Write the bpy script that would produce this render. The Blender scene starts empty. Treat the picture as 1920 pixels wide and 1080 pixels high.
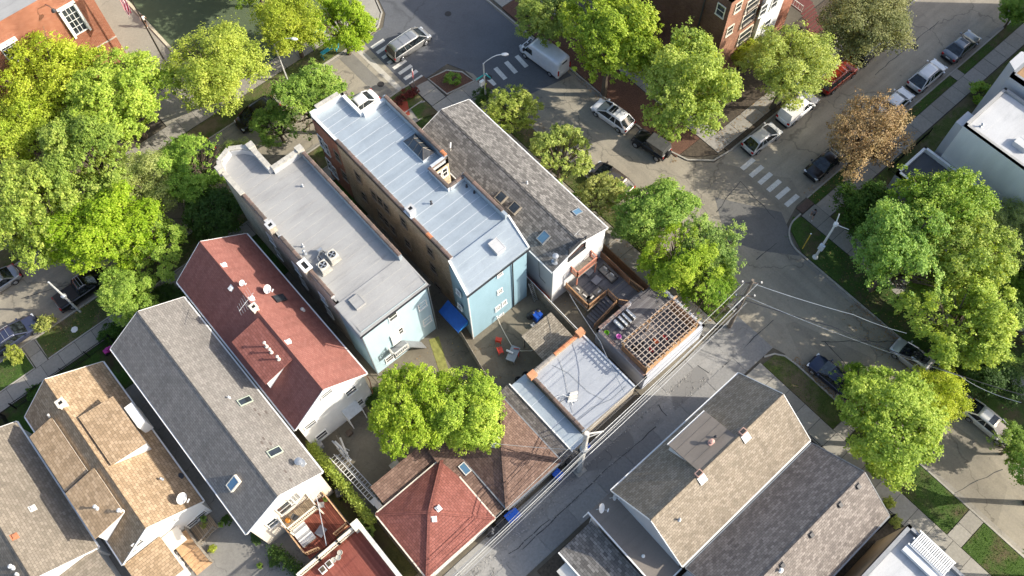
import bpy, math, random
from mathutils import Vector, Matrix
random.seed(7)
rnd = random.random
def uni(a, b): return a + (b - a) * rnd()
SC = bpy.context.scene
COL = SC.collection
# ------------------------------------------------------------------ camera
# world: X runs up-right in the photo (along the alley), Y up-left (along the lots), metres
FPX, CAMH = 1654.38, 75.0
TH, RO, YA = 0.45718833, -0.03325171, 0.6918153
def _axes():
    down = Vector((0, math.sin(TH), math.cos(TH)))
    right = Vector((1, 0, 0)); fwd = Vector((0, -math.cos(TH), math.sin(TH)))
    X = math.cos(YA) * right + math.sin(YA) * fwd
    Y = -math.sin(YA) * right + math.cos(YA) * fwd
    c, s = math.cos(RO), math.sin(RO)
    R = Matrix(((c, -s, 0), (s, c, 0), (0, 0, 1)))
    return R @ X, R @ Y, R @ (-down)
AX, AY, AZ = _axes()
cam = bpy.data.cameras.new('camera'); camo = bpy.data.objects.new('camera', cam); COL.objects.link(camo)
M3 = Matrix(((AX[0], -AX[1], -AX[2]), (AY[0], -AY[1], -AY[2]), (AZ[0], -AZ[1], -AZ[2])))
camo.matrix_world = Matrix.Translation((0, 0, CAMH)) @ M3.to_4x4()
cam.sensor_width = 36; cam.lens = 36 * FPX / 1920; cam.clip_end = 600; cam.clip_start = 1
SC.camera = camo
def ray(px, py):
    c = Vector(((px - 960) / FPX, (py - 540) / FPX, 1))
    return Vector((AX.dot(c), AY.dot(c), AZ.dot(c)))
def at(px, py, z=0.0):
    d = ray(px, py); t = (z - CAMH) / d.z; return Vector((d.x * t, d.y * t, z))
def atx(px, py, x):
    d = ray(px, py); t = x / d.x; return Vector((x, d.y * t, CAMH + d.z * t))
def aty(px, py, y):
    d = ray(px, py); t = y / d.y; return Vector((d.x * t, y, CAMH + d.z * t))
def atp(px, py, p0, n):
    d = ray(px, py); o = Vector((0, 0, CAMH)); t = (Vector(p0) - o).dot(n) / d.dot(n); return o + d * t
# ------------------------------------------------------------------ light
SUN_EL, SUN_AZ = 30.0, -44.0
w = bpy.data.worlds.new('World'); SC.world = w; w.use_nodes = True
nt = w.node_tree; nt.nodes.clear()
sky = nt.nodes.new('ShaderNodeTexSky'); sky.sky_type = 'NISHITA'; sky.sun_disc = False
sky.sun_elevation = math.radians(SUN_EL); sky.sun_rotation = math.radians(90 - SUN_AZ)
sky.air_density = 1.0; sky.dust_density = 3.0; sky.ozone_density = .5; sky.altitude = 200
bg = nt.nodes.new('ShaderNodeBackground'); bg.inputs['Strength'].default_value = 0.15
wo = nt.nodes.new('ShaderNodeOutputWorld')
nt.links.new(sky.outputs[0], bg.inputs['Color']); nt.links.new(bg.outputs[0], wo.inputs['Surface'])
sun = bpy.data.lights.new('sun', 'SUN'); sun.energy = 4.1; sun.angle = math.radians(0.5); sun.color = (1.0, .93, .80)
suno = bpy.data.objects.new('sun', sun); COL.objects.link(suno)
sd = Vector((math.cos(math.radians(SUN_EL)) * math.cos(math.radians(SUN_AZ)), math.cos(math.radians(SUN_EL)) * math.sin(math.radians(SUN_AZ)), math.sin(math.radians(SUN_EL))))
suno.rotation_euler = sd.to_track_quat('Z', 'Y').to_euler(); suno.location = (60, -40, 60)
SC.view_settings.view_transform = 'Standard'; SC.view_settings.look = 'None'; SC.view_settings.gamma = 1
SC.view_settings.exposure = 0.82; SC.view_settings.use_curve_mapping = False
SC.cycles.max_bounces = 6; SC.cycles.transparent_max_bounces = 8
# ------------------------------------------------------------------ materials
def lin(h):
    if isinstance(h, (tuple, list)): return tuple(h)
    r = [int(h[i:i + 2], 16) / 255 for i in (0, 2, 4)]
    return tuple(((c + .055) / 1.055) ** 2.4 if c > .04045 else c / 12.92 for c in r)
class NT:
    def __init__(s, name):
        s.m = bpy.data.materials.new(name); s.m.use_nodes = True; s.t = s.m.node_tree
        s.b = s.t.nodes['Principled BSDF']
    def n(s, ty, **k):
        x = s.t.nodes.new(ty)
        for a, v in k.items(): setattr(x, a, v)
        return x
    def l(s, a, b): s.t.links.new(a, b)
    def coord(s, kind='UV', scale=(1, 1, 1)):
        c = s.n('ShaderNodeTexCoord'); mp = s.n('ShaderNodeMapping'); mp.inputs['Scale'].default_value = scale
        s.l(c.outputs[kind], mp.inputs['Vector']); return mp.outputs[0]
    def pos(s, scale=1.0):
        g = s.n('ShaderNodeNewGeometry'); mp = s.n('ShaderNodeMapping')
        mp.inputs['Scale'].default_value = (scale,) * 3 if not isinstance(scale, tuple) else scale
        s.l(g.outputs['Position'], mp.inputs['Vector']); return mp.outputs[0]
    def noise(s, v, sc, det=3, rough=.55, dist=0):
        x = s.n('ShaderNodeTexNoise'); x.inputs['Scale'].default_value = sc; x.inputs['Detail'].default_value = det
        x.inputs['Roughness'].default_value = rough; x.inputs['Distortion'].default_value = dist
        s.l(v, x.inputs['Vector']); return x.outputs[0]
    def ramp(s, f, pts):
        x = s.n('ShaderNodeValToRGB'); e = x.color_ramp.elements
        while len(e) < len(pts): e.new(.5)
        for i, (p, c) in enumerate(pts):
            e[i].position = p; c = lin(c) if not isinstance(c, (int, float)) else (c, c, c); e[i].color = (*c[:3], 1)
        s.l(f, x.inputs[0]); return x.outputs[0]
    def mix(s, f, a, b, bt='MIX'):
        x = s.n('ShaderNodeMix', data_type='RGBA', blend_type=bt)
        for i, v in ((0, f), (6, a), (7, b)):
            if isinstance(v, bpy.types.NodeSocket): s.l(v, x.inputs[i])
            elif isinstance(v, (int, float)): x.inputs[i].default_value = v if i == 0 else (v, v, v, 1)
            else: x.inputs[i].default_value = (*lin(v)[:3], 1)
        return x.outputs[2]
    def math(s, op, a, b=0.0):
        x = s.n('ShaderNodeMath', operation=op)
        for i, v in ((0, a), (1, b)):
            if isinstance(v, bpy.types.NodeSocket): s.l(v, x.inputs[i])
            else: x.inputs[i].default_value = v
        return x.outputs[0]
    def bump(s, h, st=.3, d=.02):
        x = s.n('ShaderNodeBump'); x.inputs['Strength'].default_value = st; x.inputs['Distance'].default_value = d
        s.l(h, x.inputs['Height']); s.l(x.outputs[0], s.b.inputs['Normal'])
    def out(s, col, rough=.7, metal=0.0, spec=.5):
        if isinstance(col, bpy.types.NodeSocket): s.l(col, s.b.inputs['Base Color'])
        else: s.b.inputs['Base Color'].default_value = (*lin(col)[:3], 1)
        if isinstance(rough, bpy.types.NodeSocket): s.l(rough, s.b.inputs['Roughness'])
        else: s.b.inputs['Roughness'].default_value = rough
        s.b.inputs['Metallic'].default_value = metal; s.b.inputs['Specular IOR Level'].default_value = spec
        return s.m
_c = {}
def plain(name, col, rough=.6, metal=0, var=.12, spec=.5, sc=3):
    if name in _c: return _c[name]
    n = NT(name); v = n.pos(); f = n.noise(v, sc, 4)
    c = lin(col); lo = tuple(x * (1 - var) for x in c); hi = tuple(min(1, x * (1 + var)) for x in c)
    _c[name] = n.out(n.ramp(f, [(.3, lo), (.7, hi)]), rough, metal, spec); return _c[name]
def shingle(name, c1, c2, c3, w=.3, h=.15, line=.45):
    h *= 1.3; line = min(1, line * 1.7); w *= 1.15
    n = NT(name); uv = n.coord()
    b = n.n('ShaderNodeTexBrick'); b.offset = .5; b.inputs['Scale'].default_value = 1
    b.inputs['Brick Width'].default_value = w; b.inputs['Row Height'].default_value = h
    b.inputs['Mortar Size'].default_value = .012; b.inputs['Mortar Smooth'].default_value = .3
    b.inputs['Color1'].default_value = (0, 0, 0, 1); b.inputs['Color2'].default_value = (1, 1, 1, 1); b.inputs['Bias'].default_value = 0
    b.inputs['Mortar'].default_value = (.5, .5, .5, 1)
    n.l(uv, b.inputs['Vector'])
    col = n.ramp(b.outputs['Color'], [(0, c1), (.5, c2), (1, c3)])
    big = n.noise(n.pos(), .4, 5, .6); col = n.mix(.5, col, n.ramp(big, [(.3, (.84, .84, .85)), (.7, (1.1, 1.09, 1.08))]), 'MULTIPLY')
    gr = n.noise(n.pos(), 22, 2); st = n.noise(n.coord('UV', (1.2, .18, 1)), 1.6, 5, .65); col = n.mix(.8, col, n.ramp(st, [(.32, (.80, .80, .80)), (.55, (1.03, 1.03, 1.03))]), 'MULTIPLY'); col = n.mix(.4, col, n.ramp(gr, [(.3, (.7, .7, .7)), (.7, (1.25, 1.25, 1.25))]), 'MULTIPLY')
    col = n.mix(n.math('MULTIPLY', b.outputs['Fac'], line), col, (.02, .02, .02))
    n.bump(n.math('ADD', n.math('SUBTRACT', 1.0, b.outputs['Fac']), n.math('MULTIPLY', b.outputs['Color'], .6)), .7, .03)
    return n.out(col, .92, 0, .2)
def brickm(name, c1, c2, c3, mortar, w=.21, h=.075, grime=None):
    n = NT(name); uv = n.coord()
    b = n.n('ShaderNodeTexBrick'); b.offset = .5; b.inputs['Scale'].default_value = 1
    b.inputs['Brick Width'].default_value = w; b.inputs['Row Height'].default_value = h
    b.inputs['Mortar Size'].default_value = .009; b.inputs['Color1'].default_value = (0, 0, 0, 1); b.inputs['Color2'].default_value = (1, 1, 1, 1)
    n.l(uv, b.inputs['Vector'])
    col = n.ramp(b.outputs['Color'], [(0, c1), (.5, c2), (1, c3)])
    col = n.mix(b.outputs['Fac'], col, mortar)
    big = n.noise(n.pos((.5, .5, .25)), .9, 5, .65)
    col = n.mix(.8, col, n.ramp(big, [(.3, (.6, .57, .55)), (.65, (1.15, 1.12, 1.05))]), 'MULTIPLY')
    n.bump(n.math('SUBTRACT', 1.0, b.outputs['Fac']), .5, .01)
    return n.out(col, .9, 0, .2)
def siding(name, col, pitch=.13, var=.06, rough=.6):
    n = NT(name); uv = n.coord(); s = n.n('ShaderNodeSeparateXYZ'); n.l(uv, s.inputs[0])
    f = n.math('FRACT', n.math('DIVIDE', s.outputs[1], pitch))
    edge = n.math('GREATER_THAN', f, .9); c = lin(col)
    big = n.noise(n.pos((1, 1, .3)), .8, 5, .6)
    k = n.ramp(big, [(.25, tuple(x * (1 - var * 2) for x in c)), (.7, tuple(min(1, x * (1 + var)) for x in c))])
    k = n.mix(n.math('MULTIPLY', edge, .3), k, tuple(x * .4 for x in c))
    n.bump(n.math('SUBTRACT', 1.0, f), .5, .02)
    return n.out(k, rough, 0, .4)
def membrane(name, col, dirt, rough=.55, metal=0.0, seam=None):
    n = NT(name); c = lin(col); d = lin(dirt)
    a = n.noise(n.pos((.25, 1.4, 1)), 1.1, 6, .65, .4); b = n.noise(n.pos(), .35, 5, .6, .6); g = n.noise(n.pos(), 9, 3)
    k = n.ramp(a, [(.28, d), (.46, c), (.75, tuple(min(1, x * 1.06) for x in c))])
    k = n.mix(.5, k, n.ramp(b, [(.32, (.80, .80, .81)), (.6, (1.05, 1.05, 1.05))]), 'MULTIPLY')
    k = n.mix(.3, k, n.ramp(g, [(.3, (.8, .8, .8)), (.7, (1.15, 1.15, 1.15))]), 'MULTIPLY')
    n.bump(a, .35, .03)
    return n.out(k, rough, metal, .5)
def ground_mat(name, col, var=.2, stain=.5, cracks=0.0, crscale=.16, rough=.9, patches=False, tracks=None):
    n = NT(name); c = lin(col); v = n.pos()
    a = n.noise(v, .22, 6, .62, .3); g = n.noise(v, 6, 4, .7)
    k = n.ramp(a, [(.3, tuple(x * (1 - var) for x in c)), (.68, tuple(min(1, x * (1 + var)) for x in c))])
    k = n.mix(.5, k, n.ramp(g, [(.3, (.78, .78, .79)), (.7, (1.2, 1.2, 1.18))]), 'MULTIPLY')
    s2 = n.noise(v, .9, 6, .75, 1.2)
    k = n.mix(stain, k, n.ramp(s2, [(.36, (.74, .73, .72)), (.5, (1, 1, 1))]), 'MULTIPLY')
    if tracks:   # wheel-worn lanes and oil drips along the road
        t1 = n.noise(n.pos((.03, .9, 1) if tracks == 'x' else (.9, .03, 1)), 1.0, 4, .6); k = n.mix(.7, k, n.ramp(t1, [(.35, (.78, .78, .79)), (.62, (1.08, 1.07, 1.05))]), 'MULTIPLY')
        sp = n.noise(v, 2.3, 2, .5); k = n.mix(.6, k, n.ramp(sp, [(.24, (.45, .45, .46)), (.31, (1, 1, 1))]), 'MULTIPLY')
        pa = n.n('ShaderNodeTexVoronoi'); pa.inputs['Scale'].default_value = .11; n.l(v, pa.inputs['Vector']); pb = n.n('ShaderNodeSeparateColor'); n.l(pa.outputs['Color'], pb.inputs[0]); k = n.mix(.8, k, n.ramp(pb.outputs[0], [(0, (.8, .8, .8)), (.2, (.97, .97, .97)), (1, (1.05, 1.05, 1.04))]), 'MULTIPLY')
    if patches:
        p = n.noise(v, .12, 3, .5, .2); k = n.mix(n.ramp(p, [(.52, 0), (.535, 1)]), k, tuple(x * .72 for x in c))
    if cracks:
        w_ = n.n('ShaderNodeTexNoise'); w_.inputs['Scale'].default_value = .8; w_.inputs['Detail'].default_value = 6; n.l(v, w_.inputs['Vector'])
        add = n.n('ShaderNodeVectorMath', operation='MULTIPLY_ADD'); n.l(w_.outputs['Color'], add.inputs[0]); add.inputs[1].default_value = (2.2, 2.2, 0); n.l(v, add.inputs[2])
        vo = n.n('ShaderNodeTexVoronoi', feature='DISTANCE_TO_EDGE'); vo.inputs['Scale'].default_value = crscale; n.l(add.outputs[0], vo.inputs['Vector'])
        ln = n.ramp(vo.outputs['Distance'], [(0, 1), (.003, .7), (.007, 0)])
        k = n.mix(n.math('MULTIPLY', ln, cracks), k, (.012, .012, .012))
    n.bump(g, .25, .02)
    return n.out(k, rough, 0, .25)
def grassm(name, c1, c2, soil):
    n = NT(name); v = n.pos()
    a = n.noise(v, 1.3, 5, .7); g = n.noise(v, 9, 3, .7); p = n.noise(v, .35, 5, .65)
    k = n.mix(n.ramp(g, [(.3, 0), (.7, 1)]), c1, c2); k = n.mix(n.ramp(p, [(.47, 0), (.62, .9)]), k, soil)
    k = n.mix(.6, k, n.ramp(a, [(.3, (.55, .6, .5)), (.7, (1.25, 1.2, 1.2))]), 'MULTIPLY')
    n.bump(g, .8, .06); return n.out(k, .95, 0, .1)
def carpaint(name, col, metal=.35, rough=.28):
    n = NT(name); n.b.inputs['Coat Weight'].default_value = .8; n.b.inputs['Coat Roughness'].default_value = .06
    f = n.noise(n.coord('Object'), 2.2, 4, .6); c = lin(col)
    return n.out(n.ramp(f, [(.3, tuple(x * .86 for x in c)), (.7, c)]), rough, metal, .5)
def leafm(name, c1, c2, c3, trans=.35):
    n = NT(name); g = n.n('ShaderNodeNewGeometry')
    at_ = n.n('ShaderNodeAttribute'); at_.attribute_name = 'tone'
    col = n.ramp(n.math('ADD', n.math('MULTIPLY', g.outputs['Random Per Island'], .5), n.math('MULTIPLY', at_.outputs['Fac'], .5)), [(.05, c1), (.45, c2), (.92, c3)])
    col = n.mix(.5, col, n.ramp(n.noise(n.coord('Object'), .55, 3), [(.3, (.72, .8, .7)), (.7, (1.25, 1.15, 1.1))]), 'MULTIPLY')
    oi = n.n('ShaderNodeObjectInfo'); hs_ = n.n('ShaderNodeHueSaturation')   # every tree its own shade
    n.l(n.math('ADD', n.math('MULTIPLY', oi.outputs['Random'], .015), .49), hs_.inputs['Hue']); n.l(n.math('ADD', n.math('MULTIPLY', n.math('FRACT', n.math('MULTIPLY', oi.outputs['Random'], 7.3)), .2), .86), hs_.inputs['Saturation'])
    n.l(n.math('ADD', n.math('MULTIPLY', n.math('FRACT', n.math('MULTIPLY', oi.outputs['Random'], 13.7)), .25), .9), hs_.inputs['Value']); n.l(col, hs_.inputs['Color']); col = hs_.outputs[0]
    n.out(col, .55, 0, .25)
    tr = n.n('ShaderNodeBsdfTranslucent'); n.l(n.mix(1, col, (1.25, 1.15, .45), 'MULTIPLY'), tr.inputs['Color'])
    mx = n.n('ShaderNodeMixShader'); mx.inputs[0].default_value = trans
    n.l(n.b.outputs[0], mx.inputs[1]); n.l(tr.outputs[0], mx.inputs[2])
    n.l(mx.outputs[0], n.t.nodes['Material Output'].inputs['Surface']); return n.m
def tilecol(name, a, b, c, rough=.8):
    n = NT(name); o = n.n('ShaderNodeObjectInfo')
    k = n.ramp(o.outputs['Random'], [(0, a), (.5, b), (1, c)]); f = n.noise(n.pos(), 5, 4, .7)
    k = n.mix(.5, k, n.ramp(f, [(.3, (.65, .65, .65)), (.7, (1.2, 1.2, 1.2))]), 'MULTIPLY'); return n.out(k, rough, 0, .3)
def planks(name, col, pitch=.14, along='v', var=.25):
    n = NT(name); uv = n.coord(); s = n.n('ShaderNodeSeparateXYZ'); n.l(uv, s.inputs[0]); c = lin(col)
    u = s.outputs[0 if along == 'v' else 1]; d = n.math('DIVIDE', u, pitch); f = n.math('FRACT', d)
    wn = n.n('ShaderNodeTexWhiteNoise', noise_dimensions='1D'); n.l(n.math('FLOOR', d), wn.inputs['W'])
    k = n.ramp(wn.outputs['Value'], [(0, tuple(x * (1 - var) for x in c)), (1, tuple(x * (1 + var) for x in c))])
    k = n.mix(.5, k, n.ramp(n.noise(n.pos(), 2.5, 5, .7), [(.3, (.6, .6, .6)), (.7, (1.2, 1.2, 1.2))]), 'MULTIPLY')
    k = n.mix(n.math('GREATER_THAN', f, .88), k, (.01, .01, .01)); return n.out(k, .85, 0, .2)
WHITE = plain('white_paint', (.74, .74, .72), .5, var=.05)
OFFW = plain('offwhite_trim', (.6, .58, .53), .6)
CREAM = plain('cream_paint', (.72, .66, .55), .6, var=.05)
DARK = plain('dark_metal', (.03, .03, .035), .5)
BLACK = plain('black_rubber', (.012, .012, .013), .7)
STEEL = plain('galvanised_steel', (.42, .44, .46), .4, .6)
GREYM = plain('grey_metal', (.25, .26, .27), .5, .3)
STONE = plain('limestone', (.42, .40, .35), .85, var=.2)
_g = NT('window_glass'); GLASS = _g.out(_g.ramp(_g.noise(_g.pos(), .8, 2), [(.35, (.012, .016, .02)), (.7, (.05, .06, .07))]), .06, 0, .7)
_g = NT('skylight_glass'); SKYG = _g.out((.10, .2, .3), .08, .2, .8)
_g = NT('car_glass'); CARG = _g.out(_g.ramp(_g.noise(_g.coord('Object'), 2.5, 2), [(.4, (.008, .01, .012)), (.65, (.035, .045, .05))]), .05, 0, .8)
# ------------------------------------------------------------------ mesh building
OFF = {}
class MB:
    def __init__(s): s.v = []; s.f = []; s.m = []
    def add(s, vs, fs, m=0):
        k = len(s.v); s.v += [tuple(p) for p in vs]; s.f += [tuple(i + k for i in f) for f in fs]; s.m += [m] * len(fs); return s
    def poly(s, pts, m=0): return s.add(pts, [tuple(range(len(pts)))], m)
    def box(s, x0, x1, y0, y1, z0, z1, m=0):
        return s.add([(x0, y0, z0), (x1, y0, z0), (x1, y1, z0), (x0, y1, z0), (x0, y0, z1), (x1, y0, z1), (x1, y1, z1), (x0, y1, z1)],
                     [(3, 2, 1, 0), (4, 5, 6, 7), (0, 1, 5, 4), (1, 2, 6, 5), (2, 3, 7, 6), (3, 0, 4, 7)], m)
    def prism(s, pts, z0, z1, m=0, mt=None):
        """pts counter-clockwise (x,y); z1 may be a list"""
        n = len(pts); zt = z1 if isinstance(z1, (list, tuple)) else [z1] * n; zb = z0 if isinstance(z0, (list, tuple)) else [z0] * n
        vs = [(p[0], p[1], b) for p, b in zip(pts, zb)] + [(p[0], p[1], z) for p, z in zip(pts, zt)]
        s.add(vs, [tuple(reversed(range(n)))] + [(i, (i + 1) % n, n + (i + 1) % n, n + i) for i in range(n)], m)
        s.add(vs, [tuple(range(n, 2 * n))], m if mt is None else mt); return s
    def slab(s, pts, t, m=0):
        """a 3-d polygon given thickness t along its normal, downward"""
        P = [Vector(p) for p in pts]; nn = Vector((0, 0, 0))
        for i in range(len(P)): nn += P[i].cross(P[(i + 1) % len(P)])
        nn.normalize()
        if nn.z < 0 or (abs(nn.z) < 1e-6 and t < 0): P.reverse(); nn = -nn
        n = len(P); Q = [p - nn * t for p in P]
        s.add(P + Q, [tuple(range(n)), tuple(reversed(range(n, 2 * n)))] + [(i, n + i, n + (i + 1) % n, (i + 1) % n) for i in range(n)], m); return s
    def tube(s, pts, r, n=6, m=0, cap=True):
        P = [Vector(p) for p in pts]; rr = r if isinstance(r, (list, tuple)) else [r] * len(P); k0 = len(s.v); ring = []
        for i, p in enumerate(P):
            d = (P[min(i + 1, len(P) - 1)] - P[max(i - 1, 0)]).normalized()
            a = d.cross(Vector((0, 0, 1)) if abs(d.z) < .9 else Vector((1, 0, 0))).normalized(); b = d.cross(a)
            ring.append([p + (a * math.cos(2 * math.pi * j / n) + b * math.sin(2 * math.pi * j / n)) * rr[i] for j in range(n)])
        vs = [q for g in ring for q in g]
        fs = [(i * n + j, (i + 1) * n + j, (i + 1) * n + (j + 1) % n, i * n + (j + 1) % n) for i in range(len(P) - 1) for j in range(n)]
        if cap: fs += [tuple(range(n)), tuple(reversed(range((len(P) - 1) * n, len(P) * n)))]
        return s.add(vs, fs, m)
    def lathe(s, c, prof, n=12, m=0):
        """prof: list of (r,z) about the vertical through c"""
        vs = [(c[0] + r * math.cos(2 * math.pi * j / n), c[1] + r * math.sin(2 * math.pi * j / n), c[2] + z) for r, z in prof for j in range(n)]
        fs = [(i * n + j, i * n + (j + 1) % n, (i + 1) * n + (j + 1) % n, (i + 1) * n + j) for i in range(len(prof) - 1) for j in range(n)]
        return s.add(vs, fs + [tuple(reversed(range(n))), tuple(range((len(prof) - 1) * n, len(prof) * n))], m)
    def bar(s, a, b, w, h, m=0):
        """a rectangular bar from a to b, w wide (sideways), h high"""
        a, b = Vector(a), Vector(b); d = (b - a).normalized()
        sx = d.cross(Vector((0, 0, 1)))
        sx = sx.normalized() if sx.length > 1e-4 else Vector((1, 0, 0))
        up = sx.cross(d).normalized(); sx *= w / 2; up *= h / 2
        vs = [a - sx - up, a + sx - up, a + sx + up, a - sx + up, b - sx - up, b + sx - up, b + sx + up, b - sx + up]
        return s.add(vs, [(0, 1, 2, 3), (7, 6, 5, 4), (0, 4, 5, 1), (1, 5, 6, 2), (2, 6, 7, 3), (3, 7, 4, 0)], m)
    def xf(s, loc=(0, 0, 0), rz=0, k0=0):
        c, q = math.cos(rz), math.sin(rz)
        for i in range(k0, len(s.v)):
            x, y, z = s.v[i]; s.v[i] = (x * c - y * q + loc[0], x * q + y * c + loc[1], z + loc[2])
        return s
    def mesh(s, name, mats, off=(0, 0, 0), smooth=False):
        me = bpy.data.meshes.new(name); ox, oy, oz = off
        me.from_pydata([(x - ox, y - oy, z - oz) for x, y, z in s.v], [], s.f)
        for mt in (mats if isinstance(mats, (list, tuple)) else [mats]): me.materials.append(mt)
        me.polygons.foreach_set('material_index', s.m)
        if smooth: me.polygons.foreach_set('use_smooth', [True] * len(s.f))
        uvl = me.uv_layers.new(name='UV'); uv = [0.0] * (2 * len(me.loops)); k = 0
        for f in s.f:
            a, b, c = Vector(s.v[f[0]]), Vector(s.v[f[1]]), Vector(s.v[f[2]])
            nn = (b - a).cross(c - b)
            if nn.length < 1e-12: nn = Vector((0, 0, 1))
            nn.normalize()
            if abs(nn.z) > .999: U, V = Vector((1, 0, 0)), Vector((0, 1, 0))
            else: U = Vector((-nn.y, nn.x, 0)).normalized(); V = nn.cross(U)
            for i in f:
                p = Vector(s.v[i]); uv[k] = p.dot(U); uv[k + 1] = p.dot(V); k += 2
        uvl.data.foreach_set('uv', uv); me.update(); return me
    def build(s, name, mats, parent=None, smooth=False, loc=None):
        """joins everything collected into ONE mesh object; world coordinates in, parent-local out"""
        if parent is not None: off = OFF.get(parent.name, Vector((0, 0, 0)))
        else:
            if loc is None:
                xs = [p[0] for p in s.v]; ys = [p[1] for p in s.v]
                loc = ((min(xs) + max(xs)) / 2, (min(ys) + max(ys)) / 2, min(p[2] for p in s.v))
            off = Vector(loc)
        o = bpy.data.objects.new(name, s.mesh(name, mats, off, smooth)); COL.objects.link(o)
        if parent is not None: o.parent = parent
        else: o.location = off
        OFF[o.name] = Vector(off); return o
def tag(o, label=None, cat=None, group=None, kind=None):
    if label: o['label'] = label
    if cat: o['category'] = cat
    if group: o['group'] = group
    if kind: o['kind'] = kind
    return o
def thing(name, label, cat, loc=(0, 0, 0), rz=0, group=None):
    o = bpy.data.objects.new(name, None); COL.objects.link(o); o.location = loc; o.rotation_euler = (0, 0, rz)
    o.empty_display_size = .3
    OFF[o.name] = Vector(loc) if rz == 0 else Vector((0, 0, 0)); return tag(o, label, cat, group)
def local(name, label, cat, group=None):
    """a thing whose parts are built in its own coordinates about the origin, to be placed afterwards"""
    return thing(name, label, cat, (0, 0, 0), 0, group)
def place(o, loc, rz=0, s=None):
    o.location = loc; o.rotation_euler = (0, 0, rz)
    if s: o.scale = (s, s, s)
    return o
def kids(o): return [c for c in KID.get(o.name, [])]
KID = {}
def index_kids():
    KID.clear()
    for o in bpy.data.objects:
        if o.parent: KID.setdefault(o.parent.name, []).append(o)
def dup(o, loc=None, rz=None, label=None, group=None, parent=None):
    c = o.copy(); COL.objects.link(c)
    if parent is not None: c.parent = parent
    if loc is not None: c.location = loc
    if rz is not None: c.rotation_euler = (0, 0, rz)
    if label: c['label'] = label
    if group: c['group'] = group
    for ch in kids(o): dup(ch, parent=c)
    return c
def pieces(name, mesh, spots, parent, rz=None, scale=None):
    """alike pieces sharing one mesh (built about its own origin)"""
    off = OFF.get(parent.name, Vector((0, 0, 0))); out = []
    for i, p in enumerate(spots):
        o = bpy.data.objects.new(name, mesh); COL.objects.link(o); o.parent = parent; o.location = Vector(p) - off
        if rz is not None: o.rotation_euler = rz[i] if isinstance(rz, list) else rz
        if scale is not None: o.scale = scale[i] if isinstance(scale, list) else scale
        out.append(o)
    return out
def structure(mb, name, mats, parent=None, **k):
    o = mb.build(name, mats, parent, loc=(0, 0, 0) if parent is None else None, **k)
    if parent is None: o['kind'] = 'structure'
    return o
def smoothstep(t): return t * t * (3 - 2 * t)
# ------------------------------------------------------------------ ground, roads, pavements
ASPH_OLD = ground_mat('old_asphalt', (.31, .28, .225), .12, .4, .4, .09, tracks='x'); ASPH_OLDY = ground_mat('old_asphalt_y', (.31, .28, .225), .12, .4, .4, .09, tracks='y')
ASPH_NEW = ground_mat('dark_asphalt', (.115, .12, .13), .1, .3, .25, .05)
ASPH_ROUGH = ground_mat('rough_asphalt', (.27, .265, .255), .2, .5, .45, .3, patches=True, tracks='x')
CONC = ground_mat('concrete', (.33, .31, .27), .15, .35, .25, .1)
CONC_G = ground_mat('grey_concrete', (.24, .23, .21), .2, .5, .5, .25)
CONC_Y = ground_mat('yard_concrete', (.17, .15, .115), .25, .5, .35, .25)
SLABM = tilecol('sidewalk_slab', (.27, .25, .215), (.31, .29, .25), (.35, .325, .285))
SLABA = tilecol('alley_slab', (.22, .215, .208), (.25, .245, .235), (.285, .28, .265))
KERBM = ground_mat('kerb_concrete', (.36, .34, .3), .2, .5, 0)
PAINT = ground_mat('road_paint', (.62, .61, .57), .12, .55, .3, .3, rough=.6)
GRASS = grassm('grass', (.045, .085, .022), (.085, .14, .035), (.12, .095, .06))
GRASS2 = grassm('worn_grass', (.06, .09, .025), (.12, .14, .05), (.17, .135, .09))
TURF = plain('green_turf', (.085, .115, .06), .95, var=.08, sc=1.5)
SOIL = plain('soil', (.075, .058, .04), .95, var=.4, sc=5)
MULCH = plain('red_mulch', (.12, .06, .038), .95, var=.4, sc=9)
MULCHR = plain('bright_red_mulch', (.30, .06, .035), .95, var=.25, sc=9)

def sheet(name, pts, z, mt, parent=None, t=.1, kind=True):
    mb = MB(); mb.prism(pts, z - t, z, 0)
    o = mb.build(name, mt, parent, loc=(0, 0, 0) if parent is None else None)
    if kind and parent is None: o['kind'] = 'structure'
    return o
def R(x0, x1, y0, y1): return [(x0, y0), (x1, y0), (x1, y1), (x0, y1)]
sheet('ground', R(-160, 260, -130, 260), -.03, ground_mat('bare_ground', (.12, .105, .08), .3, .5), t=.3)
road_w = sheet('road', R(-60, 37, 54.1, 62.2), 0, ASPH_OLD, t=.02)
road_e = sheet('road', [(37.6, -60), (46.5, -60), (46.5, 12.5), (47.6, 15.6), (50.5, 16.5), (50.5, 25.2), (48.2, 25.4), (46.3, 27.2), (45.55, 30), (45.4, 60), (34, 60), (37, 52), (37, 45), (37.3, 8), (37.6, 7)], .004, ASPH_OLDY, t=.02)
sheet('road', R(50.5, 140, 16.5, 25.2), .004, ASPH_OLD, t=.02)
road_n = sheet('road', [(37.2, 45.0), (45.2, 43.2), (45.2, 120), (36.4, 120), (36.4, 66), (35.6, 63.6), (34.2, 62.2), (31.2, 62.0), (31.0, 54), (33.5, 53.4), (36.2, 53.4), (37.4, 50.5)], .008, ASPH_NEW, t=.02)
sheet('road_patch', [(44.0, 15.5), (46.4, 12.6), (48.8, 17.0), (45.2, 22.5), (42.4, 18.5)], .009, ground_mat('patch_asphalt', (.15, .146, .138), .1, .3), t=.01)
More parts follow.
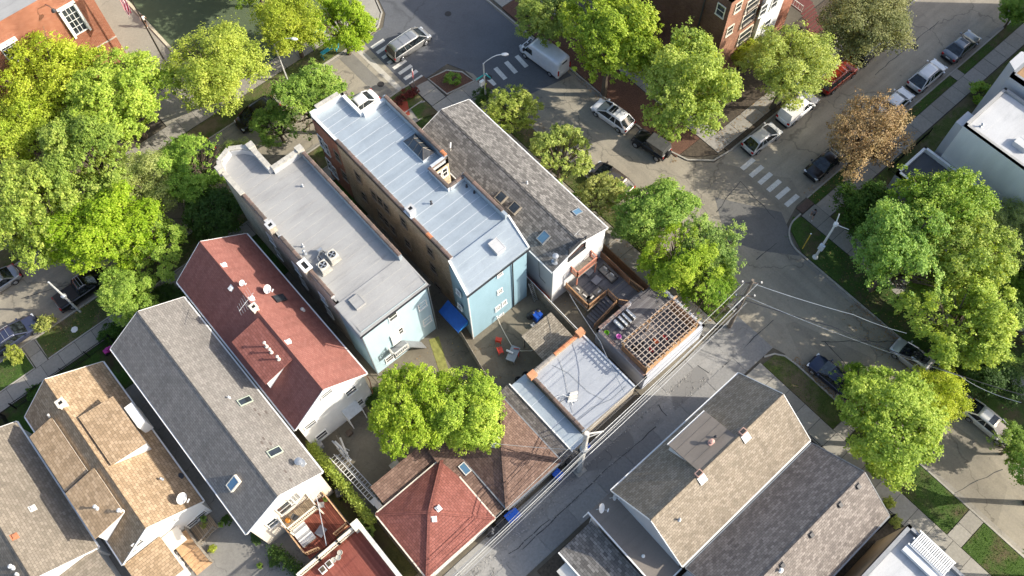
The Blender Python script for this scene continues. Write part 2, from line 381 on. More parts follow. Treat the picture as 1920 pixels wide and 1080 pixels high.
# concrete apron band and grey strip before the first zebra crossing
b = sheet('concrete_band', R(29.9, 30.5, 53.9, 61.9), .009, ground_mat('pale_band', (.46, .43, .37), .1, .4), t=.01)
sheet('road_patch', R(27.9, 29.4, 54.0, 61.9), .006, ground_mat('worn_patch', (.19, .18, .16), .12, .3), t=.01)
alley = sheet('alley', R(-60, 37.3, 8.0, 12.5), .003, ASPH_ROUGH, t=.02)
def slabs(parent, x0, x1, y0, y1, nx, ny, z, t=.1, mt=None, gap=.012, seed=0, name='slab'):
    mt = mt or SLABM; dx, dy = (x1 - x0) / nx, (y1 - y0) / ny
    key = 'slab%.2f%.2f' % (dx, dy)
    me = MB().box(-dx / 2 + gap, dx / 2 - gap, -dy / 2 + gap, dy / 2 - gap, -t, 0).mesh('slab', mt)
    r = random.Random(seed)
    sp = [(x0 + dx * (i + .5), y0 + dy * (j + .5), z + r.uniform(-.006, .008)) for i in range(nx) for j in range(ny)]
    pieces(name, me, sp, parent)
slabs(alley, -14, 37.2, 8.02, 9.75, 15, 1, .03, .04, SLABA, .02)
slabs(alley, -14, 37.2, 11.35, 12.5, 15, 1, .03, .04, SLABA, .02)
def walk(pts, z=.1):
    return sheet('sidewalk', pts, z - .012, plain('joint', (.06, .055, .05), .9), t=.15)
def sw(x0, x1, y0, y1, nx, ny, seed=0):
    p = walk(R(x0, x1, y0, y1)); slabs(p, x0, x1, y0, y1, nx, ny, .1, .06, None, .02, seed); return p
sw(33.3, 35.2, 12.9, 45.9, 1, 18, 1)
sw(33.2, 35.3, -22, 7.8, 1, 17, 2)
sw(49.9, 51.9, -30, 15.4, 1, 24, 3)
sw(51.9, 96, 13.5, 15.3, 24, 1, 4)
sw(49.3, 76, 25.9, 27.7, 15, 1, 5)
sw(49.3, 51.1, 27.7, 60, 1, 17, 6)
sw(-26, 31.2, 49.5, 51.2, 33, 1, 7)
sw(-14.3, -13.1, 51.2, 53.9, 1, 2, 8)
sw(35.3, 37.6, -1.9, -.6, 2, 1, 9)
sw(35.3, 38.4, -14.0, -12.6, 2, 1, 10)
sw(74.9, 76.2, 15.3, 16.3, 1, 1, 11)
sw(-30, 32, 64.6, 66.6, 34, 1, 12)
sw(31.3, 37.0, 45.9, 50.0, 3, 2, 13)
p = walk([(31.3, 50.02), (33.4, 50.02), (33.2, 53.0), (31.3, 53.6)]); slabs(p, 31.35, 33.2, 50.05, 53.2, 1, 2, .1, .06, None, .02, 14)
sheet('sidewalk', [(31.6, 62.9), (34, 62.9), (35.2, 64.1), (36.0, 66.3), (36.0, 120), (32.02, 120), (32.02, 66.6), (31.6, 64.6)], .1, CONC, t=.15)
sheet('sidewalk', R(45.9, 49.2, 55.5, 120), .1, CONC, t=.15)
sheet('lawn', R(35.3, 37.4, 12.9, 45.8), .09, GRASS2, t=.15)
sheet('lawn', [(35.35, -.55), (37.5, -.55), (37.45, 6.6), (37.0, 7.4), (35.35, 7.5)], .09, GRASS2, t=.15)
sheet('lawn', [(35.35, -12.55), (38.4, -12.55), (38.4, -7), (37.5, -2), (35.35, -1.95)], .09, GRASS, t=.15)
sheet('lawn', R(35.35, 38.4, -40, -14.05), .09, GRASS, t=.15)
sheet('lawn', [(46.75, -40), (49.85, -40), (49.85, 15.2), (49.2, 15.9), (47.9, 15.0), (46.8, 12.6)], .09, GRASS, t=.15)
sheet('lawn', R(51.95, 74.85, 15.35, 16.3), .09, GRASS, t=.15)
sheet('lawn', R(76.25, 120, 15.35, 16.3), .09, GRASS, t=.15)
sheet('lawn', R(-13.05, 31.2, 51.3, 53.85), .09, GRASS2, t=.15)
sheet('lawn', R(-40, -14.35, 51.3, 53.85), .09, GRASS, t=.15)
sheet('lawn', R(-60, 31.3, 62.45, 64.55), .09, GRASS2, t=.15)
sheet('mulch_bed', R(45.8, 49.25, 28.4, 55.4), .08, MULCH, t=.15)
sheet('mulch_bed', R(51.15, 76, 27.75, 32), .08, SOIL, t=.15)
sheet('mulch_bed', R(50.2, 76, 25.4, 25.85), .08, SOIL, t=.15)
sheet('mulch_bed', [(47.4, 27.0), (49.25, 25.8), (49.25, 28.35), (46.2, 28.35)], .08, SOIL, t=.15)
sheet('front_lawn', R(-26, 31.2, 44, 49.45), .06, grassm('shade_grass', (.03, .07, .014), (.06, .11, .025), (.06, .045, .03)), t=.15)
sheet('front_lawn', R(52, 110, -20, 13.4), .06, GRASS2, t=.15)
sheet('lawn', [(29.2, 49.7), (31.25, 48.9), (31.25, 50.9), (29.5, 51.6)], .13, GRASS, t=.05)
# play field and path, upper left
sheet('path', R(9.0, 14.7, 66.65, 130), .05, ground_mat('beige_path', (.31, .29, .235), .08, .25, .2, .1), t=.15)
sheet('field', R(15.1, 31.9, 66.7, 130), .05, TURF, t=.15)
structure(MB().box(14.72, 15.05, 66.7, 130, -.02, .16), 'kerb', plain('cream_kerb', (.55, .5, .36), .8))
# yards
sheet('yard', R(8.2, 25.0, 19.9, 47), .03, CONC_Y, t=.1)
sheet('yard', R(-.4, 8.15, 19.6, 47), .031, CONC_Y, t=.1)
sheet('yard', R(-27, -.45, 13.5, 44), .032, CONC_G, t=.1)
sheet('yard', R(25.05, 33.25, 12.6, 44), .034, CONC_Y, t=.1)
sheet('yard', R(8, 33, -30, 7.7), .02, SOIL, t=.1)
sheet('yard_grass', [(-1.2, 19.6), (-.5, 19.6), (-.5, 14), (.6, 14), (.6, 26), (-1.2, 26)], .05, grassm('mossy', (.05, .055, .02), (.08, .08, .035), (.07, .055, .035)), t=.1)
sheet('yard_grass', [(14.3, 29.5), (15.2, 29.2), (13.4, 25.2), (12.7, 25.6)], .05, plain('moss', (.22, .22, .06), .9, var=.25), t=.1)
sheet('mulch_bed', R(31.3, 33.25, 29, 45.8), .08, MULCH, t=.1)
def kerb(pts, wd=.16, h=.13, mt=None, closed=False):
    P = [Vector((*p, 0)) for p in pts]; n = len(P); mb = MB(); L = []; Rr = []
    for i in range(n):
        a = P[i - 1] if (i or closed) else P[i]; c = P[(i + 1) % n] if (i < n - 1 or closed) else P[i]
        d = (c - a).normalized(); nn = Vector((-d.y, d.x, 0)) * wd / 2; L.append(P[i] + nn); Rr.append(P[i] - nn)
    for i in range(n if closed else n - 1):
        j = (i + 1) % n; q = [(L[i].x, L[i].y), (L[j].x, L[j].y), (Rr[j].x, Rr[j].y), (Rr[i].x, Rr[i].y)]; q.reverse()
        mb.prism(q, -.02, h)
    return structure(mb, 'kerb', mt or KERBM)
def arc(cx, cy, r, a0, a1, n=8): return [(cx + r * math.cos(math.radians(a0 + (a1 - a0) * i / n)), cy + r * math.sin(math.radians(a0 + (a1 - a0) * i / n))) for i in range(n + 1)]
kerb([(46.65, -40), (46.6, 12.2)] + arc(49.3, 12.9, 2.7, 175, 100, 8) + [(50.0, 15.6)])
kerb([(51.9, 16.38), (120, 16.38)]); kerb([(50.3, 25.28), (110, 25.28)])
kerb([(36.0, 7.9), (36.9, 7.5), (37.45, 6.7), (37.6, 5.5), (37.6, 0), (38.5, -5.5), (38.5, -40)])
kerb([(50.3, 25.3), (48.3, 25.6), (46.4, 27.4), (45.65, 30), (45.6, 44), (45.35, 58), (45.3, 120)])
kerb([(37.35, 12.7), (37.4, 44.5), (37.1, 46)]); kerb([(-60, 62.3), (31.0, 62.3), (33.8, 62.6), (35.4, 64.0), (36.2, 66.3), (36.25, 120)])
kerb([(-60, 53.98), (30.5, 53.98), (31.3, 53.9)]); kerb([(-13.0, 53.8), (-13.0, 51.28), (31.0, 51.28)], .12, .14); kerb([(-14.4, 53.8), (-14.4, 51.28), (-19, 51.28)], .12, .14)
pl = [(35.5, 52.7), (33.3, 53.1), (33.5, 50.2), (36.8, 49.6), (36.6, 51.4)]
sheet('mulch_bed', pl, .12, MULCH, t=.1); kerb(pl, .16, .17, closed=True)
sheet('mulch_bed', [(28.0, 51.1), (28.9, 50.7), (29.8, 52.3), (28.9, 52.9)], .13, MULCHR, t=.06)
for pts in ([(50.2, 15.5), (51.9, 15.5), (51.9, 16.3), (50.2, 16.3)], [(37.0, 47.6), (37.0, 49.3), (37.9, 49.3), (37.9, 47.6)], [(31.35, 53.3), (33.2, 53.0), (33.2, 53.8), (31.35, 53.9)]):
    sheet('kerb_ramp', pts, .105, ground_mat('ramp_brick', (.13, .09, .07), .2, .4), t=.1)
# zebra crossings: each painted bar is its own piece
def zebra(road, A, B, n, along, wd, z, skip=()):
    """bars between point A and B (centres), each `along` long and `wd` wide"""
    A, B = Vector((*A, 0)), Vector((*B, 0)); d = (B - A).normalized(); q = Vector((-d.y, d.x, 0)); r = random.Random(4)
    for i in range(n):
        if i in skip: continue
        c = A.lerp(B, i / (n - 1)); u = d * wd / 2; v = q * along / 2
        mb = MB().prism([((c - u - v).x, (c - u - v).y), ((c + u - v).x, (c + u - v).y), ((c + u + v).x, (c + u + v).y), ((c - u + v).x, (c - u + v).y)], z - .004, z)
        mb.build('crosswalk_stripe', PAINT, road)
zebra(road_n, (32.3, 60.7), (32.3, 53.9), 8, 1.75, .42, .0135)
zebra(road_n, (38.2, 48.7), (45.2, 48.0), 6, 1.9, .5, .0135)
zebra(road_e, (50.6, 23.0), (50.6, 17.2), 6, 1.8, .5, .0095)
m = MB()
for (x, y) in ((42.2, 56.8), (29.3, 56.3), (37.2, 50.6), (74.5, 20.9)): m.lathe((x, y, .0), [(.001, .012), (.36, .012), (.36, .016), (.30, .02), (.29, .014), (.001, .018)], 18)
for k, (px, py) in enumerate(((840, 26), (714, 158), (850, 140), (916, 145), (1715, 88))):
    c = at(px, py); mm = MB().lathe((c.x, c.y, 0), [(.38, .0), (.38, .02), (.33, .024), (.31, .018), (.01, .022)], 18)
    tag(mm.build('manhole_cover', plain('cast_iron', (.05, .045, .042), .7, .3)), ['round iron manhole cover in the middle of the dark intersection', 'rusty round manhole cover beside the shadow of the stop sign', 'iron drain cover at the tip of the mulch planter kerb', 'round iron cover among the zebra bars below the lamp post', 'round iron cover on the shaded upper right street'][k], 'manhole cover')

# concrete gutter pans beside the kerbs
GUT = ground_mat('gutter_pan', (.27, .25, .215), .2, .6, .4, .5)
for r_ in (R(-60, 30, 54.02, 54.4), R(-60, 31, 61.85, 62.22), R(52, 120, 16.5, 16.9), R(50.6, 110, 24.85, 25.2), R(46.1, 46.52, -40, 12.2), R(37.7, 38.1, -.2, 5.6), R(38.6, 39.0, -40, -5.6), R(37.5, 37.9, 12.9, 44.4), R(45.1, 45.55, 30, 44)): sheet('gutter_pan', r_, .012, GUT, t=.01)

# tar-sealed joints and cracks that stand out in the street surface
TAR = plain('tar_seal', (.03, .03, .03), .6)
def seam(pts, wd=.07):
    r = random.Random(len(pts) + int(pts[0][0] * 7)); P = [Vector((*p, 0)) for p in pts]; out = []
    for a, b in zip(P, P[1:]):
        n = max(2, int((b - a).length / .8)); nn = (b - a).normalized(); nn = Vector((-nn.y, nn.x, 0))
        out += [a.lerp(b, k / n) + nn * r.uniform(-.09, .09) for k in range(n)]
    out.append(P[-1]); m = MB()
    for a, b in zip(out, out[1:]):
        d = (b - a).normalized(); q = Vector((-d.y, d.x, 0)) * wd * r.uniform(.3, .6); m.add([a - q + Vector((0, 0, .0125)), b - q + Vector((0, 0, .0125)), b + q + Vector((0, 0, .0125)), a + q + Vector((0, 0, .0125))], [(0, 1, 2, 3)])
    o = structure(m, 'tar_seam', TAR); return o
def px(*q): return [tuple(at(*p)[:2]) for p in q]
for L in (px((1388, 340), (1343, 398)), px((1388, 340), (1453, 410)), px((1455, 455), (1418, 487)), px((1545, 640), (1590, 690), (1600, 720)), px((1150, 700), (1235, 760), (1250, 780)), px((1060, 860), (1180, 740), (1330, 640)), px((980, 1030), (1110, 905), (1230, 800)), px((1180, 560), (1235, 605)), px((955, 1040), (1030, 975)), px((1355, 690), (1450, 600)), px((640, 160), (705, 250)), px((1640, 140), (1760, 40)), px((1710, 960), (1880, 880)), px((1250, 640), (1330, 700)), px((40, 560), (170, 520)), px((1820, 560), (1700, 640), (1540, 640))): seam(L)
# ------------------------------------------------------------------ building helpers
SH_GREY = shingle('grey_shingles', (.11, .105, .10), (.18, .172, .163), (.255, .243, .23), .34, .17)
SH_WARM = shingle('taupe_shingles', (.20, .185, .17), (.235, .22, .20), (.27, .25, .23), .34, .15, .3)
SH_TAN = shingle('tan_shingles', (.31, .22, .135), (.39, .28, .175), (.47, .345, .225), .32, .19, .4)
SH_RED = shingle('red_shingles', (.26, .105, .085), (.285, .12, .098), (.31, .135, .112), .3, .12, .2)
SH_RED2 = shingle('red_garage_shingles', (.235, .088, .07), (.27, .102, .082), (.305, .122, .10), .3, .17, .4)
SH_BRN = shingle('brown_shingles', (.15, .095, .072), (.19, .122, .095), (.235, .155, .12), .32, .17)
SH_BUFF = shingle('buff_shingles', (.215, .18, .138), (.265, .225, .175), (.315, .27, .215), .3, .15, .35)
SH_MIX = shingle('mixed_grey_shingles', (.16, .14, .128), (.215, .19, .172), (.28, .25, .228), .3, .15, .35)
SH_DTAN = shingle('drab_shingles', (.20, .172, .135), (.245, .21, .167), (.29, .25, .20), .32, .17, .3)
SH_OLIVE = shingle('shed_shingles', (.19, .165, .13), (.26, .23, .185), (.33, .295, .24), .3, .15)
SID_B = siding('blue_siding', (.25, .385, .46), .11)
SID_LB = siding('pale_blue_siding', (.43, .57, .63), .11)
SID_W = siding('white_siding', (.70, .70, .69), .13)
SID_C = siding('cream_siding', (.70, .63, .53), .13)
SID_G = siding('grey_siding', (.46, .47, .49), .14)
BR_RED = brickm('red_brick', (.36, .13, .09), (.44, .17, .115), (.52, .22, .15), (.3, .24, .19))
BR_NW = brickm('bright_red_brick', (.25, .085, .05), (.29, .105, .063), (.33, .135, .085), (.55, .36, .26), .32, .12)
BR_DRK = brickm('dark_and_shaded_brick', (.12, .06, .045), (.16, .08, .062), (.2, .105, .08), (.15, .11, .09))  # dark brick; also carries the shade on the apartments' unlit walls
BR_YEL = brickm('common_brick', (.48, .38, .27), (.58, .47, .34), (.68, .57, .43), (.28, .24, .19))
BR_TAN = brickm('grey_common_brick', (.36, .32, .27), (.45, .41, .35), (.54, .49, .42), (.3, .27, .23))
MEM_S = membrane('silver_roof_coating', (.42, .475, .51), (.36, .415, .455), .42, .35)
MEM_G = membrane('grey_roof_membrane', (.335, .333, .325), (.275, .273, .267), .7, .05)
MEM_W = membrane('white_roof_membrane', (.46, .465, .47), (.38, .39, .40), .5)
MEM_T = membrane('taupe_roll_roofing', (.19, .165, .142), (.155, .138, .12), .9)
COPE = tilecol('clay_coping', (.11, .088, .075), (.145, .112, .095), (.185, .128, .105), .6)
ORG = tilecol('orange_clay_coping', (.45, .18, .085), (.52, .22, .11), (.56, .28, .16), .6)
FLASH = plain('flashing', (.66, .69, .72), .35, .35, .1)
DECKR = planks('red_deck_boards', (.24, .075, .05), .14)
DECKG = planks('grey_deck_boards', (.15, .14, .145), .14, 'u')
DECKT = planks('tan_deck_boards', (.36, .28, .19), .14)
WOOD = plain('cedar_wood', (.36, .20, .10), .8, var=.3, sc=4)
WOODL = plain('light_cedar', (.52, .33, .18), .8, var=.25, sc=4)
WOODR = plain('salmon_wood', (.50, .20, .13), .8, var=.25, sc=4)
WOODG = plain('weathered_wood', (.24, .21, .17), .85, var=.3, sc=4)

def wall_window(par, axis, plane, px, py, w=.9, h=1.3, out=1, frame=None, sash=True, name='window', depth=.05, grid=None):
    """window in a wall: axis 'x' = wall plane x const (faces out*X), 'y' = plane y const. centre seen at (px,py)."""
    if axis == 'y': c = aty(px, py, plane); ux, vx = Vector((1, 0, 0)), Vector((0, out, 0))
    else: c = atx(px, py, plane); ux, vx = Vector((0, 1, 0)), Vector((out, 0, 0))
    return window_at(par, c, ux, vx, w, h, frame, sash, name, grid)
def window_at(par, c, ux, nx, w, h, frame=None, sash=True, name='window', grid=None):
    c = Vector(c); up = Vector((0, 0, 1)); frame = frame or WHITE
    f = MB(); t = .09
    def bx(mb, u0, u1, v0, v1, d0, d1):
        pts = [c + ux * u + up * v + nx * d for d in (d0, d1) for (u, v) in ((u0, v0), (u1, v0), (u1, v1), (u0, v1))]
        mb.add(pts, [(3, 2, 1, 0), (4, 5, 6, 7), (0, 1, 5, 4), (1, 2, 6, 5), (2, 3, 7, 6), (3, 0, 4, 7)])
    W, H = w / 2, h / 2
    bx(f, -W - t, W + t, H, H + t, -.02, .06); bx(f, -W - t * 1.4, W + t * 1.4, -H - t, -H, -.02, .11)
    bx(f, -W - t, -W, -H, H, -.02, .06); bx(f, W, W + t, -H, H, -.02, .06)
    fo = f.build(name, frame, par)
    g = MB(); bx(g, -W, W, -H, H, -.02, .012); g.build('pane', GLASS, fo)
    s = MB()
    if grid:
        for i in range(1, grid[0]): u = -W + w * i / grid[0]; bx(s, u - .025, u + .025, -H, H, .012, .035)
        for j in range(1, grid[1]): v = -H + h * j / grid[1]; bx(s, -W, W, v - .025, v + .025, .013, .04)
    elif sash: bx(s, -W, W, -.03, .03, .012, .045)
    if s.v: s.build('sash', frame, fo)
    return fo
def gutter(par, a, b, mt=None, name='gutter'):
    return MB().bar(a, b, .12, .11).build(name, mt or WHITE, par)
def gable(name, label, cat, x0, x1, y0, y1, ze, zr, axis='y', wall=None, roof=None, oh=.3, base=0, ridge=None, wallmats=None, gut=None, group=None, t=.12, ridge_cap=None, roof2=None):
    """gabled house; x0..x1,y0..y1 is the ROOF outline; walls sit `oh` inside. ridge along `axis`."""
    root = thing(name, label, cat, ((x0 + x1) / 2, (y0 + y1) / 2, base), group=group)
    sw_ = axis == 'x'
    def P(a, b, z): return (b, a, z) if sw_ else (a, b, z)       # a across the ridge, b along it
    a0, a1, b0, b1 = (y0, y1, x0, x1) if sw_ else (x0, x1, y0, y1)
    rc = ridge if ridge is not None else (a0 + a1) / 2
    def zat(a): return (ze + (zr - ze) * (a - a0) / (rc - a0)) if a <= rc else (ze + (zr - ze) * (a1 - a) / (a1 - rc))
    wa0, wa1, wb0, wb1 = a0 + oh, a1 - oh, b0 + oh * .5, b1 - oh * .5
    zw0, zw1 = zat(wa0) - t * 1.05, zat(wa1) - t * 1.05; zrr = zr - t * 1.05
    m = MB()
    for bb in (wb0, wb1): m.poly([P(wa0, bb, base), P(wa1, bb, base), P(wa1, bb, zw1), P(rc, bb, zrr), P(wa0, bb, zw0)] if (bb == wb0) ^ sw_ else [P(wa0, bb, zw0), P(rc, bb, zrr), P(wa1, bb, zw1), P(wa1, bb, base), P(wa0, bb, base)], 0)
    m.poly([P(wa0, wb0, base), P(wa0, wb0, zw0), P(wa0, wb1, zw0), P(wa0, wb1, base)][::(-1 if sw_ else 1)], 1)
    m.poly([P(wa1, wb0, base), P(wa1, wb1, base), P(wa1, wb1, zw1), P(wa1, wb0, zw1)][::(-1 if sw_ else 1)], 1)
    wm = wallmats or [wall, wall]
    m.build('wall', wm, root)
    for s in (0, 1):
        ea = a0 if s == 0 else a1
        MB().slab([P(ea, b0, ze), P(ea, b1, ze), P(rc, b1, zr), P(rc, b0, zr)], t).build('roof_slope', (roof2 or roof) if s == 1 else roof, root)
        for (q0, q1) in (((ea, b0 - .025, ze - .1), (rc, b0 - .025, zr - .1)), ((ea, b1 + .025, ze - .1), (rc, b1 + .025, zr - .1))):
            MB().bar(P(*q0), P(*q1), .05, .2).build('bargeboard', gut or WHITE, root)
        sgn = -1 if s == 0 else 1
        gutter(root, P(ea + sgn * .06, b0, ze - .1), P(ea + sgn * .06, b1, ze - .1), gut)
    # ridge cap tiles, each a piece
    n = max(4, int((b1 - b0) / .9)); L = (b1 - b0) / n
    sl = (zr - ze) / (rc - a0); hw = .14
    me = MB()
    pts = [P(-hw, -L / 2 - .01, -hw * sl * 1.0), P(0, -L / 2 - .01, .0), P(hw, -L / 2 - .01, -hw * sl), P(-hw, L / 2, -hw * sl), P(0, L / 2, 0), P(hw, L / 2, -hw * sl)]
    pts2 = [(p[0], p[1], p[2] + .03) for p in pts]
    me.add(pts2, [(0, 3, 4, 1), (1, 4, 5, 2), (0, 1, 2), (3, 5, 4)] if not sw_ else [(1, 4, 3, 0), (2, 5, 4, 1), (2, 1, 0), (4, 5, 3)])
    me.add(pts + pts2, [(0, 6, 9, 3), (2, 5, 11, 8)])
    pieces('ridge_tile', me.mesh('ridge_tile', ridge_cap or roof), [P(rc, b0 + L * (i + .5), zr) for i in range(n)], root)
    root['_z'] = 0
    del root['_z']
    return root, zat
def slope_box(par, name, c, n, u, lw, ll, h, mats, frame=.07):
    """skylight: curb box on a slope. c centre on the roof plane, n normal, u = level direction; lw along u, ll down the slope"""
    c = Vector(c); n = Vector(n).normalized(); u = Vector(u).normalized(); v = n.cross(u)
    def P(a, b, d): return c + u * a + v * b + n * d
    m = MB(); W, L = lw / 2, ll / 2
    for (a0, a1, b0, b1) in ((-W, W, L - frame, L), (-W, W, -L, -L + frame), (-W, -W + frame, -L + frame, L - frame), (W - frame, W, -L + frame, L - frame)):
        m.add([P(a, b, d) for d in (-.05, h) for (a, b) in ((a0, b0), (a1, b0), (a1, b1), (a0, b1))], [(3, 2, 1, 0), (4, 5, 6, 7), (0, 1, 5, 4), (1, 2, 6, 5), (2, 3, 7, 6), (3, 0, 4, 7)])
    fo = m.build(name, mats[0], par)
    q = MB(); a, b = W - frame, L - frame
    q.add([P(x, y, d) for d in (-.04, h - .02) for (x, y) in ((-a, -b), (a, -b), (a, b), (-a, b))], [(3, 2, 1, 0), (4, 5, 6, 7), (0, 1, 5, 4), (1, 2, 6, 5), (2, 3, 7, 6), (3, 0, 4, 7)])
    q.build('pane', mats[1], fo); return fo
def pipe_vent(par, c, h=.45, r=.06, mt=None, cap=True, name='vent_pipe'):
    m = MB().lathe(c, [(r * 2.4, -.1), (r * 2.4, .02), (r, .06), (r, h)], 10)
    if cap: m.lathe((c[0], c[1], c[2] + h + .03), [(r * .5, -.05), (r * 1.9, 0), (r * 1.9, .05), (r * .4, .12)], 10)
    return m.build(name, mt or STEEL, par, smooth=False)
def box_vent(par, c, n, mt=None, s=.3):
    n = Vector(n).normalized(); u = Vector((-n.y, n.x, 0)).normalized() if abs(n.z) < .999 else Vector((1, 0, 0)); v = n.cross(u); c = Vector(c); m = MB()
    P = lambda a, b, d: c + u * a + v * b + n * d
    m.add([P(-s * .7, -s * .7, -.02), P(s * .7, -s * .7, -.02), P(s * .7, s * .7, -.02), P(-s * .7, s * .7, -.02), P(-s * .7, -s * .7, .02), P(s * .7, -s * .7, .02), P(s * .7, s * .7, .02), P(-s * .7, s * .7, .02)], [(3, 2, 1, 0), (4, 5, 6, 7), (0, 1, 5, 4), (1, 2, 6, 5), (2, 3, 7, 6), (3, 0, 4, 7)])
    m.add([P(-s / 2, -s / 2, .02), P(s / 2, -s / 2, .02), P(s / 2, s / 2, .02), P(-s / 2, s / 2, .02), P(-s / 2.2, -s / 2, .2), P(s / 2.2, -s / 2, .2), P(s / 2.4, s / 2.5, .12), P(-s / 2.4, s / 2.5, .12)], [(4, 5, 6, 7), (0, 1, 5, 4), (1, 2, 6, 5), (2, 3, 7, 6), (3, 0, 4, 7)])
    return m.build('roof_vent', mt or WHITE, par)
def chimney(par, c, sx, sy, h, mt, top=None, flue=True, name='chimney'):
    m = MB().box(c[0] - sx / 2, c[0] + sx / 2, c[1] - sy / 2, c[1] + sy / 2, c[2] - .8, c[2] + h)
    o = m.build(name, mt, par)
    t = MB(); e = .06; w_ = .1; z0, z1 = c[2] + h, c[2] + h + .1; X0, X1, Y0, Y1 = c[0] - sx / 2 - e, c[0] + sx / 2 + e, c[1] - sy / 2 - e, c[1] + sy / 2 + e; k = min(sx, sy) * .32
    t.box(X0, X1, Y0, Y0 + k, z0, z1); t.box(X0, X1, Y1 - k, Y1, z0, z1); t.box(X0, X0 + k, Y0 + k, Y1 - k, z0, z1); t.box(X1 - k, X1, Y0 + k, Y1 - k, z0, z1)
    t.build('chimney_cap', top or STONE, o)
    MB().box(X0 + k, X1 - k, Y0 + k, Y1 - k, z0 - .3, z0 + .01).build('flue', BLACK, o); return o
def dish(label, base, z, aim=-100, s=1.0, mt=None):
    """satellite dish on a mast: reflector, feed arm with head, mast, bracket foot"""
    root = thing('satellite_dish', label, 'satellite dish', (base[0], base[1], z))
    mt = mt or plain('dish_grey', (.6, .6, .6), .5)
    c = Vector((base[0], base[1], z)); a = math.radians(aim); d = Vector((math.cos(a) * .8, math.sin(a) * .8, .6)).normalized()
    MB().tube([c + Vector((.0, 0, 0)), c + Vector((0, 0, .55 * s))], .03, 6).build('mast', mt, root)
    MB().tube([c + Vector((.25, .15, 0)), c + Vector((0, 0, .35 * s))], .018, 5).tube([c + Vector((-.2, .2, 0)), c + Vector((0, 0, .35 * s))], .018, 5).build('brace', mt, root)
    u = d.cross(Vector((0, 0, 1))).normalized(); v = u.cross(d); k = c + Vector((0, 0, .62 * s)) + d * .05; m = MB(); N, R_ = 16, .36 * s
    vs = [k]; fs = []
    for r, dep in ((.5, .02), (1, .09)):
        vs += [k + (u * math.cos(2 * math.pi * i / N) * 1.1 + v * math.sin(2 * math.pi * i / N)) * R_ * r + d * dep * s for i in range(N)]
    fs += [(0, 1 + i, 1 + (i + 1) % N) for i in range(N)] + [(1 + i, 1 + N + i, 1 + N + (i + 1) % N, 1 + (i + 1) % N) for i in range(N)]
    m.add(vs, fs); vs2 = [p - d * .015 for p in vs]; m.add(vs2, [tuple(reversed(f)) for f in fs]); m.build('reflector', mt, root, smooth=True)
    e = k + d * .5 * s - v * .28 * s
    MB().tube([k - v * R_, e], .016, 5).build('feed_arm', mt, root); MB().bar(e - u * .14 * s, e + u * .14 * s, .09, .09).build('feed_head', mt, root)
    return root
def rails(root, pts, z0, z1, mt, spacing=.16, post=.09, name='railing', bal=.035, top=.1, parent_name='railing', pickets=True):
    """railing along a polyline: top rail, bottom rail, posts and single balusters"""
    for i in range(len(pts) - 1):
        a, b = Vector((*pts[i][:2], pts[i][2] if len(pts[i]) > 2 else 0)), Vector((*pts[i + 1][:2], pts[i + 1][2] if len(pts[i + 1]) > 2 else 0))
        L = (b - a).length; up = Vector((0, 0, 1)); m = MB()
        m.bar(a + up * (z1 - .03), b + up * (z1 - .03), top, .06)
        r = m.build(name, mt, root); MB().bar(a + up * (z0 + .1), b + up * (z0 + .1), .06, .06).build('bottom_rail', mt, r)
        for p in (a, b): MB().box(p.x - post / 2, p.x + post / 2, p.y - post / 2, p.y + post / 2, p.z + z0, p.z + z1 + .06).build('post', mt, r)
        if pickets:
            n = max(1, int(L / spacing)); me = MB().box(-bal / 2, bal / 2, -bal / 2, bal / 2, 0, z1 - z0 - .16).mesh('baluster', mt)
            sp = [a.lerp(b, (k + .5) / n) + up * (z0 + .12) for k in range(n)]
            pieces('baluster', me, sp, r)
def coping(par, a, b, mt=None, L=.62, wd=.36, h=.13, orange=()):
    a, b = Vector(a), Vector(b); d = b - a; n = max(1, round(d.length / L)); l = d.length / n; ang = math.atan2(d.y, d.x)
    def mk(mt_):
        m = MB(); q = [(-wd / 2, 0), (-wd / 2, h * .55), (-wd / 4, h), (wd / 4, h), (wd / 2, h * .55), (wd / 2, 0)]
        for (e0, e1, g) in ((-l / 2 + .006, l / 2 - .07, 1.0), (l / 2 - .07, l / 2 - .004, 1.14)):
            vs = [(e0, y * g, z * g) for y, z in q] + [(e1, y * g, z * g) for y, z in q]; k = len(q)
            m.add(vs, [(i, i + k, (i + 1) % k + k, (i + 1) % k)[::-1] for i in range(k)] + [tuple(reversed(range(k)))[::-1], tuple(reversed(range(k, 2 * k)))])
        return m.mesh('coping_tile', mt_)
    me = mk(mt or COPE); mo = mk(ORG) if orange else me
    off = OFF[par.name]
    for i in range(n):
        o = bpy.data.objects.new('coping_tile', mo if i in orange else me); COL.objects.link(o); o.parent = par
        o.location = a.lerp(b, (i + .5) / n) - off; o.rotation_euler = (0, 0, ang)
        if i in orange: o['label'] = 'orange clay coping tile'
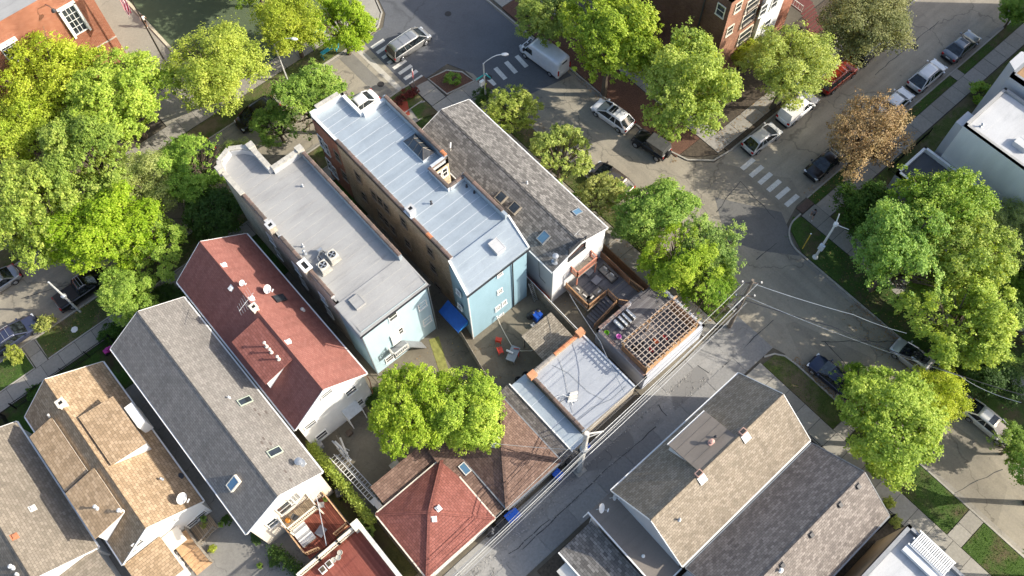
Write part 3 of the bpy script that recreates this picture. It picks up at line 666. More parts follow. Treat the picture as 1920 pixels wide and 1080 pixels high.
def strips(par, x0, x1, y0, y1, z, pitch, mt, zfun=None, name='membrane_strip', seed=1, over=.012):
    """rolled roofing laid in strips along X, each lapped on the next"""
    n = max(1, round((y1 - y0) / pitch)); p = (y1 - y0) / n; r = random.Random(seed)
    for i in range(n):
        a, b = y0 + i * p, y0 + (i + 1) * p
        zz = [(z if zfun is None else zfun(y)) for y in (a, b)]
        m = MB(); m.add([(x0, a, zz[0] + .028), (x1, a, zz[0] + .028), (x1, b, zz[1] + .006), (x0, b, zz[1] + .006), (x0, a, zz[0] - .03), (x1, a, zz[0] - .03), (x1, b, zz[1] - .03), (x0, b, zz[1] - .03)],
                        [(0, 1, 2, 3), (4, 5, 1, 0), (5, 6, 2, 1), (6, 7, 3, 2), (7, 4, 0, 3), (7, 6, 5, 4)])
        m.build(name, mt, par)
        if mt is MEM_S: MB().box(x0, x1, a - .02, a + .03, zz[0] + .0285, zz[0] + .036).build('roof_seam', FLASH, par)
# ------------------------------------------------------------------ buildings
Z = Vector((0, 0, 1)); UX = Vector((1, 0, 0)); UY = Vector((0, 1, 0))
def shell(root, poly, z0, z1, mats, fid=None, name='wall'):
    """walls of a polygon plan (counter-clockwise), fid: material index per edge"""
    m = MB(); n = len(poly)
    for i in range(n):
        a, b = poly[i], poly[(i + 1) % n]; m.add([(a[0], a[1], z0), (b[0], b[1], z0), (b[0], b[1], z1), (a[0], a[1], z1)], [(0, 1, 2, 3)], fid[i] if fid else 0)
    return m.build(name, mats, root)
def parapet(root, a, b, z0, z1, th, inside, mats, name='parapet'):
    """upstand from a to b; inside = +1 puts its thickness on the left of a->b; 2 materials: outside, inside"""
    a, b = Vector((*a, 0)), Vector((*b, 0)); d = (b - a).normalized(); n_ = Vector((-d.y, d.x, 0)) * inside * th
    q = [a, b, b + n_, a + n_]
    if inside < 0: q.reverse()
    m = MB(); m.prism([(p.x, p.y) for p in q], z0, z1)
    return m.build(name, mats, root)

# --- pale blue three-storey brick flats with two roof condensers
b1 = thing('apartment_building', 'three-storey flats with grey membrane roof, two air conditioners on top and pale blue rear wall', 'apartment building', (12, 39, 0))
fp = [at(*p, 10.0) for p in ((407, 321), (425, 311), (442, 292), (472, 284), (480, 278))]
front = [(12.3, 50.3), (11.7, 51.2), (10.6, 51.9), (9.3, 51.4), (8.75, 50.2)]
plan = [(8.8, 30.0), (15.5, 29.95), (15.5, 47.6), (12.35, 47.6)] + front
shell(b1, plan, 0, 9.45, [BR_TAN, SID_LB, STONE], [1, 0, 0, 0, 2, 2, 2, 2, 0])
MB().prism([(8.9, 33.6), (15.4, 33.6), (15.4, 47.5), (12.3, 47.5), (12.2, 50.2), (11.6, 51.0), (10.6, 51.7), (9.4, 51.2), (8.95, 50.2)], 9.2, 9.42).build('roof_slab', MEM_G, b1)
strips(b1, 9.1, 15.25, 33.3, 47.45, 9.42, .95, MEM_G)
strips(b1, 9.1, 12.1, 47.46, 51.0, 9.42, .9, MEM_G)
MB().slab([(8.55, 29.75, 9.35), (15.65, 29.75, 9.35), (15.65, 33.3, 9.5), (8.55, 33.3, 9.5)], .16).build('rear_roof', MEM_G, b1)
strips(b1, 8.6, 15.6, 29.8, 33.28, 9.4, .9, MEM_G, lambda y: 9.355 + (y - 29.75) * .043)
gutter(b1, (8.45, 29.68, 9.26), (15.75, 29.68, 9.26), DARK)
shell(b1, [(8.72, 30.0), (8.8, 30.0), (8.8, 33.4), (8.72, 33.4)], 0, 9.3, [SID_B], name='rear_side_wall')
parapet(b1, (15.5, 33.0), (15.5, 47.3), 9.0, 10.15, .3, 1, [MEM_S, ]); coping(b1, (15.36, 33.1, 10.15), (15.36, 47.0, 10.15))
parapet(b1, (8.8, 47.4), (8.8, 43.4), 9.0, 9.9, .3, 1, MEM_W); coping(b1, (8.95, 47.0, 9.9), (8.95, 43.7, 9.9))
parapet(b1, (8.8, 41.6), (8.8, 34.0), 9.0, 9.9, .3, 1, MEM_W); coping(b1, (8.95, 41.4, 9.9), (8.95, 33.9, 9.9))
parapet(b1, (12.35, 47.6), (15.5, 47.6), 9.0, 10.15, .32, -1, MEM_W); parapet(b1, (12.35, 50.3), (12.35, 47.6), 9.0, 10.2, .34, -1, MEM_W)
for i in range(len(front) - 1): parapet(b1, front[i + 1], front[i], 9.0, 10.0, .3, -1, MEM_W)
parapet(b1, (8.8, 50.2), (8.8, 47.0), 9.0, 9.9, .3, 1, MEM_W)
def stones(root, a, b, z, n, wd=.46, h=.14):
    a, b = Vector((*a, z)), Vector((*b, z)); d = b - a; l = d.length / n
    me = MB().box(-l / 2 + .01, l / 2 - .01, -wd / 2, wd / 2, 0, h).mesh('coping_stone', STONE)
    pieces('coping_stone', me, [a.lerp(b, (i + .5) / n) for i in range(n)], root, rz=(0, 0, math.atan2(d.y, d.x)))
stones(b1, (12.3, 47.45), (15.5, 47.45), 10.15, 5); stones(b1, (12.2, 50.6), (12.2, 47.7), 10.2, 4)
for i in range(len(front) - 1): stones(b1, front[i], front[i + 1], 10.0, 2)
stones(b1, (8.92, 50.1), (8.92, 47.1), 9.9, 5)
for (x, y) in ((15.3, 47.5), (12.25, 50.7), (8.85, 50.5)): MB().box(x - .32, x + .32, y - .32, y + .32, 9.6, 10.45).build('corner_pier', STONE, b1)
chimney(b1, (8.9, 42.7, 9.4), .62, .62, .9, BR_TAN, MEM_W); chimney(b1, (8.85, 37.6, 9.4), .7, 1.1, .8, BR_TAN, WHITE)
for (px, py) in ((736.7, 593.3), (748.3, 622.3), (791.7, 572.3), (800.5, 601)): wall_window(b1, 'y', 29.97, px, py, .75, 1.05, -1)
for (px, py) in ((757, 651), (730, 672)): wall_window(b1, 'y', 29.97, px, py, .7, .9, -1)
dc = aty(746, 652, 29.97)
for z in (2.8, 5.6):
    for y in (36.5, 40.5, 44.5): window_at(b1, (8.78, y, z), UY, -UX, .8, 1.4)
MB().box(11.0, 11.9, 29.85, 29.96, 3.2, 5.2).build('rear_door', WHITE, b1)
po = MB().box(10.4, 12.0, 28.9, 29.85, 2.9, 3.0).build('porch', GREYM, b1)
rails(b1, [(10.45, 29.8), (10.45, 28.95), (11.95, 28.95)], 3.0, 3.9, OFFW, .18, .06)
MB().bar((12.0, 29.4, 2.95), (13.6, 29.4, .1), .8, .08).build('stair_flight', GREYM, b1)
MB().tube([(8.66, 29.8, 9.2), (8.66, 29.8, .1)], .05, 6).build('downspout', GREYM, b1); MB().tube([(15.56, 29.82, 9.2), (15.56, 29.82, .1)], .05, 6).build('downspout', GREYM, b1)
slope_box(b1, 'roof_hatch', (10.2, 32.3, 9.5), Z, UX, .95, 1.15, .22, (MEM_G, MEM_G))
pipe_vent(b1, (9.6, 38.9, 9.5), .5, .07); pipe_vent(b1, (9.9, 39.6, 9.5), .3, .05); pipe_vent(b1, (13.4, 44.6, 9.5), .2, .05)
def condenser(label, x, y):
    c = thing('air_conditioner', label, 'air conditioner', (x, y, 9.46), group='rooftop air conditioners')
    mt = plain('condenser_beige', (.55, .53, .47), .5)
    MB().box(x - .5, x + .5, y - .5, y + .5, 9.46, 9.56).build('base_pad', STONE, c)
    MB().box(x - .42, x + .42, y - .42, y + .42, 9.56, 10.28).build('cabinet', mt, c)
    gme = MB()
    for k in range(7): gme.box(x - .43, x + .43, y - .435, y + .435, 9.62 + k * .09, 9.645 + k * .09)
    gme.build('louvre', GREYM, c)
    t = MB().lathe((x, y, 10.28), [(.40, 0), (.40, .05), (.34, .05), (.34, .002)], 20); t.build('fan_ring', mt, c)
    MB().lathe((x, y, 10.282), [(.33, 0), (.33, .006)], 20).build('fan_well', BLACK, c)
    f = MB()
    for k in range(4):
        a = k * math.pi / 2 + .4; f.add([(x + .05 * math.cos(a), y + .05 * math.sin(a), 10.3), (x + .3 * math.cos(a - .35), y + .3 * math.sin(a - .35), 10.295), (x + .3 * math.cos(a + .35), y + .3 * math.sin(a + .35), 10.32)], [(0, 1, 2)])
    f.lathe((x, y, 10.29), [(.08, 0), (.08, .04)], 8).build('fan', STEEL, c)
condenser('beige rooftop air conditioner nearer the chimney and brown coping', 10.0, 36.6); condenser('beige rooftop air conditioner nearer the middle of the grey roof', 11.15, 36.9)
lp = thing('refrigerant_lines', 'bundle of bent refrigerant pipes running over the grey roof behind the two air conditioners', 'pipes', (10.5, 38.2, 9.5))
for k in range(4): MB().tube([(10.0 + k * .12, 37.1, 9.6), (10.1 + k * .1, 37.7 + k * .1, 9.9 - k * .05), (10.6 + k * .12, 38.1, 9.75), (10.8 + k * .1, 37.5, 9.55)], .035, 5).build('pipe', [GREYM, STEEL, DARK, STEEL][k], lp)
MB().box(10.5, 10.9, 38.0, 38.25, 9.5, 10.0).build('junction_box', STEEL, lp)

TANW = plain('tan_window_frame', (.26, .215, .165), .8)
# --- blue building with silver roof
b2 = thing('apartment_building', 'tall flats with bright silver roof, pyramid skylight and sky blue rear walls', 'apartment building', (21.3, 38, 0))
plan = [(18.3, 29.9), (24.55, 29.9), (24.55, 35.6), (22.75, 35.6), (22.75, 37.9), (24.55, 37.9), (24.55, 46.9), (21.9, 46.9), (21.9, 49.9), (18.3, 50.1), (18.3, 46.2)]
shell(b2, plan, 0, 9.85, [BR_YEL, BR_RED], [0, 0, 0, 0, 0, 0, 1, 1, 1, 1, 0])
m = MB().prism([(18.35, 29.95), (24.5, 29.95), (24.5, 35.55), (22.7, 35.55), (22.7, 37.95), (24.5, 37.95), (24.5, 46.85), (21.85, 46.85), (21.85, 49.85), (18.35, 50.0)], 9.6, 9.8).build('roof_slab', MEM_S, b2)
strips(b2, 18.6, 22.3, 30.0, 46.9, 9.83, 1.05, MEM_S); strips(b2, 22.3, 24.25, 38.25, 46.9, 9.832, 1.05, MEM_S, seed=3); strips(b2, 22.3, 24.25, 30.0, 35.3, 9.832, 1.05, MEM_S); strips(b2, 18.6, 21.6, 46.92, 49.75, 9.83, .95, MEM_S)
zr = lambda y: 9.55 + (y - 26.65) * .12
rp = [(17.35, 26.8), (24.05, 26.75), (24.6, 29.88), (17.75, 29.92)]
shell(b2, [(17.45, 26.9), (24.0, 26.85), (24.45, 29.88), (18.0, 29.92)], 0, 9.6, [SID_B, SID_B], [0, 1, 0, 0], 'rear_wall')
MB().slab([(17.3, 26.7, 9.62), (24.15, 26.65, 9.62), (24.75, 29.95, 10.0), (18.1, 29.98, 10.0)], .14).build('rear_roof', MEM_S, b2)
m = MB()
for i in range(4):
    y0, y1 = 26.75 + i * .8, 27.55 + i * .8; x0a, x1a = 17.45 + (y0 - 26.7) * .24, 24.1 + (y0 - 26.7) * .18; x0b, x1b = 17.45 + (y1 - 26.7) * .24, 24.1 + (y1 - 26.7) * .18
    z0, z1 = 9.625 + (y0 - 26.7) * .116, 9.625 + (y1 - 26.7) * .116
    MB().add([(x0a, y0, z0 + .025), (x1a, y0, z0 + .025), (x1b, y1, z1 + .004), (x0b, y1, z1 + .004), (x0a, y0, z0 - .05), (x1a, y0, z0 - .05)], [(0, 1, 2, 3), (4, 5, 1, 0)]).build('membrane_strip', MEM_S, b2)
gutter(b2, (17.2, 26.62, 9.5), (24.2, 26.56, 9.5), DARK)
MB().bar((17.35, 26.7, 9.68), (18.15, 30.0, 10.08), .22, .16).build('edge_flashing', WHITE, b2); MB().bar((24.1, 26.7, 9.68), (24.7, 30.0, 10.1), .16, .16).build('edge_flashing', WHITE, b2)
parapet(b2, (24.55, 37.9), (24.55, 46.9), 9.5, 10.65, .28, 1, MEM_S); coping(b2, (24.42, 38.0, 10.65), (24.42, 46.7, 10.65), orange=(0,))
parapet(b2, (24.55, 29.9), (24.55, 35.6), 9.5, 10.65, .28, 1, MEM_S); coping(b2, (24.42, 30.4, 10.65), (24.42, 35.5, 10.65), orange=(8,))
parapet(b2, (22.75, 37.9), (24.55, 37.9), 9.5, 10.6, .26, 1, FLASH); coping(b2, (22.7, 38.0, 10.4), (24.4, 38.0, 10.4))
parapet(b2, (22.75, 35.4), (22.75, 38.1), 9.5, 10.4, .26, 1, FLASH); coping(b2, (22.6, 35.35, 10.4), (22.6, 38.1, 10.4))
parapet(b2, (24.55, 35.6), (22.75, 35.6), 9.5, 10.4, .26, 1, FLASH); coping(b2, (22.7, 35.45, 10.4), (24.2, 35.45, 10.4))
parapet(b2, (18.3, 46.2), (18.3, 30.0), 9.5, 10.0, .3, 1, FLASH); coping(b2, (18.42, 46.2, 10.0), (18.42, 36.4, 10.0)); coping(b2, (18.42, 35.2, 10.0), (18.42, 30.1, 10.0), orange=(3,))
for a, b in (((24.55, 46.9), (21.9, 46.9)), ((21.9, 46.9), (21.9, 49.9)), ((21.9, 49.9), (18.3, 50.1))): parapet(b2, a, b, 9.5, 10.35, .28, 1, FLASH); parapet(b2, (a[0], a[1]), (b[0], b[1]), 10.35, 10.42, .32, 1, WHITE, 'parapet_cap')
parapet(b2, (18.3, 50.1), (18.3, 46.2), 9.5, 10.0, .25, 1, WHITE)
stones(b2, (19.0, 50.1), (21.5, 49.95), 10.42, 3)
window_at(b2, (23.3, 37.88, 8.6), UX, -UY, .45, 1.1); window_at(b2, (24.0, 37.88, 8.6), UX, -UY, .45, 1.1)
sk = thing('roof_skylight', 'black hipped glass skylight beside the right parapet of the silver roof', 'skylight', (23.4, 40.6, 9.83))
X0, X1, Y0, Y1 = 22.75, 24.1, 39.2, 42.0
MB().box(X0, X1, Y0, Y1, 9.8, 10.15).build('kerb', FLASH, sk)
a, b = (23.42, 39.95, 10.75), (23.42, 41.25, 10.75); c4 = [(X0, Y0, 10.16), (X1, Y0, 10.16), (X1, Y1, 10.16), (X0, Y1, 10.16)]
for q in ([c4[0], c4[1], a], [c4[1], c4[2], b, a], [c4[2], c4[3], b], [c4[3], c4[0], a, b]): MB().poly(q).build('pane', GLASS, sk)
m = MB().tube([a, b], .045, 5)
for p, t in zip(c4, (a, a, b, b)): m.tube([p, t], .04, 5)
m.build('frame', plain('bronze', (.09, .08, .075), .4, .4), sk)
for k in range(1, 4):
    y = Y0 + k * (Y1 - Y0) / 4; ty = min(max(y, a[1]), b[1])
    MB().tube([(X0, y, 10.17), (23.42, ty, 10.76)], .025, 4).build('glazing_bar', WOODG, sk); MB().tube([(X1, y, 10.17), (23.42, ty, 10.76)], .025, 4).build('glazing_bar', WOODG, sk)
chimney(b2, (18.7, 35.8, 9.8), .62, .62, .85, MEM_W, MEM_W); pipe_vent(b2, (20.6, 35.4, 9.83), .35, .06, DARK); pipe_vent(b2, (24.0, 34.7, 9.83), .25, .05, DARK); pipe_vent(b2, (24.1, 33.8, 9.83), .2, .05, DARK)
slope_box(b2, 'roof_hatch', (22.0, 28.4, 9.84), Vector((0, -.116, 1)), UX, .95, 1.25, .42, (MEM_W, MEM_W))
for (px, py) in ((936.7, 513), (937, 545.7), (945, 568), (933, 577.5), (940, 592)): wall_window(b2, 'y', 26.86, px, py, .42, .62, -1)
for (px, py) in ((860, 549), (862.7, 575)): wall_window(b2, 'x', 17.5, px, py, .45, .7, -1)
MB().tube([(22.3, 26.75, 9.5), (22.35, 26.78, .1)], .06, 6).build('downspout', DARK, b2); MB().tube([(17.4, 26.84, 9.4), (17.42, 26.84, .1)], .06, 6, 0).build('corner_trim', WHITE, b2)
for (px, py) in ((701.7, 366.7), (713, 377), (725, 390), (715, 405), (725, 417), (737, 430), (721.7, 437), (733, 450), (743, 462), (757, 417), (765, 457), (807, 472), (813, 503), (822, 540), (647, 330), (672, 332), (683, 368), (633, 293)):
    wall_window(b2, 'x', 18.28, px, py, .75, 1.35, -1, TANW)
for (px, py) in ((607, 270), (622, 313)):
    wall_window(b2, 'x', 18.28, px - 3, py - 3, .8, 1.7, -1); wall_window(b2, 'x', 18.28, px + 5, py + 8, .8, 1.7, -1)
aw = thing('awning', 'bright blue canvas awning over the side door of the blue building', 'awning', (16.9, 28.8, 2.4))
BLUEC = plain('blue_canvas', (.01, .10, .42), .75, var=.1)
MB().slab([(16.3, 27.4, 2.35), (17.45, 27.4, 3.1), (17.45, 30.2, 3.1), (16.3, 30.2, 2.35)], .03).build('canvas_top', BLUEC, aw)
MB().slab([(16.3, 27.4, 2.35), (17.45, 27.4, 3.1), (17.45, 27.38, 2.35)], .02).build('canvas_end', plain('light_blue_canvas', (.02, .22, .62), .7), aw)
MB().box(16.28, 16.31, 27.4, 30.2, 2.1, 2.36).build('valance', BLUEC, aw)

# --- long shingled house beside the tree-lined street
h3, zf3 = gable('house', 'long white house with weathered grey shingle roof and red balcony at its rear', 'house', 25.1, 31.75, 24.7, 43.9, 6.65, 7.95, 'y', SID_G, SH_GREY, .15, wallmats=[SID_W, SID_G], gut=WHITE)
n3 = Vector((-(7.95 - 6.65), 0, 28.42 - 25.1)).normalized(); n3r = Vector(((7.95 - 6.65), 0, 31.75 - 28.42)).normalized()
p3 = (28.42, 30, 7.95)
for (px, py, lw, ll) in ((941, 371, .8, .95), (966, 391, .8, .95), (1020, 446, .75, 1.05)):
    slope_box(h3, 'skylight', atp(px, py, p3, n3), n3, UY, lw + .1, ll, .28 if px > 1000 else .34, (GREYM if px > 1000 else WOODG, SKYG if px > 1000 else GLASS))
slope_box(h3, 'skylight', atp(1082, 398, p3, n3r), n3r, UY, .6, .95, .12, (STEEL, SKYG))
q = atp(1041, 490, p3, n3); pipe_vent(h3, q - Z * .02, .95, .15, STEEL, True, 'flue_pipe'); pipe_vent(h3, atp(988, 344, p3, n3r), .25, .05)
q = atp(1082, 447, p3, n3); MB().tube([q, q + Vector((0, 0, 1.0))], .02, 4).tube([q + Vector((-.4, 0, .9)), q + Vector((.4, .1, .95))], .012, 4).tube([q + Vector((-.2, .3, .7)), q + Vector((.2, -.3, .75))], .012, 4).build('aerial', STEEL, h3)
MB().tube([(25.2, 24.72, 6.5), (25.2, 24.7, .1)], .05, 6).build('corner_trim', WHITE, h3)
wall_window(h3, 'y', 24.78, 1082, 466, 1.9, 2.0, -1, DARK, name='patio_door')
MB().box(25.235, 25.245, 25.6, 28.6, 1.2, 1.22).tube([(25.18, 26.6, 6.2), (25.18, 26.4, 3.2), (25.18, 25.6, 3.0)], .02, 4).build('cable', DARK, h3)
# red graffiti-like painted wall foot
MB().box(25.19, 25.22, 25.0, 28.6, .0, .9).build('painted_plinth', plain('coral_red_paint', (.5, .05, .03), .6, var=.3), h3)
MB().box(27.45, 30.0, 23.85, 24.75, 3.5, 3.62).build('balcony_floor', WOODG, h3)
rails(h3, [(27.5, 24.7), (27.5, 23.9), (29.95, 23.9), (29.95, 24.7)], 3.6, 4.6, WOODR, .15)
for k in range(2): MB().box(27.5 + k * 2.35, 27.6 + k * 2.35, 23.88, 23.98, 0, 3.5).build('post', WOODR, h3)
an = thing('tv_aerial', 'small white aerial on the shaded slope of the grey shingle roof near the parapet', 'aerial', atp(845, 283, p3, n3))
q = atp(845, 283, p3, n3); MB().tube([q, q + Vector((.1, 0, .8))], .025, 5).build('mast', WHITE, an); MB().bar(q + Vector((-.1, -.2, .8)), q + Vector((.3, .25, .8)), .12, .06).build('head', WHITE, an)

# --- red roofed house
h4, zf4 = gable('house', 'white gabled house with long brick-red roof and one red dormer', 'house', 0.05, 7.35, 28.15, 46.1, 6.2, 9.2, 'y', SID_W, SH_RED, .3, ridge=3.6)
n4 = Vector((-3.0, 0, 3.55)).normalized(); n4r = Vector((3.0, 0, 3.75)).normalized(); p4 = (3.6, 35, 9.2)
dm = MB()
dm.slab([(.45, 32.0, 8.3), (3.3, 32.0, 9.0), (3.3, 36.9, 9.0), (.45, 36.9, 8.3)], .12); dm.build('dormer_roof', SH_RED2, h4)
MB().prism([(.6, 32.2), (3.3, 32.2), (3.3, 36.7), (.6, 36.7)], [6.5, 8.6, 8.6, 6.5], [8.2, 8.88, 8.88, 8.2]).build('dormer_wall', SID_W, h4)
for (px, py) in ((637.5, 738.5), (670.5, 734.8), (579, 795), (600, 820), (657, 734), (671, 757)):
    pass
for (px, py, w_, h_) in ((612, 738, 1.0, .65), (658, 733, .95, 1.0), (671.5, 757, .95, 1.0), (581.5, 796, 1.0, .75), (603, 816, 1.0, 1.1), (700, 759, .6, .8)): wall_window(h4, 'y', 28.28, px, py, w_, h_, -1)
ho = aty(668, 786, 28.25)
MB().slab([(ho.x - .75, 27.3, 2.45), (ho.x + .75, 27.3, 2.45), (ho.x + .75, 28.4, 2.75), (ho.x - .75, 28.4, 2.75)], .06).build('porch_hood', plain('grey_fibreglass', (.5, .52, .53), .5), h4)
MB().box(ho.x - .75, ho.x - .68, 27.3, 28.4, .0, 2.45).box(ho.x + .68, ho.x + .75, 27.3, 27.4, 0, 2.45).build('hood_bracket', WHITE, h4)
for (px, py) in ((419.5, 497), (433.5, 540), (471.5, 560), (540, 641)):
    sl = px not in (433.5,); box_vent(h4, atp(px, py, p4, n4r if sl else n4), n4r if sl else n4, WHITE, .34)
chimney(h4, (3.55, 37.6, 9.1), .5, .5, .55, CREAM, CREAM)
for (x, y, hh) in ((2.4, 34.6, .75), (2.4, 33.9, .65), (2.5, 33.0, .55)): pipe_vent(h4, (x, y - .2, 8.3 + (x - .45) * .246), hh, .07, CREAM)
slope_box(h4, 'skylight', atp(524, 560, p4, n4r), n4r, UY, .75, 1.1, .14, (DARK, GLASS))
pipe_vent(h4, atp(568, 582, p4, n4r), .25, .08, OFFW)
MB().tube([(7.3, 28.25, 5.4), (7.3, 28.1, 4.6), (7.0, 28.3, .1)], .04, 6).build('downspout', plain('copper_red', (.3, .1, .06), .5), h4)
dish('white satellite dish with its arm raised on the red ridge, the upper left of two', (atp(455, 535, p4, n4r).x, atp(455, 535, p4, n4r).y), atp(455, 535, p4, n4r).z, -60, .7)
q = atp(503, 548, p4, n4r); dish('grey satellite dish by the skylight on the red roof, with a triangular shadow', (q.x, q.y), q.z, -60, 1.0)
ya = thing('tv_aerial', 'many-armed television aerial standing by the cream chimney on the red roof', 'aerial', (3.2, 37.9, 8.9))
MB().tube([(3.2, 37.9, 8.7), (3.2, 37.9, 10.5)], .025, 5).build('mast', STEEL, ya)
MB().tube([(2.4, 37.6, 10.45), (4.2, 38.2, 10.45)], .02, 5).build('boom', STEEL, ya)
me = MB().tube([(-.1, -.75, 0), (.1, .75, 0)], .011, 4).mesh('element', STEEL); pieces('element', me, [(2.45 + k * .22, 37.62 + k * .072, 10.46) for k in range(8)], ya, scale=[(1, .6 + .07 * k, 1) for k in range(8)])

# --- long grey roofed house
h5, zf5 = gable('house', 'long cream house with plain grey shingle roof, three skylights and rear decks', 'house', -7.5, -.3, 23.8, 44.3, 6.4, 8.6, 'y', SID_C, SH_WARM, .3)
n5 = Vector((-2.2, 0, 3.6)).normalized(); n5r = Vector((2.2, 0, 3.6)).normalized(); p5 = (-3.9, 30, 8.6)
slope_box(h5, 'skylight', atp(440.5, 906, p5, n5), n5, UY, .75, 1.15, .3, (CREAM, SKYG))
for (px, py) in ((459, 752.5), (515, 848)): slope_box(h5, 'skylight', atp(px, py, p5, n5r), n5r, UY, .65, 1.2, .12, (plain('pale_green_frame', (.42, .47, .38), .6), GLASS))
q = atp(563, 869, p5, n5r); pipe_vent(h5, q, .6, .17, STEEL, True, 'flue_pipe'); MB().slab([q + Vector((.2, -.3, -.12)), q + Vector((.6, -.3, -.43)), q + Vector((.6, .3, -.43)), q + Vector((.2, .3, -.12))], -.02).build('flashing_patch', FLASH, h5)
pipe_vent(h5, atp(430, 746, p5, n5r), .2, .05, WHITE)
me = MB().add([(-.17, -.09, 0), (.17, -.09, 0), (.17, .09, 0), (-.17, .09, 0)], [(0, 1, 2, 3)])
sm = plain('dark_shingle', (.12, .1, .09), .95)
for (px, py) in ((478, 768), (486, 777), (499, 773), (494, 822), (491, 830), (507, 832), (503, 843), (535, 884), (545, 900)):
    q = atp(px, py, p5, n5r) + n5r * .012; v = n5r.cross(UY)
    MB().slab([q + UY * .16 + v * .08, q - UY * .16 + v * .08, q - UY * .16 - v * .08, q + UY * .16 - v * .08], .008).build('shingle', sm, h5)
wall_window(h5, 'y', 23.93, 551, 934, .8, 1.5, -1, OFFW, name='patio_door', grid=(3, 5)); wall_window(h5, 'y', 23.93, 536, 950, 1.3, 1.9, -1, OFFW, name='patio_door')
wall_window(h5, 'y', 23.93, 511, 980, .8, 1.4, -1)
MB().box(-5.15, -2.25, 22.6, 23.8, 3.4, 3.52).build('balcony_floor', DECKT, h5)
rails(h5, [(-5.1, 23.8), (-5.1, 22.65), (-2.3, 22.65), (-2.3, 23.8)], 3.5, 4.5, CREAM, .14)
for x in (-5.1, -2.3): MB().box(x - .06, x + .06, 22.59, 22.71, 0, 3.4).build('post', CREAM, h5)
MB().box(-5.3, -1.25, 20.4, 23.8, 1.3, 1.45).build('lower_deck', DECKR, h5)
rails(h5, [(-1.3, 23.8), (-1.3, 20.5), (-2.6, 20.5)], 1.45, 2.45, WOODL, .14); rails(h5, [(-4.2, 20.45), (-5.3, 20.8), (-5.3, 23.7)], 1.45, 2.45, WOODL, .14)
for k in range(6): MB().box(-4.1, -2.7, 20.2 - k * .28, 20.48 - k * .28, 1.2 - k * .22, 1.28 - k * .22).build('step', DECKR, h5)

# --- tan roofed house with shed dormers
h6, zf6 = gable('house', 'white house with orange-tan shingle roof and three shed dormers', 'house', -16.5, -9.0, 29.35, 45.6, 3.4, 6.3, 'y', SID_W, SH_TAN, .3, ridge=-13.1)
n6 = Vector((-2.9, 0, 3.4)).normalized(); n6r = Vector((2.9, 0, 4.1)).normalized(); p6 = (-13.1, 35, 6.3)
def shed_dormer(h, xo, xi, y0, y1, zo, zi, roof, wall, base):
    s = 1 if xi > xo else -1
    MB().slab([(xo, y0, zo), (xi, y0, zi), (xi, y1, zi), (xo, y1, zo)], .11).build('dormer_roof', roof, h)
    q = [(xo + s * .2, y0 + .12), (xi, y0 + .12), (xi, y1 - .12), (xo + s * .2, y1 - .12)]; zb = [base, zi - .35, zi - .35, base]; zt = [zo - .03, zi - .12, zi - .12, zo - .03]
    if s < 0: q.reverse(); zb.reverse(); zt.reverse()
    MB().prism(q, zb, zt).build('dormer_wall', wall, h)
shed_dormer(h6, -9.6, -12.6, 35.5, 40.8, 5.75, 6.25, SH_TAN, SID_W, 3.9)
shed_dormer(h6, -16.65, -14.4, 36.6, 42.6, 5.2, 5.7, SH_TAN, SID_W, 3.4)
shed_dormer(h6, -16.65, -13.8, 31.6, 36.3, 5.5, 6.15, SH_TAN, SID_W, 3.4)
MB().box(-9.5, -8.75, 37.3, 39.5, 3.6, 5.4).build('bay_box', WHITE, h6)
chimney(h6, (-13.0, 42.6, 6.2), .6, .6, .5, CREAM, CREAM); pipe_vent(h6, atp(93.5, 780, p6, n6), .25, .06, OFFW)
pipe_vent(h6, atp(304, 899, p6, n6r), .3, .06); pipe_vent(h6, (-15.2, 33.4, 5.8), .55, .08, WHITE); pipe_vent(h6, (-13.9, 31.8, 6.05), .5, .09, WHITE); pipe_vent(h6, atp(338, 893, p6, n6r), .12, .12, DARK, False)
q = atp(345, 938, p6, n6r); dish('white satellite dish on the rear right corner of the orange-tan roof', (q.x, q.y), q.z, -60, 1.2, WHITE)
for (px, py, w_, h_) in ((377, 965, .85, .75), (361, 980, .85, .85), (326, 975, .25, .5), (259, 1018, .7, .8), (249, 1033, .4, .5)): wall_window(h6, 'y', 29.5, px, py, w_, h_, -1)
MB().slab([(-16.5, 26.1, 2.6), (-13.2, 26.1, 2.6), (-13.2, 29.4, 3.1), (-16.5, 29.4, 3.1)], .12).build('addition_roof', SH_TAN, h6)
shell(h6, [(-16.3, 26.3), (-13.4, 26.3), (-13.4, 29.4), (-16.3, 29.4)], 0, 2.55, [SID_W], name='addition_wall')
gutter(h6, (-16.5, 26.05, 2.5), (-13.2, 26.05, 2.5)); wall_window(h6, 'x', -13.39, 334.5, 1049, .7, .9, 1)
MB().slab([(-13.3, 28.0, 2.4), (-11.8, 28.0, 2.4), (-11.8, 29.4, 2.6), (-13.3, 29.4, 2.6)], .1).build('porch_canopy', CREAM, h6)
MB().box(-13.1, -11.5, 27.6, 29.3, .9, 1.0).build('landing', WOODL, h6)
for k in range(5): MB().box(-13.1, -11.6, 27.25 - k * .34, 27.6 - k * .34, .72 - k * .17, .8 - k * .17).build('step', WOODL, h6)
rails(h6, [(-11.5, 29.2), (-11.5, 27.6)], .9, 1.8, WOODG, .16); rails(h6, [(-11.5, 27.5, 0), (-11.5, 25.9, -.75)], .9, 1.75, WOODG, .16); rails(h6, [(-11.4, 27.6), (-9.8, 27.9)], .4, 1.3, WOODG, .15)
MB().box(-11.4, -9.6, 27.9, 29.3, .3, .4).build('low_platform', DECKT, h6)

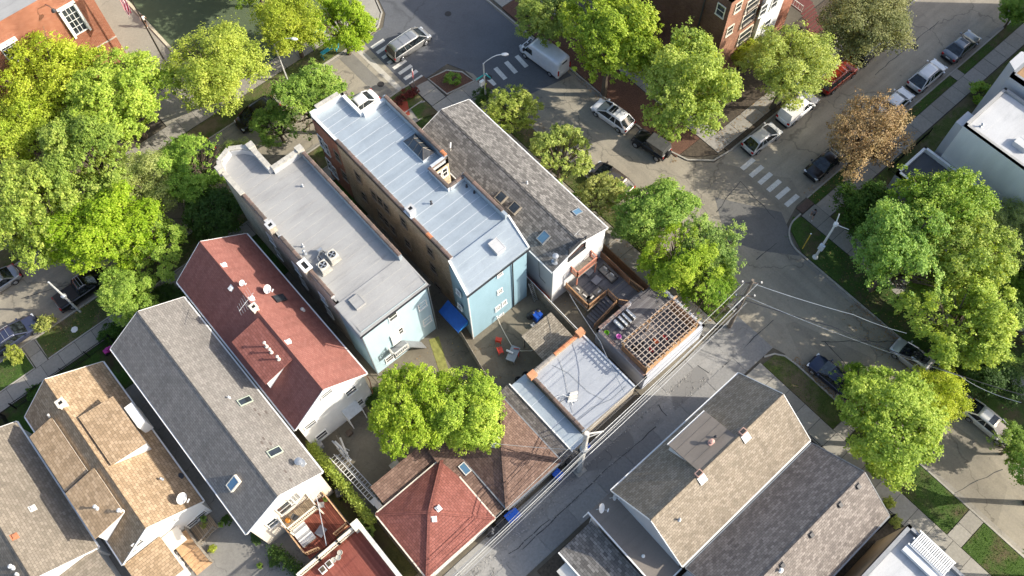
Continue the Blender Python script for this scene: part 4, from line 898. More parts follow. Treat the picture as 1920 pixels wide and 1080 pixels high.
# --- drab house at the left edge
h7, zf7 = gable('house', 'drab tan-grey roofed house cut by the lower left edge of the photo', 'house', -26.0, -17.4, 32.0, 46.0, 2.9, 5.7, 'y', SID_W, SH_DTAN, .2, ridge=-21.7)
n7 = Vector((2.8, 0, 4.3)).normalized(); p7 = (-21.7, 35, 5.7)
MB().slab([(-22.0, 28.0, 2.2), (-17.6, 28.0, 2.2), (-17.6, 32.1, 3.0), (-22.0, 32.1, 3.0)], .12).build('addition_roof', SH_DTAN, h7); shell(h7, [(-21.8, 28.2), (-17.8, 28.2), (-17.8, 32.1), (-21.8, 32.1)], 0, 2.15, [SID_W], name='addition_wall')
for (px, py, mt_) in ((61, 953, OFFW), (27, 1006, plain('rust', (.4, .16, .08), .8))): box_vent(h7, atp(px, py, p7, n7), n7, mt_, .4)
pipe_vent(h7, (-22.5, 34.0, 5.2), .5, .09, WHITE); pipe_vent(h7, (-22.5, 33.3, 5.2), .25, .07, OFFW)
# ------------------------------------------------------------------ houses right of the alley
h8, zf8 = gable('house', 'big buff-roofed house along the alley with flat dormer and two white chimney vents', 'house', 15.85, 30.6, .1, 7.75, 5.75, 8.65, 'x', SID_G, SH_BUFF, .2, gut=WHITE)
p8 = (20, 3.925, 8.65); n8 = Vector((0, -2.9, 3.825)).normalized(); n8l = Vector((0, 2.9, 3.825)).normalized()
MB().slab([(21.2, 4.0, 8.55), (25.35, 4.0, 8.55), (25.35, 7.15, 7.7), (21.2, 7.15, 7.7)], .12).build('dormer_roof', MEM_T, h8)
for k in range(1, 4): MB().slab([(21.2, 4.0 + k * .8, 8.565 - k * .216), (25.35, 4.0 + k * .8, 8.565 - k * .216), (25.35, 4.04 + k * .8, 8.56 - k * .216), (21.2, 4.04 + k * .8, 8.56 - k * .216)], .02).build('roof_seam', plain('seam', (.16, .14, .12), .9), h8)
MB().prism([(21.35, 4.2), (25.2, 4.2), (25.2, 7.0), (21.35, 7.0)], [8.0, 8.0, 6.0, 6.0], [8.36, 8.36, 7.62, 7.62]).build('dormer_wall', SID_W, h8); gutter(h8, (21.2, 7.2, 7.6), (25.35, 7.2, 7.6))
def ridge_vent(root, x, y, z):
    m = MB().box(x - .28, x + .28, y - .22, y + .22, z - .3, z + .32); o = m.build('chimney', plain('pink_brick', (.45, .28, .23), .85), root)
    MB().box(x - .2, x + .2, y - .14, y + .14, z + .32, z + .36).build('flue', BLACK, o)
    MB().slab([(x - .35, y - .75, z - .35), (x + .35, y - .75, z - .35), (x + .35, y - .2, z + .02), (x - .35, y - .2, z + .02)], .06).build('flashing_saddle', WHITE, o)
ridge_vent(h8, 25.9, 3.95, 8.6); ridge_vent(h8, 21.0, 3.95, 8.6); pipe_vent(h8, (23.6, 5.0, 8.3), .4, .11, plain('pink_vent', (.5, .3, .25), .7)); pipe_vent(h8, (24.2, 5.1, 8.2), .2, .06, DARK); pipe_vent(h8, atp(1273, 975, p8, n8), .3, .06)
for x in (18, 23, 28): window_at(h8, (x, 7.56, 3.6), UX, UY, .8, 1.3); window_at(h8, (x, .28, 3.6), UX, -UY, .8, 1.3)
for y in (2.5, 5.3): window_at(h8, (30.52, y, 3.6), UY, UX, .8, 1.3)
# low annex with dark roll roof
a8 = thing('house_annex', 'low flat-roofed annex with dark roll roofing and white fascia beside the buff-roofed house', 'annex', (15, 4, 0))
MB().slab([(13.55, .1, 4.55), (15.95, .1, 4.55), (16.0, 7.8, 4.95), (13.55, 7.8, 4.95)], .15).build('roof', MEM_T, a8)
shell(a8, [(13.75, .3), (15.95, .3), (15.95, 7.6), (13.75, 7.6)], 0, 4.5, [SID_W], name='wall')
gutter(a8, (13.48, .1, 4.5), (13.48, 7.85, 4.9)); gutter(a8, (13.5, .02, 4.5), (16.0, .02, 4.5)); MB().bar((13.4, 7.8, 4.85), (13.1, 7.9, 4.0), .08, .08).build('downspout', WHITE, a8)
pipe_vent(a8, (14.4, 2.6, 4.68), .12, .06, WHITE)
dish('pale satellite dish at the outer corner of the dark roll roof', (14.3, 7.35), 4.95, -60, 1.0, WHITE); dish('small dish bracket with white head nearer the buff roof corner', (15.7, 7.3), 4.98, -60, .7, WHITE)
# small dark garage roof at the bottom edge
g8 = thing('garage', 'small garage with dark grey shingle roof beside the alley at the bottom edge', 'garage', (11.6, 3, 0))
MB().slab([(10.0, -1, 3.0), (13.45, -1, 3.6), (13.45, 7.3, 3.6), (10.0, 7.3, 3.0)], .14).build('roof', SH_GREY, g8); shell(g8, [(10.2, -.8), (13.3, -.8), (13.3, 7.1), (10.2, 7.1)], 0, 3.0, [SID_G]); gutter(g8, (9.93, -1, 2.95), (9.93, 7.3, 2.95))
MB().slab([(8.9, 4.9, 2.4), (9.9, 4.9, 2.7), (9.9, 6.4, 2.7), (8.9, 6.4, 2.4)], .06).build('canopy', OFFW, g8)
h9, zf9 = gable('house', 'mixed grey-brown shingle house with four small roof vents, lower right', 'house', 16.0, 30.6, -7.85, -.2, 5.6, 8.35, 'x', SID_G, SH_MIX, .2, ridge=-4.25, gut=GREYM)
p9 = (20, -4.25, 8.35); n9 = Vector((0, -2.75, 3.6)).normalized()
for (px, py) in ((1608, 911), (1574, 945.5), (1520, 1002), (1465.5, 1059)): box_vent(h9, atp(px, py, p9, n9), n9, DARK, .34)
pipe_vent(h9, atp(1463, 1070, p9, n9), .3, .08, WHITE)
for y in (-2.4, -6): window_at(h9, (30.52, y, 3.6), UY, UX, .8, 1.3)
h10 = thing('flat_roof_building', 'white flat-roofed building with louvred canopy at the bottom right edge', 'building', (25, -13, 0))
shell(h10, [(18, -17), (30.6, -17), (30.6, -9.1), (18, -9.1)], 0, 6.9, [plain('bounce_lit_stucco', (.56, .40, .24), .85, var=.1), SID_G], [0, 1, 0, 0])  # tan colour holds the warm light bounced off the neighbouring roof
MB().box(18, 30.5, -16.9, -9.2, 6.35, 6.5).build('roof_slab', MEM_W, h10); strips(h10, 18.2, 29.2, -16.8, -9.5, 6.52, 1.0, MEM_W)
parapet(h10, (30.6, -9.1), (18, -9.1), 6.3, 7.0, .3, 1, GREYM); parapet(h10, (30.6, -17), (30.6, -9.1), 6.3, 7.0, .25, 1, GREYM)
cn = thing('louvred_canopy', 'white slatted metal canopy along the front edge of the white flat roof', 'canopy', (30, -11.6, 7))
for x in (29.35, 29.95, 30.75): MB().box(x - .06, x + .06, -13.1, -9.9, 7.0, 7.15).build('beam', WHITE, cn)
me = MB().box(-.66, .66, -.05, .05, 0, .05).mesh('slat', WHITE); pieces('slat', me, [(30.05, -13.0 + k * .16, 7.16) for k in range(19)], cn)
MB().box(28.7, 29.25, -13.0, -9.9, 6.6, 7.0).build('duct', plain('white_duct', (.66, .66, .66), .6), cn)

# ------------------------------------------------------------------ houses across the streets (right)
def flat_house(name, label, x0, x1, y0, y1, h, wall, roofm, pit=1.1, wins=(), par_=.45, capm=None, group=None, cat='house'):
    r = thing(name, label, cat, ((x0 + x1) / 2, (y0 + y1) / 2, 0), group=group)
    shell(r, [(x0, y0), (x1, y0), (x1, y1), (x0, y1)], 0, h - .02, [wall])
    MB().box(x0 + .05, x1 - .05, y0 + .05, y1 - .05, h - par_ - .2, h - par_ - .03).build('roof_slab', roofm, r)
    strips(r, x0 + .3, x1 - .3, y0 + .3, y1 - .3, h - par_, pit, roofm)
    for a, b in (((x1, y0), (x1, y1)), ((x1, y1), (x0, y1)), ((x0, y1), (x0, y0)), ((x0, y0), (x1, y0))): parapet(r, a, b, h - par_ - .1, h, .25, 1, capm or FLASH)
    for (ax, p, u, z) in wins:
        c, uu, nn = ((p, u, z), UY, UX * (1 if p > (x0 + x1) / 2 else -1)) if ax == 'x' else ((u, p, z), UX, UY * (1 if p > (y0 + y1) / 2 else -1))
        window_at(r, c, uu, nn, .85, 1.4)
    return r
MEM_D = membrane('dark_roof_membrane', (.075, .08, .088), (.055, .058, .06), .8)
rt = flat_house('row_house', 'white-roofed grey row house at the right edge with a low white skylight on top', 61.4, 67.5, -5, 9.9, 10.1, SID_W, MEM_W, 1.5, [('y', 9.92, 65.9, z) for z in (2, 5)], par_=.25, capm=MEM_G)
MB().box(61.8, 63.6, 9.93, 10.7, 0, 9.2).build('bay', SID_G, rt)
slope_box(rt, 'skylight', (63.2, 5.2, 9.87), Z, UX, .9, 1.3, .5, (MEM_W, MEM_W)); pipe_vent(rt, (62.4, 8.8, 9.87), .3, .07)
rt2 = flat_house('row_house', 'row house with tan gravel roof and grey bay, upper right edge', 68.2, 74.2, -5, 10.3, 11.2, SID_G, plain('tan_gravel', (.30, .19, .105), .95, var=.15), 15, [('y', 10.32, 72.9, 5), ('y', 10.32, 72.9, 8)], capm=GREYM)
MB().prism([(68.6, 10.3), (71.4, 10.3), (70.9, 11.2), (69.1, 11.2)], 0, 11.2).build('bay', SID_G, rt2)
flat_house('row_house', 'brick row house beyond the right edge, next after the tan gravel roof', 75.4, 81.6, -6, 10.2, 13, BR_DRK, MEM_G, 1.5)
flat_house('row_house', 'brick row house beyond the right edge, second after the tan gravel roof', 82.8, 89.0, -6, 10.2, 13, BR_YEL, MEM_G, 1.5)
flat_house('row_house', 'brick row house beyond the right edge, third after the tan gravel roof', 90.2, 96.2, -6, 10.2, 12.8, BR_RED, MEM_G, 1.5)
flat_house('side_building', 'low grey building with dark flat roof between the trees and the white-roofed row house', 57.0, 61.3, 1.0, 11.6, 5.0, SID_G, MEM_D, 1.2, [('x', 56.98, y, 2.4) for y in (2.5, 5.5, 8.5)], capm=WHITE)
flat_house('flat_roof_house', 'grey-roofed house under the trees above the silver car, right edge', 55.2, 66, -9.4, -5.2, 7.5, SID_G, MEM_G, 1.2, [('x', 55.18, y, z) for y in (-8.5, -6.2) for z in (2, 5)], capm=GREYM)
flat_house('flat_roof_house', 'flat-roofed house behind the trees near the white sedan, right edge', 55.4, 66, -21.5, -11.5, 9.5, BR_YEL, MEM_G, 1.2, [('x', 55.38, y, z) for y in (-18, -15.4, -13) for z in (2, 5)], capm=GREYM)
# ------------------------------------------------------------------ brick apartments upper right
nb = thing('apartment_building', 'brick apartments with one shade-darkened wall and one sunlit salmon wall, top edge right of centre', 'apartment building', (58, 40, 0))
BR_SAL = brickm('salmon_brick', (.26, .115, .078), (.30, .14, .095), (.35, .175, .12), (.42, .30, .23), .22, .08)
shell(nb, [(54.1, 32), (59.6, 32), (59.6, 31.6), (63.0, 31.6), (63.0, 32.6), (67, 32.6), (67, 48), (54.1, 48)], 0, 13, [BR_DRK, BR_SAL, SID_W, BR_RED], [1, 2, 2, 2, 3, 0, 0, 0])  # shade put into the colour: darker brick away from the sun, salmon facing it
MB().box(54.15, 66.9, 32.7, 48, 12.6, 12.9).build('roof_slab', MEM_G, nb)
for (px, py, w_, h_) in ((1384, 13, .8, 1.1), (1368, 57, .8, 1.1), (1403, 33, 1.9, 1.6), (1396, 66, 1.9, 1.6), (1412, 5, 1.9, 1.4)):
    o = wall_window(nb, 'y', 31.98, px, py, w_, h_, -1, CREAM)
    if w_ > 1:
        c = aty(px, py, 31.98); rails(nb, [(c.x - w_ / 2, 31.75), (c.x + w_ / 2, 31.75)], c.z - h_ / 2 - .1, c.z - h_ / 2 + .75, DARK, .2, .05, 'balcony_rail', .02, .04)
for (px, py) in ((1431, 19), (1437, 47), (1452, 5)): wall_window(nb, 'y', 31.58, px, py, .9, 1.4, -1)
c = atx(1351.6, 19.7, 54.1); window_at(nb, (54.08, c.y, c.z), UY, -UX, .85, 1.3, CREAM); c = atx(1318, 19, 54.1); MB().tube([(54.0, c.y, 12.9), (54.0, c.y, .1)], .09, 6).build('downspout', DARK, nb)
ps = thing('porch_stair', 'dark red wooden porch stairs with pale rails beside the brick apartments', 'stairs', (69, 31, 0))
for k in range(8): MB().box(67.6, 69.6, 31.2 - k * .28, 31.48 - k * .28, 2.4 - k * .28, 2.47 - k * .28).build('step', plain('oxblood', (.13, .035, .03), .8), ps)
MB().box(67.6, 69.6, 31.5, 33.2, 2.6, 2.7).build('landing', plain('oxblood', (.13, .035, .03), .8), ps); MB().box(67.6, 69.6, 31.5, 33.2, 5.4, 5.5).build('upper_landing', plain('oxblood', (.13, .035, .03), .8), ps)
rails(ps, [(67.6, 31.5, 0), (67.6, 33.2, 0)], 2.7, 3.6, OFFW, .3, .06); rails(ps, [(67.6, 31.5, 0), (69.6, 31.5, 0)], 5.5, 6.4, OFFW, .3, .06)
# ------------------------------------------------------------------ brick school upper left
sb = thing('school_building', 'bright red brick building with a white gridded window in the upper left corner', 'building', (-8, 84, 0))
YW = 77.2
shell(sb, [(-45, YW), (10.75, YW), (10.75, 97), (-45, 97)], 0, 12, [BR_NW]); MB().box(-45, 10.7, YW + .1, 97, 11.6, 11.8).build('roof_slab', MEM_G, sb)
c0, c1 = aty(132, 15, YW), aty(163, 56, YW); cc = aty(139, 37, YW)
wo_ = window_at(sb, (cc.x, YW - .02, cc.z), UX, -UY, 1.25, max(1.6, (c0.z - c1.z)), WHITE, True, 'window', (3, 4))
MB().box(cc.x - .95, cc.x - .72, YW - .25, YW, cc.z - 1.9, cc.z + 1.9).box(cc.x + .72, cc.x + .95, YW - .25, YW, cc.z - 1.9, cc.z + 1.9).box(cc.x - .95, cc.x + .95, YW - .25, YW, cc.z + 1.75, cc.z + 2.05).build('window_surround', WHITE, sb)
c = aty(22, 97, YW); window_at(sb, (c.x, YW - .02, c.z), UX, -UY, 1.3, 2.4, WHITE, True, 'window', (3, 4)); MB().box(c.x - 1.1, c.x + 1.1, YW - .5, YW, c.z + 1.2, c.z + 1.4).build('door_hood', WHITE, sb)
c = aty(212, 70, YW); MB().box(-20, 10.8, YW - .07, YW + .02, c.z - .12, c.z + .02).build('stone_band', STONE, sb)
c = aty(88, 5, YW); wl = thing('wall_lamp', 'dark gooseneck lamp on the red brick wall, top left', 'wall lamp', (c.x, YW, c.z))
MB().tube([(c.x - .3, YW, c.z - .2), (c.x - .3, YW - .7, c.z + .5), (c.x - .1, YW - 1.1, c.z + .45), (c.x, YW - 1.2, c.z + .1)], .04, 6).build('arm', DARK, wl); MB().lathe((c.x, YW - 1.2, c.z - .2), [(.26, 0), (.2, .16), (.07, .32)], 10).build('lamp_shade', DARK, wl)
# ------------------------------------------------------------------ garages and back yards
def hip(name, label, x0, x1, y0, y1, ze, za, apex, roof, wall, gut=None, cat='garage', oh=.25):
    g = thing(name, label, cat, ((x0 + x1) / 2, (y0 + y1) / 2, 0))
    shell(g, [(x0 + oh, y0 + oh), (x1 - oh, y0 + oh), (x1 - oh, y1 - oh), (x0 + oh, y1 - oh)], 0, ze - .02, [wall])
    A = (apex[0], apex[1], za); C = [(x0, y0, ze), (x1, y0, ze), (x1, y1, ze), (x0, y1, ze)]
    for i in range(4):
        MB().slab([C[i], C[(i + 1) % 4], A], .1).build('roof_slope', roof, g)
        a, b = Vector(C[i]), Vector(A); n = 9; me = MB().box(-(b - a).length / n / 2, (b - a).length / n / 2, -.13, .13, 0, .035).mesh('hip_tile', roof)
        d = (b - a).normalized(); rot = d.to_track_quat('X', 'Z').to_euler(); pieces('hip_tile', me, [a.lerp(b, (k + .5) / n) + Z * .03 for k in range(n)], g, rz=tuple(rot))
        gutter(g, tuple(Vector(C[i]) - Z * .07 + (Vector((0, -.06, 0)), Vector((.06, 0, 0)), Vector((0, .06, 0)), Vector((-.06, 0, 0)))[i]), tuple(Vector(C[(i + 1) % 4]) - Z * .07 + (Vector((0, -.06, 0)), Vector((.06, 0, 0)), Vector((0, .06, 0)), Vector((-.06, 0, 0)))[i]), gut)
    return g
g1 = hip('garage', 'hip-roofed garage with salmon red shingles and two white roof vents', .9, 7.9, 12.7, 19.35, 2.85, 4.5, (4.15, 16.2), SH_RED2, BR_TAN, CREAM)
box_vent(g1, (4.1, 15.6, 4.25), (-.3, -.4, 1), WHITE, .34); box_vent(g1, (4.9, 16.0, 4.3), (.3, 0, 1), WHITE, .34)
MB().box(1.6, 7.2, 12.93, 12.96, .05, 2.4).build('garage_door', OFFW, g1)
g2 = hip('garage', 'hip-roofed garage with brown shingles and orange hip tiles beside the alley', 9.15, 15.1, 12.6, 20.1, 2.85, 4.5, (12.0, 16.4), SH_BRN, BR_TAN, GREYM)
box_vent(g2, (11.6, 17.0, 4.25), (-.2, .3, 1), WHITE, .36); box_vent(g2, (12.2, 17.3, 4.2), (.2, .3, 1), WHITE, .36)
MB().box(10, 14.3, 12.83, 12.86, .05, 2.4).build('garage_door', OFFW, g2)
g3 = thing('garage', 'narrow brown-shingled lean-to garage with one skylight between the red and brown hip roofs', 'garage', (8.5, 16, 0))
MB().slab([(7.3, 12.9, 2.5), (9.1, 12.9, 2.5), (9.1, 20.6, 3.1), (7.3, 20.6, 3.1)], .12).build('roof', SH_BRN, g3); shell(g3, [(7.95, 13.1), (9.0, 13.1), (9.0, 20.4), (7.95, 20.4)], 0, 2.5, [BR_TAN])
slope_box(g3, 'skylight', (8.7, 17.4, 2.86), Vector((0, -.08, 1)), UX, .65, 1.0, .1, (OFFW, SKYG))
g4 = thing('shed', 'brown-shingled lean-to shed behind the red hip roof, next to the concrete yard', 'shed', (4.5, 20.4, 0))
MB().slab([(1.9, 19.45, 2.5), (8.3, 19.45, 2.5), (8.3, 21.4, 2.9), (1.9, 21.4, 2.9)], .1).build('roof', SH_BRN, g4); shell(g4, [(2.0, 19.5), (8.2, 19.5), (8.2, 21.3), (2.0, 21.3)], 0, 2.5, [SID_C])
g5 = thing('garage', 'narrow silver-roofed garage between the brown hip roof and the wide silver roof', 'garage', (16.5, 16.3, 0))
strips(g5, 16.35, 17.95, 12.6, 20.3, 2.95, 2.6, MEM_S); MB().slab([(15.15, 12.5, 2.55), (16.35, 12.5, 2.98), (16.35, 20.6, 2.98), (15.15, 20.6, 2.55)], .1).build('roof_slope', SH_MIX, g5)
shell(g5, [(15.3, 12.7), (17.95, 12.7), (17.95, 20.2), (15.3, 20.2)], 0, 2.55, [BR_TAN]); MB().box(16.3, 17.95, 12.65, 20.25, 2.6, 2.9).build('roof_slab', MEM_S, g5)
MB().bar((16.33, 12.5, 3.0), (16.33, 20.5, 3.0), .1, .08).build('edge_flashing', WHITE, g5)
g6 = thing('garage', 'wide garage with wrinkled silver roof and orange corner blocks', 'garage', (21, 16.5, 0))
shell(g6, [(18.0, 13.1), (24.2, 13.1), (24.2, 19.9), (18.0, 19.9)], 0, 3.3, [BR_TAN]); MB().box(18.05, 24.15, 13.15, 19.85, 3.0, 3.24).build('roof_slab', MEM_S, g6)
strips(g6, 18.25, 24.0, 13.1, 19.6, 3.27, 1.25, membrane('bright_silver_coating', (.40, .42, .45), (.29, .32, .365), .4, .1))
parapet(g6, (18.0, 19.9), (18.0, 13.1), 3.1, 3.55, .28, 1, MEM_S); coping(g6, (18.12, 19.2, 3.55), (18.12, 13.2, 3.55))
parapet(g6, (24.2, 19.9), (18.0, 19.9), 3.1, 3.6, .3, 1, BR_TAN); coping(g6, (20.9, 19.75, 3.6), (23.8, 19.75, 3.6), ORG, .55); coping(g6, (18.4, 19.75, 3.6), (20.8, 19.75, 3.6), plain('grey_coping', (.24, .22, .2), .8), .6)
parapet(g6, (24.2, 13.1), (24.2, 19.9), 3.1, 3.4, .16, 1, FLASH)
for (x, y) in ((23.95, 19.75), (18.15, 19.6)): MB().box(x - .36, x + .36, y - .3, y + .3, 3.4, 4.0).build('corner_block', plain('orange_block', (.52, .25, .13), .8), g6)
pl_ = thing('plank_pile', 'small pile of white hollow planks and cables on the silver garage roof', 'plank pile', (19.5, 16.2, 3.3))
for k in range(5): MB().bar((18.9 + k * .16, 15.9 + k * .1, 3.36 + (k % 2) * .09), (19.6 + k * .14, 15.5 + k * .12, 3.38 + (k % 2) * .1), .16, .08).build('plank', [WHITE, OFFW, CREAM][k % 3], pl_)
for k in range(3): MB().tube([(18.4, 16.9 - k * .3, 3.34), (19.0, 16.6 - k * .2, 3.5), (19.3, 16.0, 3.35), (19.0 + k * .3, 15.4, 3.33)], .025, 5).build('cable', [WHITE, STEEL, DARK][k], pl_)
for k, (a, b) in enumerate((((18.4, 14.2, 3.34), (23.6, 13.6, 3.34)), ((20.2, 19.2, 3.34), (21.3, 14.0, 3.34)), ((21.0, 19.3, 3.34), (18.6, 14.9, 3.34)))):
    a, b = Vector(a), Vector(b); tag(MB().tube([a, a.lerp(b, .3) + Vector((.2, .12, 0)), a.lerp(b, .7) + Vector((-.15, -.2, 0)), b], .013, 5).build('cable', GREYM), ['dark cable lying across the alley end of the silver garage roof', 'dark cable snaking down the middle of the silver garage roof', 'dark cable crossing the silver garage roof towards the clay copings'][k], 'cable')
g7 = thing('lean_to', 'olive-shingled lean-to roof at the back of the yard behind the orange clay copings', 'lean-to', (22, 21.8, 0))
MB().slab([(20.2, 20.25, 2.15), (23.75, 20.25, 2.15), (23.75, 23.3, 2.55), (20.2, 23.3, 2.55)], .1).build('roof', SH_OLIVE, g7)
for (x, y) in ((20.35, 20.4), (23.6, 20.4), (20.35, 23.1), (23.6, 23.1)): MB().box(x - .06, x + .06, y - .06, y + .06, 0, 2.2 + (y - 20.3) * .12).build('post', WOODG, g7)
# roof-deck garage of the shingled house
g8_ = thing('deck_garage', 'garage with a grey timber roof deck, white walls and a cedar screen below the pergola', 'garage', (29, 16.2, 0))
ST = plain('white_stucco', (.50, .53, .60), .8, var=.06)
shell(g8_, [(25.5, 13.1), (32.9, 13.1), (32.9, 19.2), (25.5, 19.2)], 0, 2.5, [ST]); MB().box(25.55, 32.85, 13.15, 19.15, 2.3, 2.52).build('roof_slab', DECKG, g8_)
for a, b in (((32.9, 13.1), (32.9, 19.2)), ((25.5, 19.2), (25.5, 13.1)), ((25.5, 13.1), (32.9, 13.1)), ((29.6, 19.2), (25.5, 19.2))): parapet(g8_, a, b, 2.4, 3.05, .22, 1, ST)
nb_ = 38; me = MB().box(-3.4, 3.4, -.065, .065, 0, .03).mesh('deck_board', tilecol('deck_board', (.13, .12, .125), (.165, .155, .16), (.21, .2, .205)))
pieces('deck_board', me, [(29.2, 13.42 + k * .149, 2.53) for k in range(nb_)], g8_)
coping(g8_, (25.6, 18.9, 3.05), (25.6, 13.3, 3.05), tilecol('flag_coping', (.30, .23, .2), (.4, .33, .28), (.36, .22, .17)), .6, .3, .06); coping(g8_, (25.7, 19.1, 3.05), (29.5, 19.1, 3.05), tilecol('flag_coping2', (.30, .23, .2), (.4, .33, .28), (.36, .22, .17)), .6, .3, .06)
def board_fence(root, a, b, z0, h, n, mt, name='board', t=.025, horizontal=True, post=True):
    a, b = Vector((*a, z0)), Vector((*b, z0)); d = (b - a); L = d.length; ang = math.atan2(d.y, d.x)
    if horizontal:
        me = MB().box(-L / 2, L / 2, -t, t, .01, h / n - .012).mesh(name, mt); pieces(name, me, [(a + b) / 2 + Z * (k * h / n) for k in range(n)], root, rz=(0, 0, ang))
    else:
        me = MB().box(-L / n / 2 + .006, L / n / 2 - .006, -t, t, 0, h).mesh(name, mt); pieces(name, me, [a.lerp(b, (k + .5) / n) for k in range(n)], root, rz=(0, 0, ang))
    if post:
        k = max(2, int(L / 1.9) + 1)
        for i in range(k):
            p = a.lerp(b, i / (k - 1)); MB().box(p.x - .05, p.x + .05, p.y - .05, p.y + .05, z0, z0 + h + .06).build('post', mt, root)
CED = tilecol('cedar_board', (.42, .24, .12), (.52, .32, .17), (.60, .39, .22)); CEDD = tilecol('cedar_board_brown', (.24, .13, .075), (.32, .18, .10), (.38, .22, .12))
pg = thing('pergola', 'open timber lattice pergola over the far end of the grey roof deck', 'pergola', (28.8, 14.6, 2.55))
board_fence(pg, (25.75, 13.35), (31.9, 13.35), 2.6, 1.7, 10, CED); board_fence(pg, (25.75, 13.4), (25.75, 16.3), 2.6, 1.5, 9, CEDD); board_fence(pg, (31.9, 13.4), (31.9, 16.3), 2.6, 1.7, 10, CEDD)
for x in (25.8, 28.8, 31.8):
    for y in (13.4, 16.25): MB().box(x - .07, x + .07, y - .07, y + .07, 2.55, 5.15).build('post', WOODL, pg)
for y in (13.4, 16.25): MB().box(25.4, 32.2, y - .05, y + .05, 5.0, 5.2).build('beam', WOODL, pg)
PG = tilecol('pergola_slat', (.34, .27, .22), (.40, .33, .27), (.45, .39, .335))
me = MB().box(-.03, .03, -1.75, 1.75, 0, .14).mesh('rafter', PG); pieces('rafter', me, [(25.6 + k * .463, 14.82, 5.2) for k in range(14)], pg)
me = MB().box(-3.3, 3.3, -.025, .025, 0, .06).mesh('slat', PG); pieces('slat', me, [(28.7, 13.35 + k * .37, 5.345) for k in range(9)], pg)
# the raised timber deck behind the shingled house
dk = thing('timber_deck', 'raised grey timber deck with brown railings and stairs behind the white shingled house', 'deck', (29, 22, 0))
MB().box(26.7, 31.4, 21.5, 24.75, 1.35, 1.5).box(29.2, 31.4, 19.3, 21.5, 1.35, 1.5).build('deck_frame', WOODG, dk)
dm_ = tilecol('grey_deck_board', (.12, .12, .13), (.155, .15, .16), (.19, .185, .195))
me = MB().box(-2.35, 2.35, -.066, .066, 0, .03).mesh('deck_board', dm_); pieces('deck_board', me, [(29.05, 21.6 + k * .15, 1.51) for k in range(21)], dk)
me = MB().box(-1.1, 1.1, -.066, .066, 0, .03).mesh('deck_board', dm_); pieces('deck_board', me, [(30.3, 19.4 + k * .15, 1.51) for k in range(14)], dk)
me = MB().box(-.15, .15, -.62, .62, 0, .05).mesh('step', dm_); pieces('step', me, [(28.9 - k * .3, 20.9, 1.36 - k * .15) for k in range(9)], dk)
me = MB().box(-.9, .9, -.14, .14, 0, .05).mesh('step', dm_); pieces('step', me, [(30.5, 19.35 - k * .03, 1.7 + k * .28) for k in range(4)], dk)
rails(dk, [(26.8, 24.5), (26.8, 21.55), (28.95, 21.55)], 1.5, 2.5, WOOD, .14); rails(dk, [(29.2, 21.5), (29.2, 20.2), (29.9, 19.3)], 1.5, 2.5, WOOD, .14)
rails(dk, [(29.0, 20.2, 0), (26.4, 20.2, -1.3)], 1.5, 2.4, WOOD, .14)
rails(dk, [(31.4, 20.9), (31.6, 19.4)], 1.5, 2.6, WOOD, .14)
board_fence(dk, (31.45, 24.8), (31.45, 20.9), 1.5, 1.1, 7, CEDD)
# furniture on the decks
def furn(kind, label, x, y, z, rz=0, group=None):
    SOFA = plain('taupe_cushion', (.26, .235, .2), .9); WIC = plain('wicker', (.10, .09, .08), .9)
    if kind == 'sofa':
        t = thing('outdoor_sofa', label, 'sofa', (x, y, z), rz, group); W = .95
        MB().box(-W, W, -.38, .38, .05, .28).build('base', WIC, t); MB().box(-W, W, .24, .4, .28, .72).build('backrest', WIC, t)
        for s in (-1, 1): MB().box(s * W - .07 if s > 0 else -W, W if s > 0 else -W + .07, -.38, .3, .28, .55).build('armrest', WIC, t)
        for s in (-.45, .45): MB().box(s - .41, s + .41, -.37, .22, .285, .42).build('seat_cushion', SOFA, t); MB().bar((s - .2, .05, .6), (s + .2, .1, .62), .12, .36).build('throw_pillow', plain('print_pillow', (.5, .48, .44), .9), t)
    elif kind == 'round':
        t = thing('side_table', label, 'table', (x, y, z), rz, group)
        MB().lathe((0, 0, .42), [(.27, 0), (.29, .02), (.29, .05), (.27, .05)], 18).build('tabletop', plain('pale_blue_top', (.22, .42, .68), .25), t); MB().lathe((0, 0, 0), [(.24, 0), (.26, .2), (.24, .42)], 14).build('base', plain('navy_drum', (.02, .05, .14), .5), t)
    elif kind == 'square':
        t = thing('coffee_table', label, 'table', (x, y, z), rz, group)
        MB().box(-.4, .4, -.35, .35, .36, .42).build('tabletop', plain('grey_top', (.2, .2, .22), .5), t)
        for a in (-.33, .33):
            for b in (-.28, .28): MB().box(a - .03, a + .03, b - .03, b + .03, 0, .36).build('leg', DARK, t)
    elif kind == 'pot':
        t = thing('planter_pot', label, 'planter', (x, y, z), rz, group)
        MB().lathe((0, 0, 0), [(.18, 0), (.26, .38), (.29, .42), (.24, .42), (.2, .36)], 14).build('pot', plain('stone_pot', (.28, .27, .24), .8), t); MB().lathe((0, 0, .34), [(.2, 0), (.2, .03)], 12).build('soil', SOIL, t)
    return t
furn('sofa', 'taupe sofa with throw pillows in front of the solid cedar fence on the timber deck', 30.6, 22.9, 1.54, -math.pi / 2)
furn('sofa', 'taupe sofa along the baluster railing at the left side of the timber deck', 27.35, 23.0, 1.54, math.pi / 2); furn('sofa', 'taupe sofa with its back to the head of the deck stairs', 28.1, 22.05, 1.54, math.pi)
furn('round', 'round blue side table nearest the salmon balcony', 28.6, 24.0, 1.54); furn('round', 'round blue side table between the two sofas by the deck stairs', 27.2, 22.0, 1.54); furn('round', 'round blue side table nearest the solid cedar fence corner', 30.7, 21.6, 1.54)
